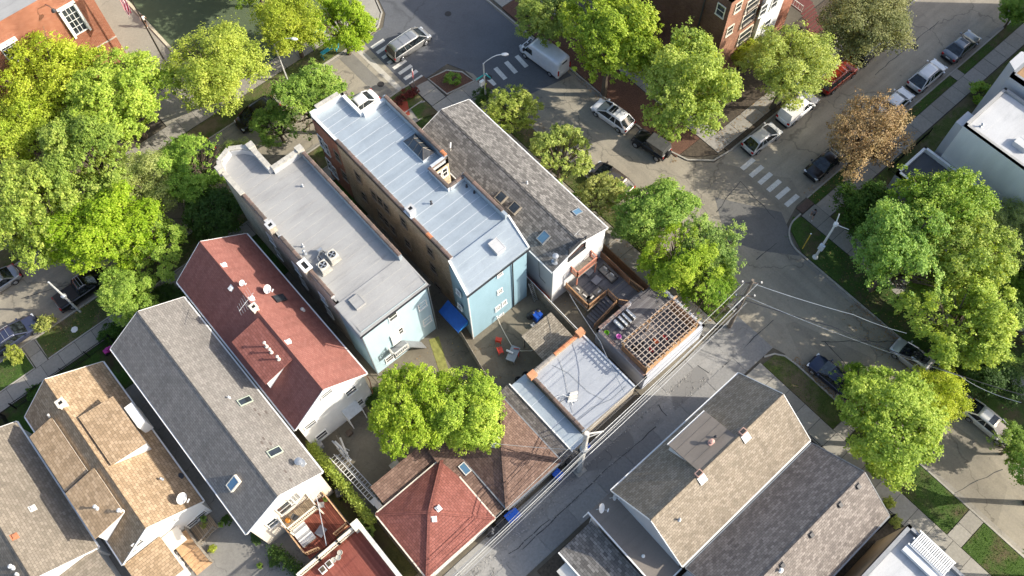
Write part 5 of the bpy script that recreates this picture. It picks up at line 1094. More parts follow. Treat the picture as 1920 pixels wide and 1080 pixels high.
furn('square', 'small square grey coffee table in the middle of the timber deck', 29.3, 23.1, 1.54, .1); furn('square', 'grey square lounge table beside the balcony post', 29.4, 24.2, 1.54, .1)
furn('pot', 'dark round planter at the cedar fence end under the balcony', 30.6, 24.3, 1.54); furn('pot', 'stone planter standing on the grey roof deck by its white wall', 31.9, 18.6, 2.56)
for (lab, px, py, col) in (('bright green bucket on the flagstone strip of the roof deck', 1137, 625, (.2, .45, .02)), ('pink round bucket beside the green one on the roof deck', 1160, 632, (.8, .25, .6))):
    p = at(px, py, 2.7); t = thing('bucket', lab, 'bucket', (p.x, p.y, 2.56)); MB().lathe((p.x, p.y, 2.56), [(.17, 0), (.24, .32), (.2, .32), (.16, .1)], 14).build('body', plain(lab[:6] + '_plastic', col, .5), t)
p = at(1172, 598, 3.0); t = thing('striped_daybed', 'daybed under a black and white striped cover on the roof deck', 'daybed', (p.x, p.y, 2.56))
for k in range(7): MB().box(p.x - .9 + k * .25, p.x - .9 + (k + 1) * .25 - .002, p.y - .55, p.y + .55, 2.75, 3.05 + .05 * math.sin(k * 1.4)).build('stripe', plain('black_cloth', (.02, .02, .02), .9) if k % 2 else plain('white_cloth', (.7, .7, .68), .9), t)
MB().box(p.x - .85, p.x + .8, p.y - .5, p.y + .5, 2.56, 2.75).build('frame', DARK, t)
for k, (px, py) in enumerate(((1208, 632), (1222, 655), (1247, 633), (1230, 640))):
    q = at(px, py, 3.0); t = thing('deck_chair', ['red chair under the pergola nearest its brown side screen', 'red chair under the pergola nearest the alley screen', 'red chair under the pergola on the street side', 'orange chair at the middle of the pergola floor'][k], 'chair', (q.x, q.y, 2.56), .4 * k)
    RC = plain('red_chair' if k < 3 else 'orange_chair', (.40, .03, .03) if k < 3 else (.5, .14, .05), .6); MB().box(-.22, .22, -.22, .22, .4, .45).build('seat', RC, t); MB().box(-.22, .22, .18, .22, .45, .85).build('backrest', RC, t)
    for a in (-.19, .19):
        for b_ in (-.19, .19): MB().box(a - .02, a + .02, b_ - .02, b_ + .02, 0, .4).build('leg', DARK, t)
q = at(1195, 650, 2.9); gr = thing('grill', 'black covered grill at the wall end of the roof deck next to the pergola', 'grill', (q.x, q.y, 2.56))
MB().box(q.x - .45, q.x + .45, q.y - .28, q.y + .28, 2.7, 3.3).build('body', BLACK, gr); MB().tube([(q.x - .45, q.y, 3.32), (q.x + .45, q.y, 3.32)], .22, 8).build('lid', plain('grill_lid', (.03, .03, .035), .35, .5), gr)
# roof-deck garage of the grey house, bottom edge
g9 = thing('deck_garage', 'garage with a red timber roof deck and cream railing posts at the bottom edge', 'garage', (-3.6, 16, 0))
shell(g9, [(-6.7, 12.7), (-.6, 12.7), (-.6, 19.4), (-6.7, 19.4)], 0, 2.8, [SID_C]); MB().box(-6.65, -.65, 12.75, 19.35, 2.6, 2.82).build('roof_slab', DECKR, g9)
me = MB().box(-.066, .066, -3.05, 3.05, 0, .03).mesh('deck_board', tilecol('red_board', (.20, .055, .04), (.25, .075, .055), (.31, .105, .075))); pieces('deck_board', me, [(-6.4 + k * .148, 16.1, 2.83) for k in range(38)], g9)
MB().box(-.78, -.5, 12.7, 19.5, 2.8, 3.75).build('side_wall', CREAM, g9); MB().box(-.82, -.46, 12.7, 19.55, 3.75, 3.82).build('wall_cap', OFFW, g9)
rails(g9, [(-6.5, 19.4), (-4.6, 19.4), (-2.7, 19.4), (-.8, 19.4)], 2.85, 3.95, CREAM, .14, .16, top=.22); MB().box(-1.15, -.45, 19.1, 19.75, 2.8, 4.15).build('corner_pier', CREAM, g9)
for k, (px, py) in enumerate(((605, 1068), (617, 1057), (625, 1050), (634, 1045), (637, 1036))):
    q = at(px, py, 3.2); t = thing('planter_pot', ['square white planter with dark soil nearest the bottom edge on the red roof deck', 'second planter from the bottom edge on the red roof deck, square', 'middle planter of the row on the red roof deck, round', 'round planter fourth from the bottom edge on the red roof deck', 'small yellowish pot at the shaded end of the planter row on the red roof deck'][k], 'planter', (q.x, q.y, 2.87))
    if k < 2: MB().box(q.x - .25, q.x + .25, q.y - .25, q.y + .25, 2.87, 3.25).build('pot', WHITE, t); MB().box(q.x - .19, q.x + .19, q.y - .19, q.y + .19, 3.25, 3.27).build('soil', SOIL, t)
    else: MB().lathe((q.x, q.y, 2.87), [(.15, 0), (.23, .3), (.2, .33), (.17, .27)], 12).build('pot', STONE, t)
furn('square', 'small grey table on the red lower deck beside the white-striped bed', -3.3, 21.5, 1.46, .3); furn('pot', 'dark round pot in the outer corner of the red lower deck', -4.8, 21.1, 1.46)
furn('pot', 'round white-rimmed planter on the cream balcony', -3.1, 23.4, 3.53)
t = thing('daybed', 'daybed with a rumpled white and grey striped blanket on the red lower deck', 'daybed', (-4.5, 22.0, 1.46)); MB().box(-5.1, -3.9, 21.4, 23.1, 1.46, 1.8).build('frame', WOODG, t)
for k in range(8): MB().box(-5.12, -3.88, 21.38 + k * .22, 21.58 + k * .22, 1.8, 1.92 + .03 * (k % 3)).build('stripe', plain('white_cloth', (.7, .7, .68), .9) if k % 3 else plain('grey_cloth', (.35, .35, .36), .9), t)
t = thing('mannequin_pot', 'orange glazed pot on the cream balcony floor', 'pot', (-4.7, 23.5, 3.53)); MB().lathe((-4.7, 23.4, 3.53), [(.1, 0), (.22, .15), (.2, .3), (.12, .36)], 12).build('body', plain('orange_glaze', (.75, .28, .03), .4), t)
# backyard of the blue building
t = thing('patio_table', 'grey rectangular metal table in the concrete yard with red chairs round it', 'table', (19.0, 23.1, .04), .45)
MB().box(-.75, .75, -.42, .42, .7, .74).build('tabletop', plain('metal_top', (.30, .32, .33), .35, .3), t)
for a in (-.65, .65):
    for b_ in (-.35, .35): MB().box(a - .03, a + .03, b_ - .03, b_ + .03, 0, .7).build('leg', GREYM, t)
RP = plain('red_plastic', (.62, .06, .03), .5)
for k, (px, py, rz, lab) in enumerate(((935, 638, 2.2, 'red plastic chair at the house end of the grey patio table'), (938, 658, 1.2, 'red plastic chair on the left side of the grey patio table'), (968, 662, -.8, 'bright red plastic chair standing clear of the grey patio table'))):
    q = at(px, py, .4); c = thing('plastic_chair', lab, 'chair', (q.x, q.y, .04), rz, 'red plastic chairs in the yard')
    MB().box(-.25, .25, -.25, .25, .4, .44).build('seat', RP, c); MB().box(-.25, .25, .22, .26, .44, .88).build('backrest', RP, c)
    for s in (-1, 1): MB().box(s * .25 - .03, s * .25 + .03, -.22, .25, .6, .64).build('armrest', RP, c)
    for a in (-.22, .22):
        for b_ in (-.22, .22): MB().box(a - .025, a + .025, b_ - .025, b_ + .025, 0, .4).build('leg', RP, c)
tb = thing('toolbox_trunk', 'white curved umbrella base tube lying on the grey patio table', 'tube', (18.9, 23.3, .8)); MB().tube([(18.75, 23.7, .85), (18.85, 23.4, .95), (19.0, 23.1, .85)], .1, 8).build('tube', WHITE, tb)
# hose
hz = thing('garden_hose', 'pale garden hose snaking from the blue wall across the yard', 'hose', (20, 25, .1)); HP = [(20.2, 26.6, 1.0), (20.2, 26.3, .1), (19.9, 25.2, .08), (19.6, 24.0, .08), (19.9, 23.0, .08), (20.6, 22.4, .08), (21.0, 22.3, .08), (21.1, 22.8, .1), (20.8, 22.9, .1)]
MB().tube(HP, .035, 6).build('tube', CREAM, hz); MB().tube([(20.2, 26.75, 1.1), (20.2, 26.55, 1.1)], .12, 8).build('reel', WHITE, hz)
# ladders and junk along the hedge
pa, pb = at(622, 855, 1.3), at(705, 945, 1.2)
def ladder(label, a, b, wd, mt, n=16, group=None):
    a, b = Vector(a), Vector(b); t = thing('ladder', label, 'ladder', a, 0, group); d = (b - a).normalized(); s = d.cross(Z).normalized() * wd / 2
    for k in (-1, 1): MB().bar(a + s * k, b + s * k, .05, .1).build('rail', mt, t)
    me = MB().tube([-s, s], .022, 5).mesh('rung', mt); pieces('rung', me, [a.lerp(b, (i + .5) / n) for i in range(n)], t); return t
ladder('long white extension ladder laid flat along the ivy hedge, ending at the small green bin', pa, pb, .45, WHITE, 18); ladder('second long aluminium ladder lying beside the white one along the hedge', pa + Vector((.55, -.1, -.2)), pb + Vector((.55, -.1, -.15)), .4, STEEL, 18)
for (lab, px, py, col) in (('small green bin at the end of the white ladder', 703, 942, (.02, .30, .16)), ('small blue bin at the end of the aluminium ladder', 711, 950, (.02, .10, .5))):
    q = at(px, py, .6); t = thing('bin', lab, 'bin', (q.x, q.y, .05)); MB().box(q.x - .22, q.x + .22, q.y - .22, q.y + .22, .05, 1.0).build('body', plain(lab[6:11], col, .5), t); MB().box(q.x - .26, q.x + .26, q.y - .26, q.y + .26, 1.0, 1.06).build('rim', WHITE, t)
jk = thing('timber_stack', 'heap of white pipes and timber offcuts stacked against the white house corner', 'timber stack', (at(640, 835).x, at(640, 835).y, .05)); q0 = at(628, 822, .6); q1 = at(662, 868, .5)
for k in range(16):
    a = q0.lerp(q1, uni(0, .35)) + Vector((uni(-.4, .5), uni(-.3, .3), uni(-.3, .4))); b = q0.lerp(q1, uni(.6, 1)) + Vector((uni(-.4, .5), uni(-.3, .3), uni(-.3, .4))); MB().bar(a, b, uni(.05, .16), uni(.04, .1)).build('plank', [WHITE, OFFW, STEEL, WOODG][k % 4], jk)
cv = thing('junk_shelter', 'grey glass-topped cold frame at the red hip garage corner', 'cold frame', (at(735, 940).x, at(735, 940).y, 0)); q = at(735, 938, 1.0)
MB().box(q.x - .55, q.x + .55, q.y - 1.3, q.y + 1.0, .0, 1.0).build('base', GREYM, cv); MB().slab([(q.x - .6, q.y - 1.35, 1.0), (q.x + .6, q.y - 1.35, 1.15), (q.x + .6, q.y + 1.05, 1.15), (q.x - .6, q.y + 1.05, 1.0)], .04).build('lid', plain('cloudy_glass', (.34, .37, .36), .2), cv)
for (lab, px, py, col, s) in (('blue plastic barrel by the white wall under the backyard tree', 700, 787, (.02, .15, .42), .42), ('stone and red garden box at the edge of the concrete yard under the tree', 740, 872, (.34, .2, .17), .5)):
    q = at(px, py, .5); t = thing('barrel' if s < .5 else 'garden_box', lab, 'barrel' if s < .5 else 'box', (q.x, q.y, .04))
    if s < .5: MB().lathe((q.x, q.y, .04), [(.3, 0), (.34, .4), (.3, .85), (.27, .85), (.25, .7)], 14).build('body', plain('barrel_blue', col, .5), t)
    else: MB().box(q.x - .4, q.x + .4, q.y - .25, q.y + .25, .04, .6).build('body', plain('box_red', col, .8), t); MB().box(q.x - .42, q.x + .42, q.y - .27, q.y + .27, .6, .68).build('lid', STONE, t)
bs = thing('bin', 'blue recycling bin heaped with dark bags in the yard corner beside the grey house wall', 'bin', (24, 24, .04)); q = at(1008, 590, .8)
MB().box(q.x - .4, q.x + .35, q.y - .35, q.y + .35, .04, 1.0).build('body', plain('bin_blue', (.01, .07, .40), .45), bs)
for k in range(4): MB().lathe((q.x - .5 + .25 * k, q.y + .5 - .1 * k, .1 + .3 * (k % 2)), [(.1, 0), (.36, .2), (.3, .5), (.08, .7)], 8).build('bag', plain('dark_bag', (.03, .03, .035), .4), bs)
# fences and low walls
def fence(name, label, pts, h, mt, spacing=.14, bar=.022, posts=2.4, cat='fence'):
    f = thing(name, label, cat, (*pts[0], .05)); me = MB().box(-bar / 2, bar / 2, -bar / 2, bar / 2, 0, h).mesh('picket', mt); sp = []; pz = []
    for a, b in zip(pts, pts[1:]):
        a, b = Vector((*a, .05)), Vector((*b, .05)); L = (b - a).length
        sp += [a.lerp(b, (k + .5) / int(L / spacing)) for k in range(int(L / spacing))]; pz += [a.lerp(b, k / max(1, int(L / posts))) for k in range(int(L / posts) + 1)]
        for z in (.2, h - .12): MB().bar(a + Z * z, b + Z * z, .03, .045).build('rail', mt, f)
    pieces('picket', me, sp[:295], f); me = MB().box(-.045, .045, -.045, .045, 0, h + .08).mesh('post', mt); pieces('post', me, pz, f); return f
IRON = plain('black_iron', (.015, .015, .016), .5, .4)
fence('iron_fence', 'black iron picket fence along the pavement in front of the tan and grey roofed houses', [(-17.5, 48.9), (-7.6, 48.9), (-7.6, 46.5)], 1.3, IRON, .15, .03); fence('iron_fence', 'black iron picket fence around the dark front garden at the left edge', [(-28, 48.9), (-18.6, 48.9), (-18.6, 46.5)], 1.3, IRON, .15, .03)
fence('iron_fence', 'short black iron fence between the pavement and the buff-roofed house', [(32.95, 2.5), (32.95, -4.3), (31.0, -4.3)], 1.2, IRON, .15, .03); fence('iron_fence', 'black iron fence beside the shrub next to the louvred white roof', [(32.9, -5.2), (32.9, -8.6), (31, -8.6)], 1.2, IRON, .15, .03)
fence('iron_fence', 'iron fence and gate before the steps of the white-roofed grey row house', [(67, 13.1), (60.5, 13.1), (60.5, 10.2)], 1.1, IRON, .15, .03)
wf = thing('board_fence', 'weathered board fence between the two blue yards', 'fence', (16.6, 24, 0)); board_fence(wf, (17.2, 30.0), (15.3, 21.0), .03, 1.5, 60, WOODG, horizontal=False)
wf = thing('board_fence', 'long wooden fence between the yard with red chairs and the deck stairs', 'fence', (24.6, 22, 0)); board_fence(wf, (24.75, 29), (24.5, 20.2), .03, 1.7, 60, WOODG, horizontal=False)
wf = thing('board_fence', 'low wooden fence under the ivy hedge beside the concrete yard', 'fence', (0, 24, 0)); board_fence(wf, (.35, 28.2), (.35, 19.6), .03, 1.2, 50, WOODG, horizontal=False)
wf = thing('board_fence', 'cedar fence along the pavement below the timber deck', 'fence', (32.8, 22, 0)); board_fence(wf, (32.7, 28), (32.7, 19.3), .03, 1.4, 8, CEDD)
# ------------------------------------------------------------------ trees
import numpy as np
BARK = plain('bark', (.11, .085, .06), .95, var=.3, sc=8)
L_MAP = leafm('maple_leaf', (.15, .27, .025), (.33, .49, .05), (.56, .67, .12), .45)
L_YEL = leafm('yellow_maple_leaf', (.20, .29, .032), (.41, .51, .065), (.64, .69, .14), .42)
L_GRN = leafm('green_leaf', (.12, .24, .03), (.25, .42, .055), (.47, .60, .12), .42)
L_PEAR = leafm('pear_leaf', (.15, .22, .025), (.36, .45, .07), (.64, .66, .19), .4)
L_LOC = leafm('locust_leaf', (.17, .24, .06), (.31, .39, .11), (.48, .54, .2), .4)
L_OLV = leafm('olive_leaf', (.14, .165, .055), (.25, .27, .095), (.40, .40, .17), .38)
L_ORA = leafm('bronze_leaf', (.22, .13, .06), (.36, .25, .13), (.52, .40, .22), .3)
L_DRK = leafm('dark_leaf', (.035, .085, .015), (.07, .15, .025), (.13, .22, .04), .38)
L_RED = leafm('red_leaf', (.06, .012, .012), (.15, .03, .028), (.28, .08, .06))
def crown(name, R, seed, mat, lobes=26, ncl=900, per=26, leaf=.2, spread=.17, squash=.75, lobe_r=.25, hc=1.15, up=.8, inner=.2, rag=.2, gap=-1.7):
    """boughs reaching different distances, each ending in a bumpy mass of leaf clusters"""
    g = np.random.default_rng(seed); C = [np.zeros(3)]; LR = [R * .5]
    for i in range(lobes):
        e = -.42 + 1.38 * (i + .5) / lobes; a = 2.39996 * i + g.uniform(-.35, .35); h_ = math.sqrt(max(.04, 1 - min(1, abs(e)) ** 2))
        d = np.array([math.cos(a) * h_, math.sin(a) * h_, e]); lr = R * g.uniform(lobe_r * .75, lobe_r * 1.3)
        C.append(d * (R * g.uniform(1 - rag, 1.04) - lr)); LR.append(lr)
    C = np.array(C); LR = np.array(LR); pts = []; nrm = []; W_ = g.normal(size=(5, 3)) * 2.6 / R; PH = g.uniform(0, 6.28, 5); bt = g.uniform(0, 1, len(C)); tone = []
    while len(pts) < ncl:
        k = g.choice(len(C), p=LR ** 2 / (LR ** 2).sum()); d = g.normal(size=3); d[2] += .45; d /= np.linalg.norm(d)
        u_ = g.random(); shell_ = g.uniform(.86, 1.06) if u_ > inner else g.uniform(.3, .9)
        if u_ > .93: shell_ = g.uniform(1.1, 1.42)
        p = C[k] + d * LR[k] * shell_
        dist = np.linalg.norm(C - p, axis=1) / LR
        if shell_ > .86 and (dist < .78).any(): continue
        if p[2] < -R * .62: continue
        if shell_ <= 1.1 and np.sin(W_ @ p + PH).sum() < gap: continue   # openings between the boughs
        pts.append(p); nrm.append(d); tone.append(.55 * bt[k] + .45 * g.random())
    pts = np.array(pts); nrm = np.array(nrm); n = ncl * per
    P = np.repeat(pts, per, 0); Nn = np.repeat(nrm, per, 0); csz = np.repeat(g.uniform(.6, 1.35, ncl), per)[:, None]
    off = g.normal(size=(n, 3)) * spread * csz; off[:, 2] *= .75; P = P + off
    nn = Nn * .5 + np.array([0, 0, up]) + g.normal(size=(n, 3)) * .42 + off * .5; nn /= np.linalg.norm(nn, axis=1)[:, None]
    t = np.cross(nn, g.normal(size=(n, 3))); t /= np.linalg.norm(t, axis=1)[:, None]; b = np.cross(nn, t)
    sz = leaf * g.uniform(.6, 1.25, n)[:, None]; P[:, 2] *= squash; P[:, 2] += hc * R
    q = np.stack([P - t * sz * .5, P - b * sz * .42 + nn * sz * .12, P + t * sz * .62, P + b * sz * .42 + nn * sz * .12], 1).reshape(-1, 3)
    me = bpy.data.meshes.new(name); me.vertices.add(len(q)); me.vertices.foreach_set('co', q.ravel().astype(np.float32))
    me.loops.add(4 * n); me.loops.foreach_set('vertex_index', np.arange(4 * n, dtype=np.int32)); me.polygons.add(n)
    me.polygons.foreach_set('loop_start', np.arange(0, 4 * n, 4, dtype=np.int32)); me.polygons.foreach_set('loop_total', np.full(n, 4, dtype=np.int32))
    me.materials.append(mat); me.update(calc_edges=True)
    at_ = me.attributes.new('tone', 'FLOAT', 'FACE'); at_.data.foreach_set('value', np.repeat(np.array(tone), per).astype(np.float32))
    # trunk and limbs
    m = MB(); m.tube([(0, 0, -.1), (.03 * R, 0, .35 * R), (0, .02 * R, .8 * R), (0, 0, hc * R)], [.06 * R, .045 * R, .035 * R, .02 * R], 8)
    for k in range(1, len(C)):
        e = Vector(C[k]); e = Vector((e.x, e.y, e.z * squash + hc * R)); s = Vector((0, 0, (.42 + .05 * (k % 5)) * R)); m.tube([s, s.lerp(e, .5) + Vector((0, 0, .06 * R)), e], [.028 * R, .018 * R, .008 * R], 5)
        for j in range(3):
            q_ = e + Vector((g.normal(), g.normal(), g.normal() * .6)) * LR[k] * .45; m.tube([s.lerp(e, .6), q_], [.012 * R, .004 * R], 4)
    return me, m.mesh(name + '_trunk', BARK), R, hc
K = {}
K['maple1'] = crown('maple_crown', 5, 1, L_MAP, 22, 1450, 27, .175, .145, rag=.26, gap=-1.35); K['maple2'] = crown('maple_crown', 5, 2, L_MAP, 17, 1350, 28, .18, .15, lobe_r=.28, rag=.3, gap=-1.4); K['maple3'] = crown('maple_crown', 5, 9, L_MAP, 28, 1250, 25, .17, .14, lobe_r=.21, rag=.34, gap=-1.0); K['maple4'] = crown('maple_crown', 5, 31, L_MAP, 20, 1400, 26, .175, .145, lobe_r=.24, rag=.38, gap=-1.1)
K['yel1'] = crown('yellow_crown', 5, 3, L_YEL, 24, 1250, 20, .165, .2, squash=.65, inner=.35, gap=-.9, rag=.22); K['yel2'] = crown('yellow_crown', 5, 13, L_YEL, 28, 1350, 22, .165, .18, inner=.3, lobe_r=.21, gap=-1.2, rag=.26); K['yel3'] = crown('yellow_crown', 5, 33, L_YEL, 20, 1250, 21, .165, .2, inner=.35, lobe_r=.25, gap=-1.0, rag=.3)
K['green1'] = crown('green_crown', 5, 4, L_GRN, 20, 1100, 26, .175, .15, lobe_r=.24, rag=.36, gap=-1.2); K['green2'] = crown('green_crown', 5, 14, L_GRN, 27, 1100, 26, .17, .145, lobe_r=.2, rag=.4, gap=-.9); K['green3'] = crown('green_crown', 5, 34, L_GRN, 16, 1050, 26, .175, .155, lobe_r=.27, rag=.4, gap=-.8)
K['loc1'] = crown('locust_crown', 5, 5, L_LOC, 24, 1300, 28, .13, .22, inner=.35, rag=.3, gap=-1.1); K['olive'] = crown('olive_crown', 5, 6, L_OLV, 26, 1400, 27, .15, .23, inner=.3, rag=.3, gap=-1.2)
K['bronze'] = crown('bronze_crown', 5, 7, L_ORA, 26, 800, 18, .16, .2, inner=.5, lobe_r=.22, rag=.36, gap=-.7)
K['pear1'] = crown('pear_crown', 2.6, 8, L_PEAR, 30, 460, 28, .13, .095, squash=.95, lobe_r=.25, hc=1.2); K['pear2'] = crown('pear_crown', 2.6, 18, L_PEAR, 34, 480, 28, .13, .09, squash=.9, lobe_r=.22, hc=1.2)
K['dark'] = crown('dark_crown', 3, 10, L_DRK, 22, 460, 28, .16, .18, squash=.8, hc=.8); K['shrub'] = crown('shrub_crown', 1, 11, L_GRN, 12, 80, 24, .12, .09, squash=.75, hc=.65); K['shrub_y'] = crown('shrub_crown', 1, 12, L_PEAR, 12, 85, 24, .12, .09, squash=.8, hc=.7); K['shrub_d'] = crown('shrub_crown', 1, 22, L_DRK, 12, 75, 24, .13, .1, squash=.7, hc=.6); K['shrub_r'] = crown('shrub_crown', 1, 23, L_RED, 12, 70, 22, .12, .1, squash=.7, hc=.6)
FWD = Vector((AX[2], AY[2], AZ[2]))
def tree(kind, px, py, rpx, label, hs=1.0, cat='tree', name=None, group=None, base=.05, asp=1.0):
    cm, tm, R_, hc = K[kind]; z = 6.0
    for _ in range(6):
        p = at(px, py, z); dep = (p - Vector((0, 0, CAMH))).dot(FWD); rm = rpx * dep / FPX; s = rm / R_; z = base + hc * rm * hs
    nm = name or {'maple': 'maple_tree', 'yel': 'maple_tree', 'green': 'leafy_tree', 'loc': 'locust_tree', 'olive': 'olive_green_tree', 'bronze': 'bronze_tree', 'pear': 'ornamental_pear_tree', 'dark': 'dark_tree', 'shrub': 'shrub'}[[k for k in ('maple', 'yel', 'green', 'loc', 'olive', 'bronze', 'pear', 'dark', 'shrub') if kind.startswith(k)][0]]
    t = thing(nm, label, cat, (p.x, p.y, base), 0, group); rz = (px * 7.13 + py * 3.7) % 6.283
    for n_, me in (('crown', cm), ('trunk', tm)):
        o = bpy.data.objects.new(n_, me); COL.objects.link(o); o.parent = t; k_ = .9 + .2 * ((px * 13 + py * 7) % 10) / 10; o.scale = (s * k_, s / k_, s * hs); o.rotation_euler = (0, 0, rz)
    return t
T = [
 ('green3', 2010, 905, 110, 'tall tree just beyond the right edge shading the lower right street', 1.35), ('maple2', 2030, 1060, 120, 'tall tree beyond the lower right corner shading the street', 1.3),
 ('maple2', 470, -50, 75, 'tree cut by the top edge, shading the green field'), ('maple1', 395, -75, 60, 'tree beyond the top edge casting shade on the green field'),
 ('yel2', 100, 150, 105, 'broad yellow-green maple in front of the bright red brick wall, upper left'), ('maple1', 225, 185, 105, 'yellow-green maple beside the beige path corner, upper left'), ('yel3', 40, 245, 91, 'maple cut by the left edge below the red brick building'),
 ('yel1', 405, 130, 105, 'golden-green open-crowned maple beside the flagpole and the green field'), ('maple2', 165, 295, 107, 'maple in the middle of the big left-hand tree mass'), ('loc1', 275, 345, 77, 'greyish fine-leaved tree in the left-hand tree mass'),
 ('maple1', 70, 400, 112, 'maple cut by the left edge above the parked blue-grey car'), ('maple4', 190, 440, 107, 'big bright maple above the dark parked pickup'), ('maple3', 275, 455, 83, 'maple reaching towards the ridge of the grey-roofed house'), ('maple4', 235, 550, 66, 'low maple bough between the white utility pole and the grey-roofed house'),
 ('green1', 365, 310, 77, 'fresh green tree left of the curved stone bay of the grey membrane roof'), ('loc1', 443, 290, 36, 'small pale leafy tree touching the stone bay of the grey membrane roof', 1.3),
 ('yel3', 545, 42, 83, 'golden-green maple over the turquoise bike racks'), ('maple3', 640, 45, 71, 'yellow-green maple at the kerb corner above the first zebra crossing'), ('green2', 585, 190, 88, 'green tree in front of the silver-roofed building beside the parked black car', .95), ('green1', 520, 235, 51, 'green tree between the parked black car and the two flat-roofed buildings', .9),
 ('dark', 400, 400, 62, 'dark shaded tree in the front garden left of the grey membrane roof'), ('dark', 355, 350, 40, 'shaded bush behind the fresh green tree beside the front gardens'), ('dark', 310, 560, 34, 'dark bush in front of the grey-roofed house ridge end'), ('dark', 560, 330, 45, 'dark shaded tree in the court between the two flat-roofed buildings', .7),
 ('shrub_y', 85, 605, 20, 'round bright shrub between the parked blue-grey car and the bare verge'), ('shrub_y', 25, 665, 21, 'round bright shrub at the small grass square near the left edge'), ('shrub_d', 205, 625, 24, 'dark shrub where the iron fence meets the big maple'), ('shrub_d', 70, 735, 22, 'dark shrub inside the iron fence in front of the tan roof'),
 ('maple1', 772, 768, 92, 'bright backyard maple overhanging the concrete yard, its left-hand crown', 1.15), ('maple2', 870, 778, 90, 'bright backyard maple beside the brown hip-roofed garage, the right-hand crown', 1.1),
 ('pear1', 958, 208, 55, 'rounded clumpy pear tree nearest the corner of the grey shingle roof'), ('pear2', 1050, 292, 64, 'rounded clumpy pear tree opposite the middle of the grey shingle roof'), ('pear1', 1128, 365, 48, 'small clumpy pear tree in front of the brown parked car'),
 ('green3', 1232, 395, 90, 'leafy green tree on the verge above the timber deck'), ('green2', 1330, 465, 79, 'leafy green tree beside the corner utility pole', .9), ('maple3', 1275, 490, 83, 'bright green tree between the deck and the corner utility pole'), ('green1', 1330, 540, 66, 'low bright bough over the pergola corner near the utility pole', .8), ('green2', 1180, 420, 48, 'green tree beside the gable corner of the grey shingle roof', .9),
 ('maple1', 1025, 30, 66, 'yellow-green maple above the white van'), ('maple2', 1145, 75, 107, 'large yellow-green maple right of the white van', 1.3), ('maple4', 1285, 160, 109, 'large yellow-green maple behind the black off-road car', 1.35), ('maple3', 1215, 20, 48, 'maple top beside the shade-darkened brick wall at the top edge', 1.3), ('yel2', 1478, 125, 91, 'golden-green maple over the white pickup and blue sign', 1.2), ('yel1', 1395, 95, 39, 'thin pale young tree in front of the salmon brick wall', 1.3),
 ('olive', 1620, 42, 96, 'olive-grey fine-leaved tree over the street lamp, top right'), ('bronze', 1625, 255, 96, 'bronze-orange leaved tree over the side street'), ('green2', 1908, 15, 45, 'dark green tree in the top right corner'),
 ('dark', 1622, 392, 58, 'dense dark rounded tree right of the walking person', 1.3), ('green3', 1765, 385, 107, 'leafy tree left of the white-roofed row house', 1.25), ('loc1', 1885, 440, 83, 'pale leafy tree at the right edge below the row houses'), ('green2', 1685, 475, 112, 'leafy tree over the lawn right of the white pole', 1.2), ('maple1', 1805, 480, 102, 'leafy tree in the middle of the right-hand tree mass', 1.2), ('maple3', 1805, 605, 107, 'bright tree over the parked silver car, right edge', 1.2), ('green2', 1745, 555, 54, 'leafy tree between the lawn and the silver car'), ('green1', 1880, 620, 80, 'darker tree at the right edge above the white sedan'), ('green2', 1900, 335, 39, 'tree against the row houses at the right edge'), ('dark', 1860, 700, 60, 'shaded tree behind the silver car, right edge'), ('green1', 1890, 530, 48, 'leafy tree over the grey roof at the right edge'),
 ('maple4', 1675, 800, 120, 'big golden-green tree between the navy car and the white hatchback', .9), ('green1', 1610, 720, 51, 'darker green bough over the tail of the navy car', .8), ('green2', 1905, 835, 51, 'green tree cut by the right edge below the white sedan'), ('yel3', 1750, 745, 72, 'golden bough of a tree just below the silver car'), ('green2', 1660, 870, 43, 'low green tree over the pavement by the mixed grey roof', .7),
 ('shrub', 848, 150, 17, 'green bush in the mulch planter at the crossing'), ('shrub_d', 905, 183, 22, 'dark low bush at the foot of the lamp post'), ('shrub_r', 762, 178, 14, 'red-leaved bush beside the stop sign'), ('shrub_r', 778, 172, 11, 'small red-leaved bush right at the stop sign post'), ('shrub_r', 748, 190, 12, 'red-leaved bush nearest the silver roof parapet'),
 ('shrub_y', 1668, 942, 13, 'small yellow-green shrub by the fence at the mixed grey roof corner'), ('shrub_y', 1680, 978, 14, 'yellow-green shrub against the warm bounce-lit stucco wall'), ('shrub', 1870, 300, 16, 'shrub beside the steps of the row house'), ('shrub', 1835, 175, 26, 'dark shrub before the tan gravel roofed row house'), ('shrub', 672, 983, 12, 'bright green plant beside the lower red deck'), ('shrub', 693, 995, 12, 'bright green plant at the corner pier of the red roof deck'),
 ('shrub_y', 383, 985, 8, 'potted green plant by the wooden steps behind the tan roof'), ('shrub_y', 398, 1030, 9, 'yellow flowering plant at the foot of the wooden steps'), ('shrub_d', 424, 975, 12, 'dark bush between the tan-roofed and grey-roofed houses'), ('shrub_d', 480, 1010, 14, 'straggly dark bush behind the grey-roofed house'), ('shrub_d', 515, 1050, 16, 'dark bush beside the path at the bottom edge'), ('shrub_d', 607, 905, 10, 'leafy pot plant in the corner of the red lower deck'), ('shrub', 1260, 585, 14, 'bush at the pergola corner under the tree'),
 ('dark', 700, 745, 22, 'dark bush against the white gable wall behind the backyard tree'), ('shrub', 1040, 350, 18, 'bush beside the long grey shingle roof eave near the clumpy pear tree'), ('shrub', 1085, 372, 18, 'bush at the foot of the small clumpy pear tree'),
]
for a in T: tree(*a[:5], **({'hs': a[5]} if len(a) > 5 else {}), **({'cat': 'shrub'} if a[0].startswith('shrub') else {}))
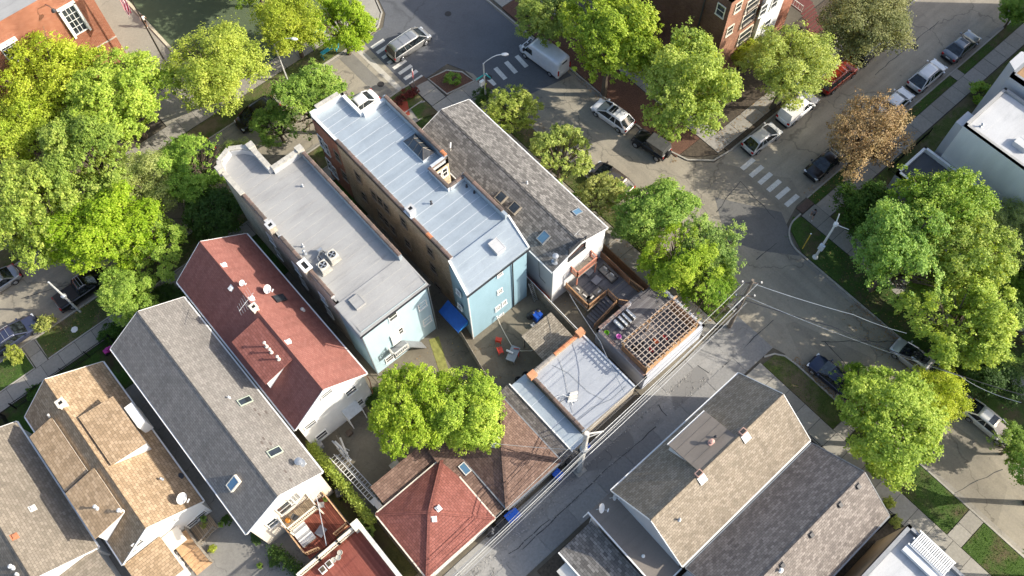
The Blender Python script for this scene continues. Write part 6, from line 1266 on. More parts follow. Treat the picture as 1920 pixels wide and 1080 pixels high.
# ivy hedge on the low wooden fence
def leaf_mass(pts, sz, n, leaf, seed, mat):
    g = np.random.default_rng(seed); P = np.array(pts)[g.integers(0, len(pts), n)] + g.normal(size=(n, 3)) * np.array(sz); nn = g.normal(size=(n, 3)) * .6 + np.array([0, 0, .8]); nn /= np.linalg.norm(nn, axis=1)[:, None]
    t = np.cross(nn, g.normal(size=(n, 3))); t /= np.linalg.norm(t, axis=1)[:, None]; b = np.cross(nn, t); s = leaf * g.uniform(.6, 1.3, n)[:, None]
    q = np.stack([P - t * s * .5, P - b * s * .4, P + t * s * .5, P + b * s * .4], 1).reshape(-1, 3); me = bpy.data.meshes.new('leaves'); me.from_pydata(q.tolist(), [], [(4 * i, 4 * i + 1, 4 * i + 2, 4 * i + 3) for i in range(n)]); me.materials.append(mat); return me
for (lab, pts, sz, n, mt, lf) in (('ivy hedge along the low wooden fence beside the concrete yard', [(.3, 28.2 - k * .1, 1.2) for k in range(88)], (.2, .15, .25), 7000, L_YEL, .16), ('straggly hedge between the grey house yard and the bottom path', [(-7.2 + k * .02, 23.4 - k * .1, .6) for k in range(75)], (.3, .2, .4), 3500, L_DRK, .15)):
    o = bpy.data.objects.new('hedge', leaf_mass(pts, sz, n, lf, 5, mt)); COL.objects.link(o); tag(o, lab, 'hedge')
# grass blades where the turf is seen close enough
def tufts(name, rects, dens, z, mat, h, seed):
    g = np.random.default_rng(seed); V = []
    for (x0, x1, y0, y1) in rects:
        n = int((x1 - x0) * (y1 - y0) * dens); P = np.stack([g.uniform(x0, x1, n), g.uniform(y0, y1, n), np.full(n, z)], 1); a = g.uniform(0, 6.283, n); w_ = g.uniform(.02, .05, n); d = np.stack([np.cos(a), np.sin(a), np.zeros(n)], 1); tip = P + np.stack([g.normal(0, .05, n), g.normal(0, .05, n), g.uniform(.5, 1.2, n) * h], 1)
        V.append(np.stack([P - d * w_[:, None], P + d * w_[:, None], tip], 1).reshape(-1, 3))
    V = np.concatenate(V); me = bpy.data.meshes.new(name); me.from_pydata(V.tolist(), [], [(3 * i, 3 * i + 1, 3 * i + 2) for i in range(len(V) // 3)]); me.materials.append(mat); o = bpy.data.objects.new(name, me); COL.objects.link(o); o['kind'] = 'stuff'; o['label'] = 'short grass blades growing on the verges'; o['category'] = 'grass'
L_GR = leafm('grass_blade', (.05, .11, .015), (.09, .18, .03), (.15, .25, .05), .3)
tufts('grass', [(35.4, 38.3, -22, -14.1), (35.4, 38.2, -12.4, -2.2), (35.4, 37.4, -.5, 7.2), (46.9, 49.8, -8, 15), (35.4, 37.3, 13, 45.5), (52.0, 74.8, 15.4, 16.2), (76.3, 84, 15.4, 16.2), (29.3, 31.2, 49.3, 51), (-20, -14.5, 51.4, 53.8), (-13, 20, 51.4, 53.8)], 45, .09, L_GR, .09, 3)

def litter(name, lab, rects, n, z, mat, seed):
    g = np.random.default_rng(seed); V = []
    for (x0, x1, y0, y1) in rects:
        P = np.stack([g.uniform(x0, x1, n), g.uniform(y0, y1, n), np.full(n, z)], 1); a = g.uniform(0, 6.28, n); s_ = g.uniform(.03, .09, n)[:, None]; t = np.stack([np.cos(a), np.sin(a), g.normal(0, .1, n)], 1) * s_; b = np.stack([-np.sin(a), np.cos(a), g.normal(0, .1, n)], 1) * s_ * .7
        V.append(np.stack([P - t, P - b, P + t, P + b], 1).reshape(-1, 3))
    V = np.concatenate(V); V[:, 2] = np.maximum(V[:, 2], z - .001); me = bpy.data.meshes.new(name); me.from_pydata(V.tolist(), [], [(4 * i, 4 * i + 1, 4 * i + 2, 4 * i + 3) for i in range(len(V) // 4)]); me.materials.append(mat); o = bpy.data.objects.new(name, me); COL.objects.link(o); tag(o, lab, 'leaf litter', kind='stuff')
litter('leaf_litter', 'scattered fallen leaves and seeds along kerbs and under the trees', [(46.0, 46.6, -6, 6), (44, 46.6, -2, 6), (35.4, 37.3, 13, 45), (33.3, 35.2, 13, 45), (45.0, 45.6, 28, 44), (37.5, 38.4, 13, 44), (8, 20, 20, 29), (-13, 10, 51.3, 54), (47, 50, -8, 12), (52, 70, 15.3, 17), (37.6, 38.2, -2, 6), (49.4, 62, 25.9, 27.7), (26, 33, 13, 24)], 260, .135, L_ORA, 9)
litter('alley_debris', 'gravel and grit scattered over the alley and its broken edges', [(0, 36, 9.7, 10.2), (12, 30, 11.1, 11.5), (3, 14, 10.6, 11.2)], 260, .05, plain('grit', (.3, .29, .27), .9, var=.5), 10)
# ------------------------------------------------------------------ vehicles
TYRE = BLACK; RIM = plain('alloy_rim', (.45, .46, .48), .3, .7, .1); LAMPW = plain('headlamp_lens', (.7, .72, .75), .1, .2, .05); LAMPR = plain('tail_lamp_lens', (.42, .012, .012), .2, 0, .1); TRIM = plain('black_trim', (.02, .02, .022), .6)
def loft(sec, closed_ends=True):
    """sec: list of rings (same length), returns verts, faces"""
    n = len(sec[0]); vs = [p for r in sec for p in r]; fs = [(i * n + j, i * n + (j + 1) % n, (i + 1) * n + (j + 1) % n, (i + 1) * n + j) for i in range(len(sec) - 1) for j in range(n)]
    fs += [tuple(reversed(range(n))), tuple(range((len(sec) - 1) * n, len(sec) * n))]; return vs, fs
def subsurf(o, lv=1):
    m = o.modifiers.new('sub', 'SUBSURF'); m.levels = lv; m.render_levels = lv; return o
def car(name, label, col, x, y, az, L=4.6, W=1.84, H=1.6, belt=.98, hood=.92, deck=.95, ws0=.72, ws1=.22, rw1=-.62, rw0=-.92, metal=.35, rails_=False, sunroof=False, kind='suv', cat='car', glassroof=False, rough=.28, z0=.01, group=None):
    X_, Y_ = x, y
    """front towards +x. ws0/ws1: windscreen foot and head as a fraction of half length; rw1/rw0: rear window head and foot"""
    P = carpaint('paint_' + label[:24].replace(' ', '_'), col, metal, rough); t = local(name, label, cat, group); h = L / 2; w = W / 2; gc = .2
    prof = [(-1.0, deck - .16, .86, .42), (-.965, deck - .03, .95, .26), (-.8, deck, .99, gc), (-.45, belt, 1.0, gc), (0, belt, 1.0, gc), (.4, belt, 1.0, gc), (ws0 - .06, belt - .01, .99, gc), (ws0 + .1, hood, .98, gc), (.88, hood - .07, .93, .22), (.965, hood - .17, .84, .28), (1.0, hood - .32, .74, .38)]
    sec = []
    for fx, zt, ww, zb in prof:
        a = w * ww; X = fx * h; mid = (zt * .62 + zb * .38)
        sec.append([(X, -a * .5, zb), (X, -a * .93, zb), (X, -a, zb + .12), (X, -a * 1.0, mid), (X, -a * .985, zt - .09), (X, -a * .9, zt - .015), (X, -a * .45, zt + .015), (X, a * .45, zt + .015), (X, a * .9, zt - .015), (X, a * .985, zt - .09), (X, a, mid), (X, a, zb + .12), (X, a * .93, zb), (X, a * .5, zb)])
    vs, fs = loft(sec); subsurf(MB().add(vs, fs).build('body', P, t, smooth=True), 1)
    # greenhouse
    wb, wr = w * .9, w * .70; zb = belt - .03; zr = H; A = (ws0 * h, rw0 * h); B = (ws1 * h, rw1 * h)
    def Q(x, y, z): return Vector((x, y, z))
    FL, FR, RL, RR = Q(A[0], wb, zb), Q(A[0], -wb, zb), Q(A[1], wb, deck - .03), Q(A[1], -wb, deck - .03)
    TFL, TFR, TRL, TRR = Q(B[0], wr, zr - .05), Q(B[0], -wr, zr - .05), Q(B[1], wr, zr - .07), Q(B[1], -wr, zr - .07)
    fm, fmt = Q(A[0] + .07, 0, zb), Q(B[0] + .05, 0, zr - .02); rmd, rmt = Q(A[1] - .05, 0, deck - .02), Q(B[1] - .04, 0, zr - .04)
    MB().add([FR, fm, FL, TFL, fmt, TFR], [(0, 1, 4, 5), (1, 2, 3, 4)]).build('windscreen', CARG, t, smooth=True)
    MB().add([RL, rmd, RR, TRR, rmt, TRL], [(0, 1, 4, 5), (1, 2, 3, 4)]).build('rear_window', CARG, t, smooth=True)
    for a_, b_, c_, d_ in ((FL, RL, TRL, TFL), (RR, FR, TFR, TRR)):
        MB().poly([a_, b_, c_, d_]).build('side_window', CARG, t)
    m = MB()
    for p, q in ((FL, TFL), (FR, TFR), (RL, TRL), (RR, TRR)): m.tube([p, q], .06, 5)
    for s in (1, -1):
        for f in ((.12,) if kind == 'sedan' else (.1, -.42) if kind != 'pickup' else (.1,)):
            x0 = (A[0] + A[1]) / 2 + f * h * .6; k = max(0, min(1, (x0 - A[1]) / (A[0] - A[1]))); x1 = B[1] + (B[0] - B[1]) * k; m.bar((x0, s * (wb + .004), zb), (x1, s * (wr + .006), zr - .08), .07, .05)
    m.build('pillar', P, t)
    rf = []
    N = 7
    for i in range(N):
        k = i / (N - 1); x = B[1] - .05 + (B[0] - B[1] + .1) * k; e = .03 * (1 - (2 * k - 1) ** 2) + (-.03 if i in (0, N - 1) else 0)
        rf.append([(x, -wr - .03, zr - .1), (x, -wr - .01, zr - .045 + e), (x, -wr * .6, zr - .01 + e), (x, 0, zr + e), (x, wr * .6, zr - .01 + e), (x, wr + .01, zr - .045 + e), (x, wr + .03, zr - .1), (x, 0, zr - .08)])
    vs, fs = loft(rf); ro = MB().add(vs, fs).build('roof', P, t, smooth=True)
    if sunroof or glassroof:
        l0, l1 = (.05, .42) if not glassroof else (-.15, .75); xa, xb = B[0] - (B[0] - B[1]) * l0 - .1, B[0] - (B[0] - B[1]) * l1
        MB().box(min(xa, xb), max(xa, xb), -wr * .72, wr * .72, zr + .0, zr + .038).build('sunroof', CARG, ro)
    if rails_:
        for s in (-1, 1): MB().tube([(B[1] + .1, s * wr * .95, zr), (B[1] + .25, s * wr * .95, zr + .07), (B[0] - .25, s * wr * .95, zr + .07), (B[0] - .05, s * wr * .95, zr)], .025, 5).build('roof_rail', STEEL if rails_ == 1 else TRIM, t)
        if rails_ == 1:
            for k in (.3, .62): x = B[0] + (B[1] - B[0]) * k; MB().tube([(x, -wr, zr + .08), (x, wr, zr + .08)], .022, 5).build('roof_crossbar', STEEL, t)
    for sx in (1, -1):
        for s in (1, -1):
            X = sx * h * .62 - (.02 if sx < 0 else -.05); r = .34 if H > 1.55 else .315; wm = MB().tube([(X, s * (w - .2), r), (X, s * (w - .05), r), (X, s * (w + .015), r)], [r, r, r * .94], 16)
            wo2 = wm.build('wheel', TYRE, t); MB().tube([(X, s * (w + .005), r), (X, s * (w + .03), r)], [r * .66, r * .6], 12).build('rim', RIM, wo2)
            a = MB(); pts = [(X + math.cos(q) * (r + .07), s * (w + .004), r + math.sin(q) * (r + .07)) for q in [math.pi * k / 8 for k in range(9)]]; a.tube(pts, .035, 4).build('wheel_arch', TRIM, t)
    for s in (1, -1):
        MB().box(h * .9, h * .975, s * w * .74 - .17, s * w * .74 + .17, hood - .3, hood - .17).build('headlight', LAMPW, t)
        MB().box(-h * 1.0, -h * .93, s * w * .76 - .13, s * w * .76 + .13, deck - .32, deck - .1).build('tail_light', LAMPR, t)
        MB().box(A[0] - .28, A[0] - .12, s * (w + .02) - .0, s * (w + .02) + s * .17, belt - .02, belt + .12).build('wing_mirror', P, t) if s > 0 else MB().box(A[0] - .28, A[0] - .12, -(w + .19), -(w + .02), belt - .02, belt + .12).build('wing_mirror', P, t)
    MB().box(h * .985, h * 1.005, -.4, .4, .42, .6).build('grille', TRIM, t); MB().box(-h * 1.012, -h * .99, -.26, .26, .55, .67).build('number_plate', WHITE, t); MB().box(-h * 1.02, h * 1.0, -w * .8, w * .8, .2, .3).build('underbody', TRIM, t)
    if kind == 'pickup':
        MB().box(-h * .95, rw0 * h - .08, -w * .82, w * .82, deck + .0, deck + .03).build('bed_cover', TRIM, t)
    place(t, (X_, Y_, z0), math.radians(az)); return t
WT, SV, BK = (.80, .80, .80), (.42, .43, .44), (.012, .012, .014)
car('minivan', 'silver minivan driving across the upper zebra crossing', (.46, .45, .43), 34.5, 57.9, 0, 5.1, 1.96, 1.74, 1.02, .98, 1.0, .78, .42, -.86, -.98, .6, 1)
car('crossover_car', 'white crossover with roof rails parked in front of the black off-road car', WT, 44.3, 36.2, 96, 4.75, 1.88, 1.62, ws0=.66, ws1=.2, rw1=-.62, rw0=-.93, sunroof=True, rails_=1, metal=.05)
car('hatchback_car', 'silver crossover parked at the kerb beside the second zebra crossing', (.60, .60, .59), 53.6, 23.95, -3, 4.4, 1.82, 1.58, ws0=.66, ws1=.16, rw1=-.6, rw0=-.94, metal=.25)
car('suv_car', 'red suv parked under the golden-green tree', (.33, .045, .02), 65.4, 23.95, -1, 5.1, 1.96, 1.78, 1.05, 1.02, 1.05, .6, .28, -.9, -.985, .4, 1, cat='suv')
car('suv_car', 'black suv half hidden under the olive-grey tree', BK, 70.8, 24.0, 1, 4.9, 1.94, 1.74, 1.04, 1.0, 1.05, .6, .28, -.88, -.98, .4, 1, cat='suv')
car('sedan_car', 'grey sedan with open sunroof parked on the shaded side, far upper right', (.17, .19, .21), 78.6, 17.75, 0, 4.9, 1.86, 1.45, .9, .86, .92, .5, .12, -.42, -.74, .5, sunroof=True, kind='sedan')
car('suv_car', 'white suv with dark rear glass parked in the shade behind the grey sedan', WT, 72.6, 17.75, 0, 4.8, 1.9, 1.66, ws0=.58, ws1=.3, rw1=-.6, rw0=-.93, metal=.05, rails_=2, cat='suv')
car('sedan_car', 'white compact car nosing out from under the bronze-orange tree', WT, 67.3, 17.75, 0, 4.4, 1.8, 1.46, .9, .86, .9, .5, .14, -.5, -.8, .05, kind='sedan')
car('sedan_car', 'black car at the kerb below the bronze-orange tree', BK, 56.0, 17.75, 180, 4.6, 1.82, 1.46, .9, .86, .92, .5, .12, -.42, -.74, .4, kind='sedan')
car('suv_car', 'grey-brown suv parked beside the small clumpy pear trees', (.12, .10, .09), 38.75, 30.6, 96, 4.7, 1.88, 1.66, metal=.5, cat='suv')
car('hatchback_car', 'silver hatchback with dark glass roof parked beside the bright right-hand tree', (.62, .64, .66), 45.6, -1.3, 93, 4.6, 1.8, 1.5, .93, .88, 1.0, .62, .18, -.55, -.95, .5, glassroof=True)
car('sedan_car', 'navy blue sedan parked against the lower verge', (.012, .022, .06), 38.85, 2.6, 92, 4.6, 1.82, 1.44, .9, .86, .92, .5, .12, -.42, -.74, .4, kind='sedan')
car('hatchback_car', 'pale white hatchback with sunroof parked under the right edge trees', (.66, .65, .60), 45.6, -9.2, -88, 4.5, 1.76, 1.48, .92, .87, .98, .62, .18, -.55, -.95, .2, sunroof=True)
car('sedan_car', 'white car mostly hidden behind the silver-roofed building', WT, 25.4, 54.9, 180, 4.6, 1.82, 1.46, .9, .86, .92, .5, .12, -.42, -.74, .05, kind='sedan')
car('suv_car', 'black suv parked along the upper kerb between two green trees', (.02, .02, .018), 16.9, 61.1, 180, 4.9, 1.92, 1.74, metal=.4, cat='suv', rails_=2)
car('sedan_car', 'blue-grey car with roof bars parked at the left edge', (.065, .075, .13), -14.2, 55.2, 0, 4.8, 1.84, 1.5, .92, .86, .94, .5, .1, -.5, -.8, .5, rails_=1)
car('pickup_truck', 'black pickup with white roof bars parked under the big left-hand maple', BK, -7.0, 55.2, 0, 5.4, 1.95, 1.8, 1.1, 1.05, 1.1, .5, .22, -.1, -.2, .4, 1, kind='pickup', cat='pickup')
car('sedan_car', 'car cut by the left edge across the street from the blue-grey car', (.35, .36, .37), -13.0, 61.2, 180, 4.6, 1.82, 1.46, .9, .86, .92, .5, .12, -.42, -.74, .5, kind='sedan')
car('sedan_car', 'dark car glimpsed beneath the golden-green tree by the field', (.03, .035, .04), 9.0, 61.2, 180, 4.6, 1.82, 1.46, .9, .86, .92, .5, .12, -.42, -.74, .4, kind='sedan')
# white pickup with a tall white cap
pk = car('pickup_truck', 'white pickup with tall white bed cap parked by the blue sign tree', WT, 59.2, 24.0, 0, 5.0, 1.9, 1.72, 1.02, .98, 1.02, .55, .25, -.08, -.14, .05, kind='pickup', cat='pickup')
cb = MB(); cb.add([(-2.4, -.86, 1.02), (-.45, -.86, 1.02), (-.45, .86, 1.02), (-2.4, .86, 1.02), (-2.3, -.72, 2.0), (-.5, -.72, 2.0), (-.5, .72, 2.0), (-2.3, .72, 2.0)], [(3, 2, 1, 0), (4, 5, 6, 7), (0, 1, 5, 4), (1, 2, 6, 5), (2, 3, 7, 6), (3, 0, 4, 7)])
kp = MB(); kp.v = cb.v; kp.f = cb.f; kp.m = cb.m
def put(mb, name, mt, par, **k):   # part in the local frame of an already placed vehicle
    OFF[par.name] = Vector((0, 0, 0)); return mb.build(name, mt, par, **k)
put(kp, 'bed_cap', carpaint('cap_white', WT, .05), pk)
# white cargo van
vn = local('cargo_van', 'tall white cargo van parked behind the second zebra crossing row', 'van'); P = carpaint('van_white', (.70, .73, .78), .05)
prof = [(-2.95, .3, 2.55, .96), (-2.9, .28, 2.62, .98), (-1.5, .28, 2.66, 1.0), (.6, .28, 2.66, 1.0), (1.15, .28, 2.6, 1.0), (1.55, .28, 2.2, .985), (2.1, .28, 1.32, .97), (2.65, .3, 1.12, .9), (2.95, .38, .8, .78)]; sec = []
for X, zb, zt, ww in prof:
    a = 1.02 * ww; tt = .84 if zt > 1.5 else .9; sec.append([(X, -a * .5, zb), (X, -a * .95, zb), (X, -a, zb + .15), (X, -a, min(zt * .55, 1.15)), (X, -a * (tt + .08), zt - .14), (X, -a * tt, zt - .02), (X, 0, zt + .02), (X, a * tt, zt - .02), (X, a * (tt + .08), zt - .14), (X, a, min(zt * .55, 1.15)), (X, a, zb + .15), (X, a * .95, zb), (X, a * .5, zb)])
vs, fs = loft(sec); subsurf(MB().add(vs, fs).build('body', P, vn, smooth=True), 1)
MB().add([(1.5, -.8, 2.24), (1.52, 0, 2.3), (1.5, .8, 2.24), (2.14, .9, 1.4), (2.2, 0, 1.42), (2.14, -.9, 1.4)], [(0, 1, 4, 5), (1, 2, 3, 4)]).build('windscreen', CARG, vn)
for s in (-1, 1):
    MB().add([(1.9, s * 1.02, 1.3), (.75, s * 1.035, 1.3), (.85, s * .97, 2.0), (1.5, s * .96, 2.0)], [(0, 1, 2, 3)]).build('side_window', CARG, vn)
    MB().box(2.55, 2.85, s * .72 - .14, s * .72 + .14, .85, 1.1).build('headlight', LAMPW, vn); MB().box(-2.97, -2.9, s * .9 - .07, s * .9 + .07, .9, 1.6).build('tail_light', LAMPR, vn)
    MB().box(1.75, 1.95, s * 1.1 - .04, s * 1.1 + .16 * s, 1.35, 1.7).build('wing_mirror', TRIM, vn) if s > 0 else MB().box(1.75, 1.95, -1.26, -1.06, 1.35, 1.7).build('wing_mirror', TRIM, vn)
    MB().box(-2.6, 2.3, s * 1.03 - .015, s * 1.03 + .015, .45, .55).build('side_trim', TRIM, vn)
    for X in (-1.8, 1.85): wq = MB().tube([(X, s * .8, .36), (X, s * .98, .36), (X, s * 1.04, .36)], [.36, .36, .34], 16).build('wheel', TYRE, vn); MB().tube([(X, s * 1.03, .36), (X, s * 1.055, .36)], [.22, .2], 12).build('rim', RIM, wq)
MB().box(-2.99, -2.94, -.35, .35, 2.25, 2.4).build('brake_light', DARK, vn); MB().box(2.9, 2.99, -.6, .6, .5, .75).build('grille', TRIM, vn); MB().box(2.1, 2.45, -.6, -.1, 1.26, 1.3).box(2.1, 2.45, .1, .6, 1.26, 1.3).build('bonnet_vent', TRIM, vn)
place(vn, (44.1, 46.6, .01), math.radians(95))
# black soft-top off-road car
jp = local('off_road_car', 'black boxy off-road car with soft top parked beside the red mulch', 'off-road car'); PB = carpaint('jeep_black', (.014, .014, .015), .3, .4); SOFT = plain('soft_top', (.05, .052, .05), .85, var=.25)
MB().add(*loft([[(X, -w_, .5), (X, -w_, zt - .05), (X, -w_ * .92, zt), (X, w_ * .92, zt), (X, w_, zt - .05), (X, w_, .5)] for X, w_, zt in ((-1.95, .78, 1.12), (-1.9, .8, 1.15), (.55, .8, 1.15), (.6, .74, 1.12), (1.7, .62, 1.06), (1.8, .6, 1.0))])).build('body', PB, jp)
MB().add([(x, s * a, z) for (x, a, z) in ((-1.88, .8, 1.15), (-1.78, .7, 1.82), (.3, .68, 1.85), (.62, .76, 1.15)) for s in (-1, 1)], [(0, 1, 3, 2), (2, 3, 5, 4), (4, 5, 7, 6)]).build('soft_top', SOFT, jp)
for s in (-1, 1):
    MB().poly([(-1.86, s * .8, 1.17), (-1.77, s * .71, 1.78), (.28, s * .69, 1.8), (.58, s * .77, 1.17)]).build('side_window', CARG, jp)
    for X in (-1.35, 1.3):
        MB().add(*loft([[(x, s * .6, z), (x, s * .98, z - .02), (x, s * .98, z - .1), (x, s * .6, z - .08)] for x, z in ((X - .55, .72), (X - .35, .98), (X + .35, .98), (X + .6, .75))])).build('wing', TRIM, jp)
        wq = MB().tube([(X, s * .68, .42), (X, s * .92, .42), (X, s * .95, .42)], [.42, .42, .38], 16).build('wheel', TYRE, jp); MB().tube([(X, s * .94, .42), (X, s * .97, .42)], [.25, .23], 10).build('rim', RIM, wq)
    MB().tube([(1.78, s * .42, .85), (1.84, s * .42, .85)], .11, 10).build('headlight', LAMPW, jp); MB().box(-2.0, -1.93, s * .68 - .07, s * .68 + .07, .8, 1.0).build('tail_light', LAMPR, jp); MB().box(.55, .65, s * .9 - .08, s * .9 + .08, 1.2, 1.4).build('wing_mirror', PB, jp)
MB().poly([(.34, -.66, 1.8), (.34, .66, 1.8), (.64, .72, 1.17), (.64, -.72, 1.17)]).build('windscreen', CARG, jp); MB().bar((.36, -.66, 1.84), (.36, .66, 1.84), .07, .07).build('windscreen_frame', PB, jp)
MB().box(1.8, 2.0, -.75, .75, .45, .62).build('front_bumper', TRIM, jp); MB().box(-2.05, -1.93, -.75, .75, .45, .6).build('rear_bumper', TRIM, jp); MB().tube([(-1.98, 0, .95), (-2.22, 0, .95)], .39, 16).build('spare_wheel', TYRE, jp)
place(jp, (44.6, 30.9, .01), math.radians(98))
# ------------------------------------------------------------------ poles, wires, signs, bins, people
CONCP = plain('concrete_pole', (.50, .49, .46), .8, var=.1); WPOLE = plain('wood_pole', (.17, .14, .11), .9, var=.3); ALU = plain('pale_aluminium', (.62, .63, .63), .4, .3)
def up(base, h, lab, name='utility_pole', r=(.17, .11), mt=None, cat='utility pole'):
    t = thing(name, lab, cat, (base.x, base.y, 0)); MB().tube([(base.x, base.y, 0), (base.x, base.y, h)], list(r), 10).build('shaft', mt or WPOLE, t); return t
pa_ = at(1086, 882); ap = up(pa_, 10.9, 'pale concrete utility pole standing in the alley behind the silver garages', mt=CONCP, r=(.26, .2))
MB().tube([(pa_.x, pa_.y, 10.7), (pa_.x + 1.25, pa_.y - .55, 10.0)], .06, 6).tube([(pa_.x, pa_.y, 9.6), (pa_.x + 1.25, pa_.y - .55, 10.0)], .05, 6).build('bracket_arm', CONCP, ap)
MB().lathe((pa_.x, pa_.y, 6.3), [(.32, 0), (.34, .05), (.34, .5), (.3, .55)], 10).build('splice_collar', STEEL, ap)
m = MB()
for k in range(3):
    a = math.pi * 1.1 + k * .12; m.tube([(pa_.x - .75 + .5 * math.cos(q), pa_.y + .1 * k + .1, 6.2 + .5 * math.sin(q) + .08 * k) for q in [k2 * math.pi / 6 for k2 in range(13)]], .03, 5)
m.build('cable_coil', DARK, ap)
MB().box(pa_.x - .5, pa_.x + .5, pa_.y - .45, pa_.y + .45, .03, .12).build('footing', STONE, ap)
pb_ = at(1367, 613); bp = up(pb_, 9.6, 'brown wooden utility pole at the alley mouth in front of the leafy trees', r=(.2, .13))
for z in (9.1, 6.6): MB().bar((pb_.x - .6, pb_.y + .6, z), (pb_.x + .6, pb_.y - .6, z), .1, .12).build('crossarm', WPOLE, bp)
me = MB().lathe((0, 0, 0), [(.05, 0), (.08, .06), (.05, .12), (.07, .2)], 8).mesh('insulator', OFFW); pieces('insulator', me, [(pb_.x + k, pb_.y - k, z) for k in (-.55, 0, .55) for z in (9.16, 6.66)], bp)
MB().box(pb_.x - .9, pb_.x - .4, pb_.y - .2, pb_.y + .2, 5.6, 6.1).build('terminal_box', DARK, bp)
pl0 = at(151.7, 585); lp_ = up(pl0, 6.3, 'slim white pole leaning over the verge beside the black pickup', r=(.12, .08), mt=ALU); MB().lathe((pl0.x, pl0.y, 3.2), [(.1, 0), (.24, .12), (.24, .4), (.1, .5)], 10).build('box', STEEL, lp_)
def cable(lab, pts, r=.03, mt=None, sag=.4, n=14):
    P = [Vector(p) for p in pts]; q = []
    for a, b in zip(P, P[1:]):
        for i in range(n + (b == P[-1])): k = i / n; q.append(a.lerp(b, k) - Vector((0, 0, sag * 4 * k * (1 - k))))
    return tag(MB().tube(q, r, 5).build('overhead_cable', mt or DARK), lab, 'cable')
WC = plain('white_cable', (.42, .42, .4), .6); A0 = Vector((pa_.x, pa_.y, 0)); B0 = Vector((pb_.x, pb_.y, 0)); far = A0 + (A0 - B0) * 1.25
cable('thick pale overhead cable running along the alley edge between the two utility poles', [B0 + Z * 6.7, A0 + Z * 6.5 + Vector((.25, -.25, 0)), far + Z * 6.2], .04, WC, .7)
for k, (z, dx, mt_, r, s, lab) in enumerate(((9.2, -.4, WC, .02, .5, 'thin pale topmost overhead wire above the alley, house side'), (9.15, .4, STEEL, .018, .7, 'thin overhead wire above the alley, nearest the far houses'), (6.0, -.15, DARK, .03, .9, 'dark bundled cable strung just below the thick pale one'), (5.6, .1, WC, .022, 1.0, 'lower pale cable sagging deepest along the alley'), (5.3, .3, STEEL, .02, .8, 'grey lowest cable over the alley'), (9.25, 0, DARK, .02, .6, 'dark middle wire of the topmost three above the alley'))):
    cable(lab, [B0 + Vector((dx, -dx, z)), A0 + Vector((dx + .1, -dx - .1, z if z < 8 else z + .6)), far + Vector((dx, -dx, z))], r, mt_, s)
cable('pale overhead cable leaving the wooden utility pole across the wide street', [B0 + Z * 6.6, at(1800, 705, 6.0), at(1915, 755, 6)], .02, STEEL, .5)
cable('dark overhead wire crossing the street above the silver hatchback', [B0 + Z * 5.9, at(1560, 612, 6), at(1760, 690, 6), at(1915, 740, 6)], .035, DARK, .15)
cable('thin pale wire over the street from the wooden utility pole, upper one', [B0 + Z * 9.1, at(1600, 590, 8), at(1700, 625, 8)], .025, STEEL, .2)
cable('pale service wire from the alley pole to the backyard maple', [A0 + Z * 6.3, at(930, 832, 5), at(840, 815, 6.0)], .02, WC, .2); cable('service wire from the alley pole down to the timber deck', [at(1170, 735, 5.5), at(1125, 640, 4.6), at(1068, 552, 4.2)], .028, STEEL, .2)
cable('pale wire on the red lower deck stretched to its corner', [at(593, 930, 3.9), at(612, 1023, 3.6)], .04, STEEL, .1); cable('white rail cable along the top of the long yard fence', [(24.75, 29, 2.0), (24.5, 20.0, 2.2)], .04, WHITE, .02)
for k, (a, b) in enumerate((((900, 1080), (1010, 1000)), ((865, 1080), (960, 990)))):
    pass
# street lamps
def lamp(lab, base, h, arm, mt=ALU, extra=None, r=.1):
    t = thing('street_lamp', lab, 'street lamp', (base.x, base.y, 0)); b = Vector((base.x, base.y, 0)); MB().tube([b, b + Z * h * .5, b + Z * h], [r, r * .85, r * .7], 8).build('pole', mt, t); a = Vector(arm)
    pts = [b + Z * (h - .1)] + [b + Z * h + Vector((a.x * k, a.y * k, 1.2 * math.sin(k * math.pi / 2))) for k in (.08, .25, .5, .75, 1.0)]; MB().tube(pts, .045, 6).build('arm', mt, t)
    e = pts[-1]; d = Vector((a.x, a.y, 0)).normalized(); q = math.atan2(d.y, d.x); hd = MB(); hd.lathe((0, 0, 0), [(.05, -.1), (.17, -.06), (.2, 0), (.16, .07), (.05, .12)], 12); hd.v = [(x * 2.0, y, z) for x, y, z in hd.v]; hd.xf((e.x + d.x * .35, e.y + d.y * .35, e.z), q); hd.build('lamp_head', WHITE, t, smooth=True); return t
lb = at(911, 190); l1 = lamp('curved street lamp at the crossing corner with street-name and pedestrian signs', lb, 6.0, (at(940, 102, 7.2).x - lb.x, at(940, 102, 7.2).y - lb.y))
sgn = MB().bar((lb.x - 1.0, lb.y + .1, 4.2), (lb.x - .05, lb.y + .05, 4.2), .03, .22).build('street_name_sign', plain('teal_sign', (.03, .42, .40), .5), l1); MB().bar((lb.x, lb.y + .05, 4.5), (lb.x + .1, lb.y - .9, 4.5), .03, .22).build('street_name_sign', plain('teal_sign', (.03, .42, .40), .5), l1)
MB().box(lb.x - .75, lb.x - .25, lb.y - .35, lb.y - .05, 3.3, 3.9).build('signal_box', WHITE, l1)
YG = plain('fluorescent_yellow', (.62, .72, .02), .5, var=.05); c = Vector((lb.x + .02, lb.y - .14, 2.6))
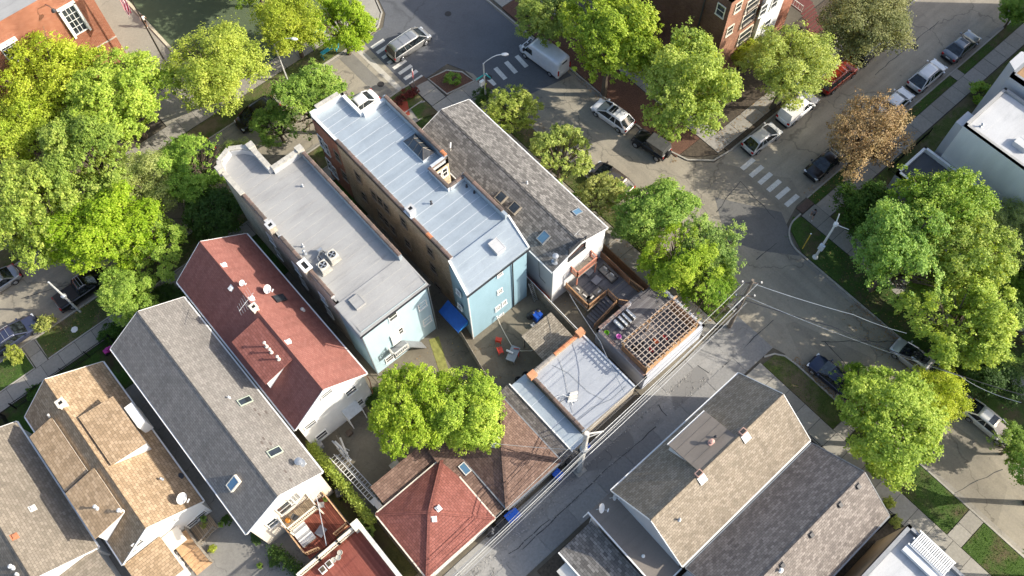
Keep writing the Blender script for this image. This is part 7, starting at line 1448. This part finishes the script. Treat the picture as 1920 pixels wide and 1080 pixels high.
dmd = MB(); q_ = .42; u_ = Vector((.8, .6, 0)); n_ = Vector((.6, -.8, 0)); dmd.add([c + u_ * q_, c + Z * q_, c - u_ * q_, c - Z * q_, c + u_ * q_ - n_ * .02, c + Z * q_ - n_ * .02, c - u_ * q_ - n_ * .02, c - Z * q_ - n_ * .02], [(0, 1, 2, 3), (7, 6, 5, 4), (0, 4, 5, 1), (1, 5, 6, 2), (2, 6, 7, 3), (3, 7, 4, 0)]); ds = dmd.build('warning_sign', YG, l1)
fg = MB(); f0 = c + n_ * .012
fg.tube([f0 + Z * .2, f0 + Z * .26], .05, 8).tube([f0 + Z * .17, f0 - Z * .02], .045, 6).tube([f0 - Z * .02, f0 - Z * .24 + u_ * .09], .03, 5).tube([f0 - Z * .02, f0 - Z * .24 - u_ * .09], .03, 5).tube([f0 + Z * .13, f0 + Z * .0 + u_ * .13], .022, 5).tube([f0 + Z * .13, f0 + Z * .0 - u_ * .13], .022, 5).build('pedestrian_symbol', BLACK, ds)
l2b = at(539, 150); lamp('pale street lamp leaning arm over the shaded verge between the golden-green trees', l2b, 5.6, (1.3, -1.6), ALU)
l3b = at(1572, 105); lamp('street lamp whose arm reaches out of the olive-grey tree over the black suv', Vector((69.5, 25.9, 0)), 7.0, (3.4, -1.8), ALU)
l4b = at(1528, 483); l4 = thing('street_lamp', 'white angled lamp pole on the lawn left of the leafy trees', 'street lamp', (l4b.x, l4b.y, .09)); b = Vector((l4b.x, l4b.y, .09))
MB().tube([b, b + Z * 6.2], [.14, .09], 8).build('pole', WHITE, l4); MB().tube([b + Z * 6.2, b + Z * 7.2 + Vector((.4, .3, 0))], .05, 6).tube([b + Z * 6.2, b + Z * 6.0 + Vector((.6, -1.1, 0))], .04, 6).build('arm', WHITE, l4); MB().lathe((b.x + .05, b.y, 6.0), [(.12, 0), (.22, .1), (.22, .4), (.1, .5)], 10).build('lamp_head', WHITE, l4)
MB().box(b.x - .28, b.x - .02, b.y - .3, b.y + .2, 1.9, 2.7).build('control_box', plain('pale_box', (.6, .66, .72), .4), l4); MB().lathe((b.x, b.y, .09), [(.3, 0), (.26, .15), (.15, .25)], 8).build('base', WHITE, l4)
b = at(1504, 467); tt_ = at(1525, 441, 1.2); sm_ = thing('marker_post', 'thin yellow marker post on the shaded corner lawn', 'post', (b.x, b.y, .09)); MB().tube([(b.x, b.y, .09), (b.x, b.y, 2.9)], .05, 6).build('shaft', plain('yellow_paint', (.62, .45, .06), .6), sm_); MB().tube([(b.x, b.y, 2.9), (b.x, b.y, 3.0)], .07, 6).build('cap', WHITE, sm_)
# stop sign
sb_ = at(778, 167); ss = thing('stop_sign', 'stop sign on a thin post at the red-leaved bushes by the crossing', 'stop sign', (sb_.x, sb_.y, .1)); MB().tube([(sb_.x, sb_.y, .1), (sb_.x, sb_.y, 3.25)], .035, 6).build('post', STEEL, ss)
REDS = plain('sign_red', (.45, .015, .015), .5); n_ = Vector((.75, -.66, 0)).normalized(); u_ = Vector((.66, .75, 0)).normalized(); c = Vector((sb_.x, sb_.y, 2.35)) + n_ * .05
o8 = [c + (u_ * math.cos(math.radians(22.5 + 45 * k)) + Z * math.sin(math.radians(22.5 + 45 * k))) * .41 for k in range(8)]; MB().add(o8 + [p + n_ * .02 for p in o8], [tuple(range(8))[::-1], tuple(range(8, 16))] + [(k, (k + 1) % 8, 8 + (k + 1) % 8, 8 + k) for k in range(8)]).build('octagon', REDS, ss)
def text(par, s, c, u, n, size, mt, name='lettering'):
    cu = bpy.data.curves.new('lettering', 'FONT'); cu.body = s; cu.size = size; cu.align_x = 'CENTER'; cu.align_y = 'CENTER'; cu.extrude = .004; ob = bpy.data.objects.new('tmp', cu); COL.objects.link(ob); dg = bpy.context.evaluated_depsgraph_get(); me = bpy.data.meshes.new_from_object(ob.evaluated_get(dg)); bpy.data.objects.remove(ob); me.materials.clear(); me.materials.append(mt)
    o = bpy.data.objects.new(name, me); COL.objects.link(o); o.parent = par; v = n.cross(u); off = OFF.get(par.name, Vector((0, 0, 0))); M_ = Matrix((u, v, n)).transposed().to_4x4(); M_.translation = Vector(c) - off; o.matrix_local = M_; return o
text(ss, 'STOP', c + n_ * .028, u_, n_, .3, WHITE)
MB().add([c + u_ * a + Z * b_ + n_ * d for d in (0, .02) for (a, b_) in ((-.2, .5), (.2, .5), (.2, .82), (-.2, .82))], [(3, 2, 1, 0), (4, 5, 6, 7), (0, 1, 5, 4), (1, 2, 6, 5), (2, 3, 7, 6), (3, 0, 4, 7)]).build('plate', WHITE, ss)
# flagpole and flag
fb = at(313, 122); fp_ = thing('flagpole', 'tall dark flagpole rising from the end of the golden-green tree past the path', 'flagpole', (fb.x, fb.y, .05)); MB().tube([(fb.x, fb.y, .05), (fb.x, fb.y, 13)], [.09, .06], 8).build('shaft', plain('bronze_pole', (.06, .055, .045), .4, .5), fp_); MB().lathe((fb.x, fb.y, .05), [(.25, 0), (.2, .12), (.1, .2)], 10).build('base', DARK, fp_)
fl = thing('flag', 'red and white striped flag hanging limp from the flagpole, canton above the frame', 'flag', (fb.x, fb.y, 9)); FR_, FW_ = plain('flag_red', (.42, .03, .07), .7), plain('flag_white', (.74, .70, .72), .7); NV = plain('flag_navy', (.02, .03, .14), .7)
tip = atp(223, 40, (fb.x, fb.y, 0), Vector((0, 1, 0)))
top_a, top_b = Vector((fb.x - .12, fb.y - .05, 12.7)), Vector((fb.x - 1.05, fb.y - .15, 12.6)); bot = Vector((fb.x - 1.15, fb.y - .1, tip.z if 6 < tip.z < 10.5 else 8.6))
for k in range(13):
    a0, a1 = k / 13, (k + 1) / 13; cols = []; N = 12
    for i in range(N + 1):
        f = i / N; wdt = 1 - .62 * f ** 1.5; r_ = []
        for a in (a0, a1): p = top_a.lerp(top_b, a * wdt + (1 - wdt) * .85); q = p.lerp(Vector((p.x - .1, p.y, bot.z + .35 * (1 - a))), f); q.y += .16 * math.sin(a * 14 + f * 5) * (.4 + f); q.x += .05 * math.sin(f * 9 + a * 4); r_.append(q)
        cols.append(r_)
    vs = [p for r_ in cols for p in r_]; MB().add(vs, [(2 * i, 2 * i + 1, 2 * i + 3, 2 * i + 2) for i in range(N)]).build('stripe', FR_ if k % 2 == 0 else FW_, fl, smooth=True)
# turquoise bike racks
TQ = plain('turquoise_paint', (.03, .42, .55), .4, var=.1)
def rack(lab, c, az, L=1.7, h=.85): t = local('bike_rack', lab, 'bike rack', 'turquoise bike racks'); [MB().tube([(-L / 2, y, 0), (-L / 2, y, h), (L / 2, y, h), (L / 2, y, 0)], .045, 6).build('hoop', TQ, t) for y in (-.2, .2)]; MB().bar((-L / 2, 0, h), (L / 2, 0, h), .42, .04).build('top_plate', TQ, t); place(t, (c.x, c.y, .1), math.radians(az)); return t
rack('straight turquoise rack at the kerb side, nearest the left street', at(618, 104), 0); rack('turquoise rack half hidden by the golden-green foliage, behind the straight one', at(600, 68), 20, 1.4)
t = local('bicycle_sculpture', 'turquoise bicycle-shaped rack beneath the yellow-green maple at the corner', 'bike rack')
for x in (-.9, .3): MB().tube([(x + .42 * math.cos(q), 0, .5 + .42 * math.sin(q)) for q in [k * math.pi / 8 for k in range(17)]], .04, 6).build('ring', TQ, t)
MB().tube([(-.9, 0, .5), (-.5, 0, 1.0), (.2, 0, .95), (.3, 0, .5)], .04, 6).tube([(-.5, 0, 1.0), (-.2, 0, .5), (.2, 0, .95)], .035, 6).tube([(.2, 0, .95), (.15, 0, 1.2), (.35, .2, 1.2)], .03, 5).build('frame', TQ, t); place(t, at(640, 82) + Z * .1, .5)
c = at(1500, 150, 3.4); bs_ = thing('blue_sign', 'blue and white sign glimpsed through the golden-green tree above the white pickup', 'sign', (c.x, c.y, .1)); MB().tube([(c.x, c.y, .1), (c.x, c.y, 3.6)], .04, 6).build('post', STEEL, bs_); MB().box(c.x - .5, c.x + .5, c.y - .04, c.y - .01, 2.9, 3.7).build('panel', plain('sign_blue', (.05, .2, .6), .5), bs_); MB().box(c.x - .3, c.x + .3, c.y - .055, c.y - .041, 3.15, 3.4).build('symbol', WHITE, bs_)
# wheelie bins in the alley
def bin_(lab, px, py, az, col, txt=None, z=.03):
    q = at(px, py, .6); t = local('wheelie_bin', lab, 'wheelie bin', 'wheelie bins in the alley'); mt = plain('bin_' + txt if txt else 'bin_plastic_' + lab.split()[0], col, .45, var=.1)
    m = MB(); m.add([(x * s_, y * s_, zz) for zz, s_ in ((.1, .78), (1.0, 1.0)) for (x, y) in ((-.33, -.38), (.33, -.38), (.33, .38), (-.33, .38))], [(3, 2, 1, 0), (4, 5, 6, 7), (0, 1, 5, 4), (1, 2, 6, 5), (2, 3, 7, 6), (3, 0, 4, 7)]); m.build('body', mt, t)
    MB().prism([(-.36, -.4), (.36, -.4), (.36, .42), (-.36, .42)], 1.0, [1.05, 1.05, 1.12, 1.12]).build('lid', mt, t); MB().tube([(-.3, .45, 1.02), (.3, .45, 1.02)], .025, 5).build('handle', mt, t)
    for s_ in (-1, 1): MB().tube([(s_ * .28, .36, .12), (s_ * .36, .36, .12)], .12, 10).build('wheel', BLACK, t)
    if txt: text(t, txt, (0, 0, 1.095), Vector((1, 0, 0)), Vector((0, -.09, 1)).normalized(), .24, WHITE)
    place(t, (q.x, q.y, z), math.radians(az)); return t
BB = (.012, .10, .55)
bin_('blue wheelie bin nearest the house at the brown hip roof corner', 957, 972, 0, BB); bin_('blue wheelie bin on the alley side of the pair by the brown hip roof corner', 966, 966, 0, BB); bin_('blue wheelie bin standing alone in the alley left of the concrete pole', 1047, 892, 10, BB); bin_('blue wheelie bin behind the concrete pole next to the silver garage', 1096, 838, 0, BB)
bin_('black wheelie bin with white lettering beside the two blue ones', 925, 998, 45, (.02, .02, .022), '0738'); bin_('black wheelie bin between the lettered one and the blue pair', 941, 985, 0, (.018, .018, .02)); bin_('dark wheelie bin against the brown garage left of the concrete pole', 1064, 862, 0, (.02, .02, .022)); bin_('dark wheelie bin in the gangway of the grey-roofed house', 641, 925, 70, (.015, .015, .017))
for (lab, px, py) in (('black tyre lying by the silver garage corner in the concrete yard', 972, 712), ('black bucket on the yard floor beside the tyre', 986, 703)):
    q = at(px, py, .1); tag(MB().lathe((q.x, q.y, .04), [(.18, 0), (.32, .02), (.34, .12), (.28, .22), (.2, .2), (.18, .08)], 16).build('tyre' if 'tyre' in lab else 'bucket', BLACK), lab, 'tyre' if 'tyre' in lab else 'bucket')
t = thing('aluminium_ladder', 'aluminium ladder leaning on the blue rear wall by the yard fence', 'ladder', (24.2, 26.2, .05)); [MB().bar((24.15 + k * .35, 25.9, .05), (24.0 + k * .35, 26.6, 3.0), .04, .08).build('rail', STEEL, t) for k in (0, 1)]
me = MB().tube([(-.17, 0, 0), (.17, 0, 0)], .02, 5).mesh('rung', STEEL); pieces('rung', me, [(24.32 - .15 * k / 10, 25.9 + .07 * k, .3 + .27 * k) for k in range(10)], t)
t = thing('scooter', 'magenta child ride-on toy by the iron fence corner', 'toy', (at(203, 657).x, at(203, 657).y, .05)); q = at(203, 657, .3); MG = plain('magenta', (.5, .04, .3), .5); MB().box(q.x - .4, q.x + .4, q.y - .2, q.y + .2, .25, .5).build('body', MG, t); [MB().tube([(q.x + a, q.y + b_, .2), (q.x + a, q.y + b_ + .08, .2)], .17, 10).build('wheel', BLACK, t) for a in (-.3, .3) for b_ in (-.28, .2)]; MB().box(q.x - .1, q.x + .15, q.y - .12, q.y + .12, .5, .7).build('seat', MG, t)
tag(MB().lathe((at(141, 619).x, at(141, 619).y, .14), [(.3, 0), (.34, .02), (.3, .05)], 7).build('stepping_stone', WHITE), 'white round slab lying on the bare verge near the left street', 'stone slab')
# ------------------------------------------------------------------ people
SKIN = plain('skin', (.45, .27, .19), .6, var=.05); HAIR = plain('dark_hair', (.03, .02, .015), .8)
def limb(name, pts, rad, mt, par, smooth=True):
    return subsurf(MB().tube(pts, rad, 8).build(name, mt, par, smooth=True), 1)
def person(lab, loc, az, shirt, trousers, hair, h=1.75, bare_legs=True, stride=.32):
    t = local('person', lab, 'person'); s = h / 1.75; me = bpy.data.meshes.new('body')
    J = {'pel': (0, 0, .95, .15), 'wst': (0, 0, 1.1, .135), 'chest': (.02, 0, 1.32, .165), 'neck': (.03, 0, 1.49, .06), 'head': (.05, 0, 1.62, .1), 'top': (.05, 0, 1.72, .08),
         'hl': (0, .1, .9, .1), 'kl': (stride * .6, .1, .5, .062), 'al': (stride * .75, .1, .09, .04), 'tl': (stride * .75 + .18, .11, .03, .03),
         'hr': (0, -.1, .9, .1), 'kr': (-stride * .2, -.1, .48, .062), 'ar': (-stride, -.1, .13, .04), 'tr': (-stride + .16, -.11, .05, .03),
         'sl': (.02, .19, 1.43, .06), 'el': (-.12, .25, 1.16, .04), 'wl': (-.02, .26, .93, .03), 'sr': (.02, -.19, 1.43, .06), 'er': (.1, -.25, 1.17, .04), 'wr': (.28, -.24, 1.0, .03)}
    nm = list(J); E_ = [('pel', 'wst'), ('wst', 'chest'), ('chest', 'neck'), ('neck', 'head'), ('head', 'top'), ('pel', 'hl'), ('hl', 'kl'), ('kl', 'al'), ('al', 'tl'), ('pel', 'hr'), ('hr', 'kr'), ('kr', 'ar'), ('ar', 'tr'), ('chest', 'sl'), ('sl', 'el'), ('el', 'wl'), ('chest', 'sr'), ('sr', 'er'), ('er', 'wr')]
    me.from_pydata([tuple(c * s for c in J[k][:3]) for k in nm], [(nm.index(a), nm.index(b)) for a, b in E_], []); o = bpy.data.objects.new('body', me); COL.objects.link(o); o.parent = t
    o.modifiers.new('skin', 'SKIN'); me.skin_vertices[0].data[0].use_root = True
    for i, k in enumerate(nm): me.skin_vertices[0].data[i].radius = (J[k][3] * s,) * 2
    subsurf(o, 2); me.materials.append(SKIN)
    for sd_ in (1, -1):   # hands: palm with five fingers
        w_ = Vector(J['wl' if sd_ > 0 else 'wr'][:3]) * s; hm = MB(); hm.tube([w_, w_ + Vector((.02, 0, -.09)) * s], [.022 * s, .03 * s], 6)
        for f in range(4): hm.tube([w_ + Vector((-.025 + f * .018 + .01, 0, -.08)) * s, w_ + Vector((-.03 + f * .02 + .02, 0, -.13 - .012 * (f in (1, 2)))) * s, w_ + Vector((-.02 + f * .02 + .02, -.01 * sd_, -.165 - .012 * (f in (1, 2)))) * s], .008 * s, 5)
        hm.tube([w_ + Vector((.03, 0, -.03)) * s, w_ + Vector((.06, 0, -.08)) * s], .009 * s, 5); hm.build('hand', SKIN, t)
    S_ = lambda k: tuple(c * s for c in J[k][:3])
    limb('shirt', [tuple(c * s for c in p) for p in ((0, 0, .98), (0, 0, 1.1), (.02, 0, 1.3), (.02, 0, 1.42), (.03, 0, 1.5))], [.185 * s, .17 * s, .2 * s, .17 * s, .08 * s], shirt, t)
    for a, b_, c_ in (('sl', 'el', .62), ('sr', 'er', .62)): p, q = Vector(S_(a)), Vector(S_(b_)); limb('sleeve', [p + (q - p) * -.25, p, p.lerp(q, c_)], [.08 * s, .085 * s, .068 * s], shirt, t)
    for a, b_ in (('hl', 'kl'), ('hr', 'kr')): p, q = Vector(S_(a)), Vector(S_(b_)); limb('shorts', [p + Z * .12 * s, p, p.lerp(q, .75 if bare_legs else 1.0)], [.13 * s, .125 * s, .095 * s], trousers, t)
    for a, b_ in (('al', 'tl'), ('ar', 'tr')): p, q = Vector(S_(a)), Vector(S_(b_)); limb('shoe', [p + Vector((-.06, 0, -.03)) * s, p + Vector((.02, 0, -.02)) * s, q], [.045 * s, .055 * s, .045 * s], WHITE, t)
    hd = Vector(S_('head')); subsurf(MB().lathe(tuple(hd + Vector((-.015, 0, -.02))), [(.05, -.06), (.108, -.01), (.115, .06), (.08, .125), (.02, .145)], 10).build('hair', hair, t, smooth=True), 1)
    f0 = hd + Vector((.1 * s, 0, -.01)); MB().lathe(tuple(f0 + Vector((.005, .035, .01))), [(.004, -.01), (.013, 0), (.004, .01)], 6).lathe(tuple(f0 + Vector((.005, -.035, .01))), [(.004, -.01), (.013, 0), (.004, .01)], 6).build('eye', BLACK, t); MB().bar(f0 + Vector((0, 0, .02)), f0 + Vector((.03, 0, -.03)), .02, .025).build('nose', SKIN, t); MB().bar(f0 + Vector((.0, -.025, -.06)), f0 + Vector((.0, .025, -.06)), .012, .01).build('mouth', plain('lip', (.3, .1, .08), .6), t)
    for s2 in (-1, 1): MB().lathe(tuple(hd + Vector((.0, s2 * .105 * s, -.03))), [(.008, 0), (.016, .02), (.008, .05)], 6).build('ear', SKIN, t)
    place(t, loc, math.radians(az)); return t
# small clutter in the lower left yard and on the decks
def pot(lab, px, py, z, r=.2, col=(.16, .1, .07)):
    q = at(px, py, z); t = thing('plant_pot', lab, 'plant pot', (q.x, q.y, z)); MB().lathe((q.x, q.y, z), [(r * .65, 0), (r, r * 1.5), (r * .85, r * 1.5), (r * .8, r * 1.2)], 10).build('pot', plain('terracotta%d' % int(col[0] * 100), col, .8), t)
    for n_, me in (('plant', K['shrub'][0]),): o = bpy.data.objects.new(n_, me); COL.objects.link(o); o.parent = t; o.location = (0, 0, r * .9); o.scale = (r * 1.2,) * 3
pot('potted shrub on the low platform behind the tan-roofed house', 386, 975, .45, .28, (.1, .1, .1)); pot('pot of pale flowers at the corner of the low platform', 418, 985, .4, .24, (.3, .28, .26)); pot('single pot standing in the open grey yard near the bottom edge', 490, 1062, .1, .25, (.03, .03, .03)); pot('plant pot on the red lower deck by the house wall', 598, 925, 1.48, .25, (.2, .12, .08)); pot('plant pot at the back corner of the red lower deck', 612, 938, 1.48, .2, (.12, .12, .12)); pot('small pot beside the patio table on the concrete yard', 1005, 640, .06, .2)
for k, (x, y, lab) in enumerate(((-10.6, 28.6, 'green folding chair on the low platform behind the tan-roofed house'), (-4.1, 23.1, 'small dark chair on the cream balcony'), (-2.0, 23.2, 'wire chair on the red lower deck beside the house wall'))):
    z = (.42, 3.53, 1.47)[k]; c = thing('garden_chair', lab, 'chair', (x, y, z), .5 * k); CM = plain('chair_paint%d' % k, ((.25, .33, .25), (.06, .06, .06), (.3, .3, .3))[k], .5); MB().box(-.22, .22, -.22, .22, .4, .44).build('seat', CM, c); MB().box(-.22, .22, .18, .22, .44, .88).build('backrest', CM, c)
    for a in (-.2, .2):
        for b_ in (-.2, .2): MB().box(a - .018, a + .018, b_ - .018, b_ + .018, 0, .4).build('leg', CM, c)
for (px, py, lab, s) in ((612, 800, 'grey plastic storage bench against the white house corner', (1.1, .5, .5)), (655, 812, 'dark cardboard box beside the timber heap', (.5, .4, .45)), (600, 836, 'black grill standing by the ivy hedge top end', (.5, .5, .9)), (1000, 610, 'grey paint tub in the concrete yard beside the blue bin', (.35, .35, .35)), (655, 905, 'wooden crate in the dark gangway by the hedge', (.6, .5, .4))):
    q = at(px, py, .3); t = thing('storage_box', lab, 'box', (q.x, q.y, .04)); mt = plain('box_%d' % px, ((.3, .3, .31) if px != 655 else (.1, .07, .05)), .7); MB().box(q.x - s[0] / 2, q.x + s[0] / 2, q.y - s[1] / 2, q.y + s[1] / 2, .04, s[2]).build('body', mt, t); MB().box(q.x - s[0] / 2 - .03, q.x + s[0] / 2 + .03, q.y - s[1] / 2 - .03, q.y + s[1] / 2 + .03, s[2], s[2] + .06).build('lid', mt, t)
q = at(1520, 409, .1); person('person in a grey top and dark shorts walking on the pavement past the corner lawn', (q.x, q.y, .1), -140, plain('grey_top', (.30, .31, .33), .8), plain('dark_shorts', (.025, .025, .03), .8), HAIR, 1.75)
q = at(275.5, 49, .16); person('person in a white t-shirt and black shorts walking along the kerb of the green field', (q.x, q.y, .16), 60, plain('white_shirt', (.78, .78, .76), .8), plain('black_shorts', (.02, .02, .02), .8), HAIR, 1.78)
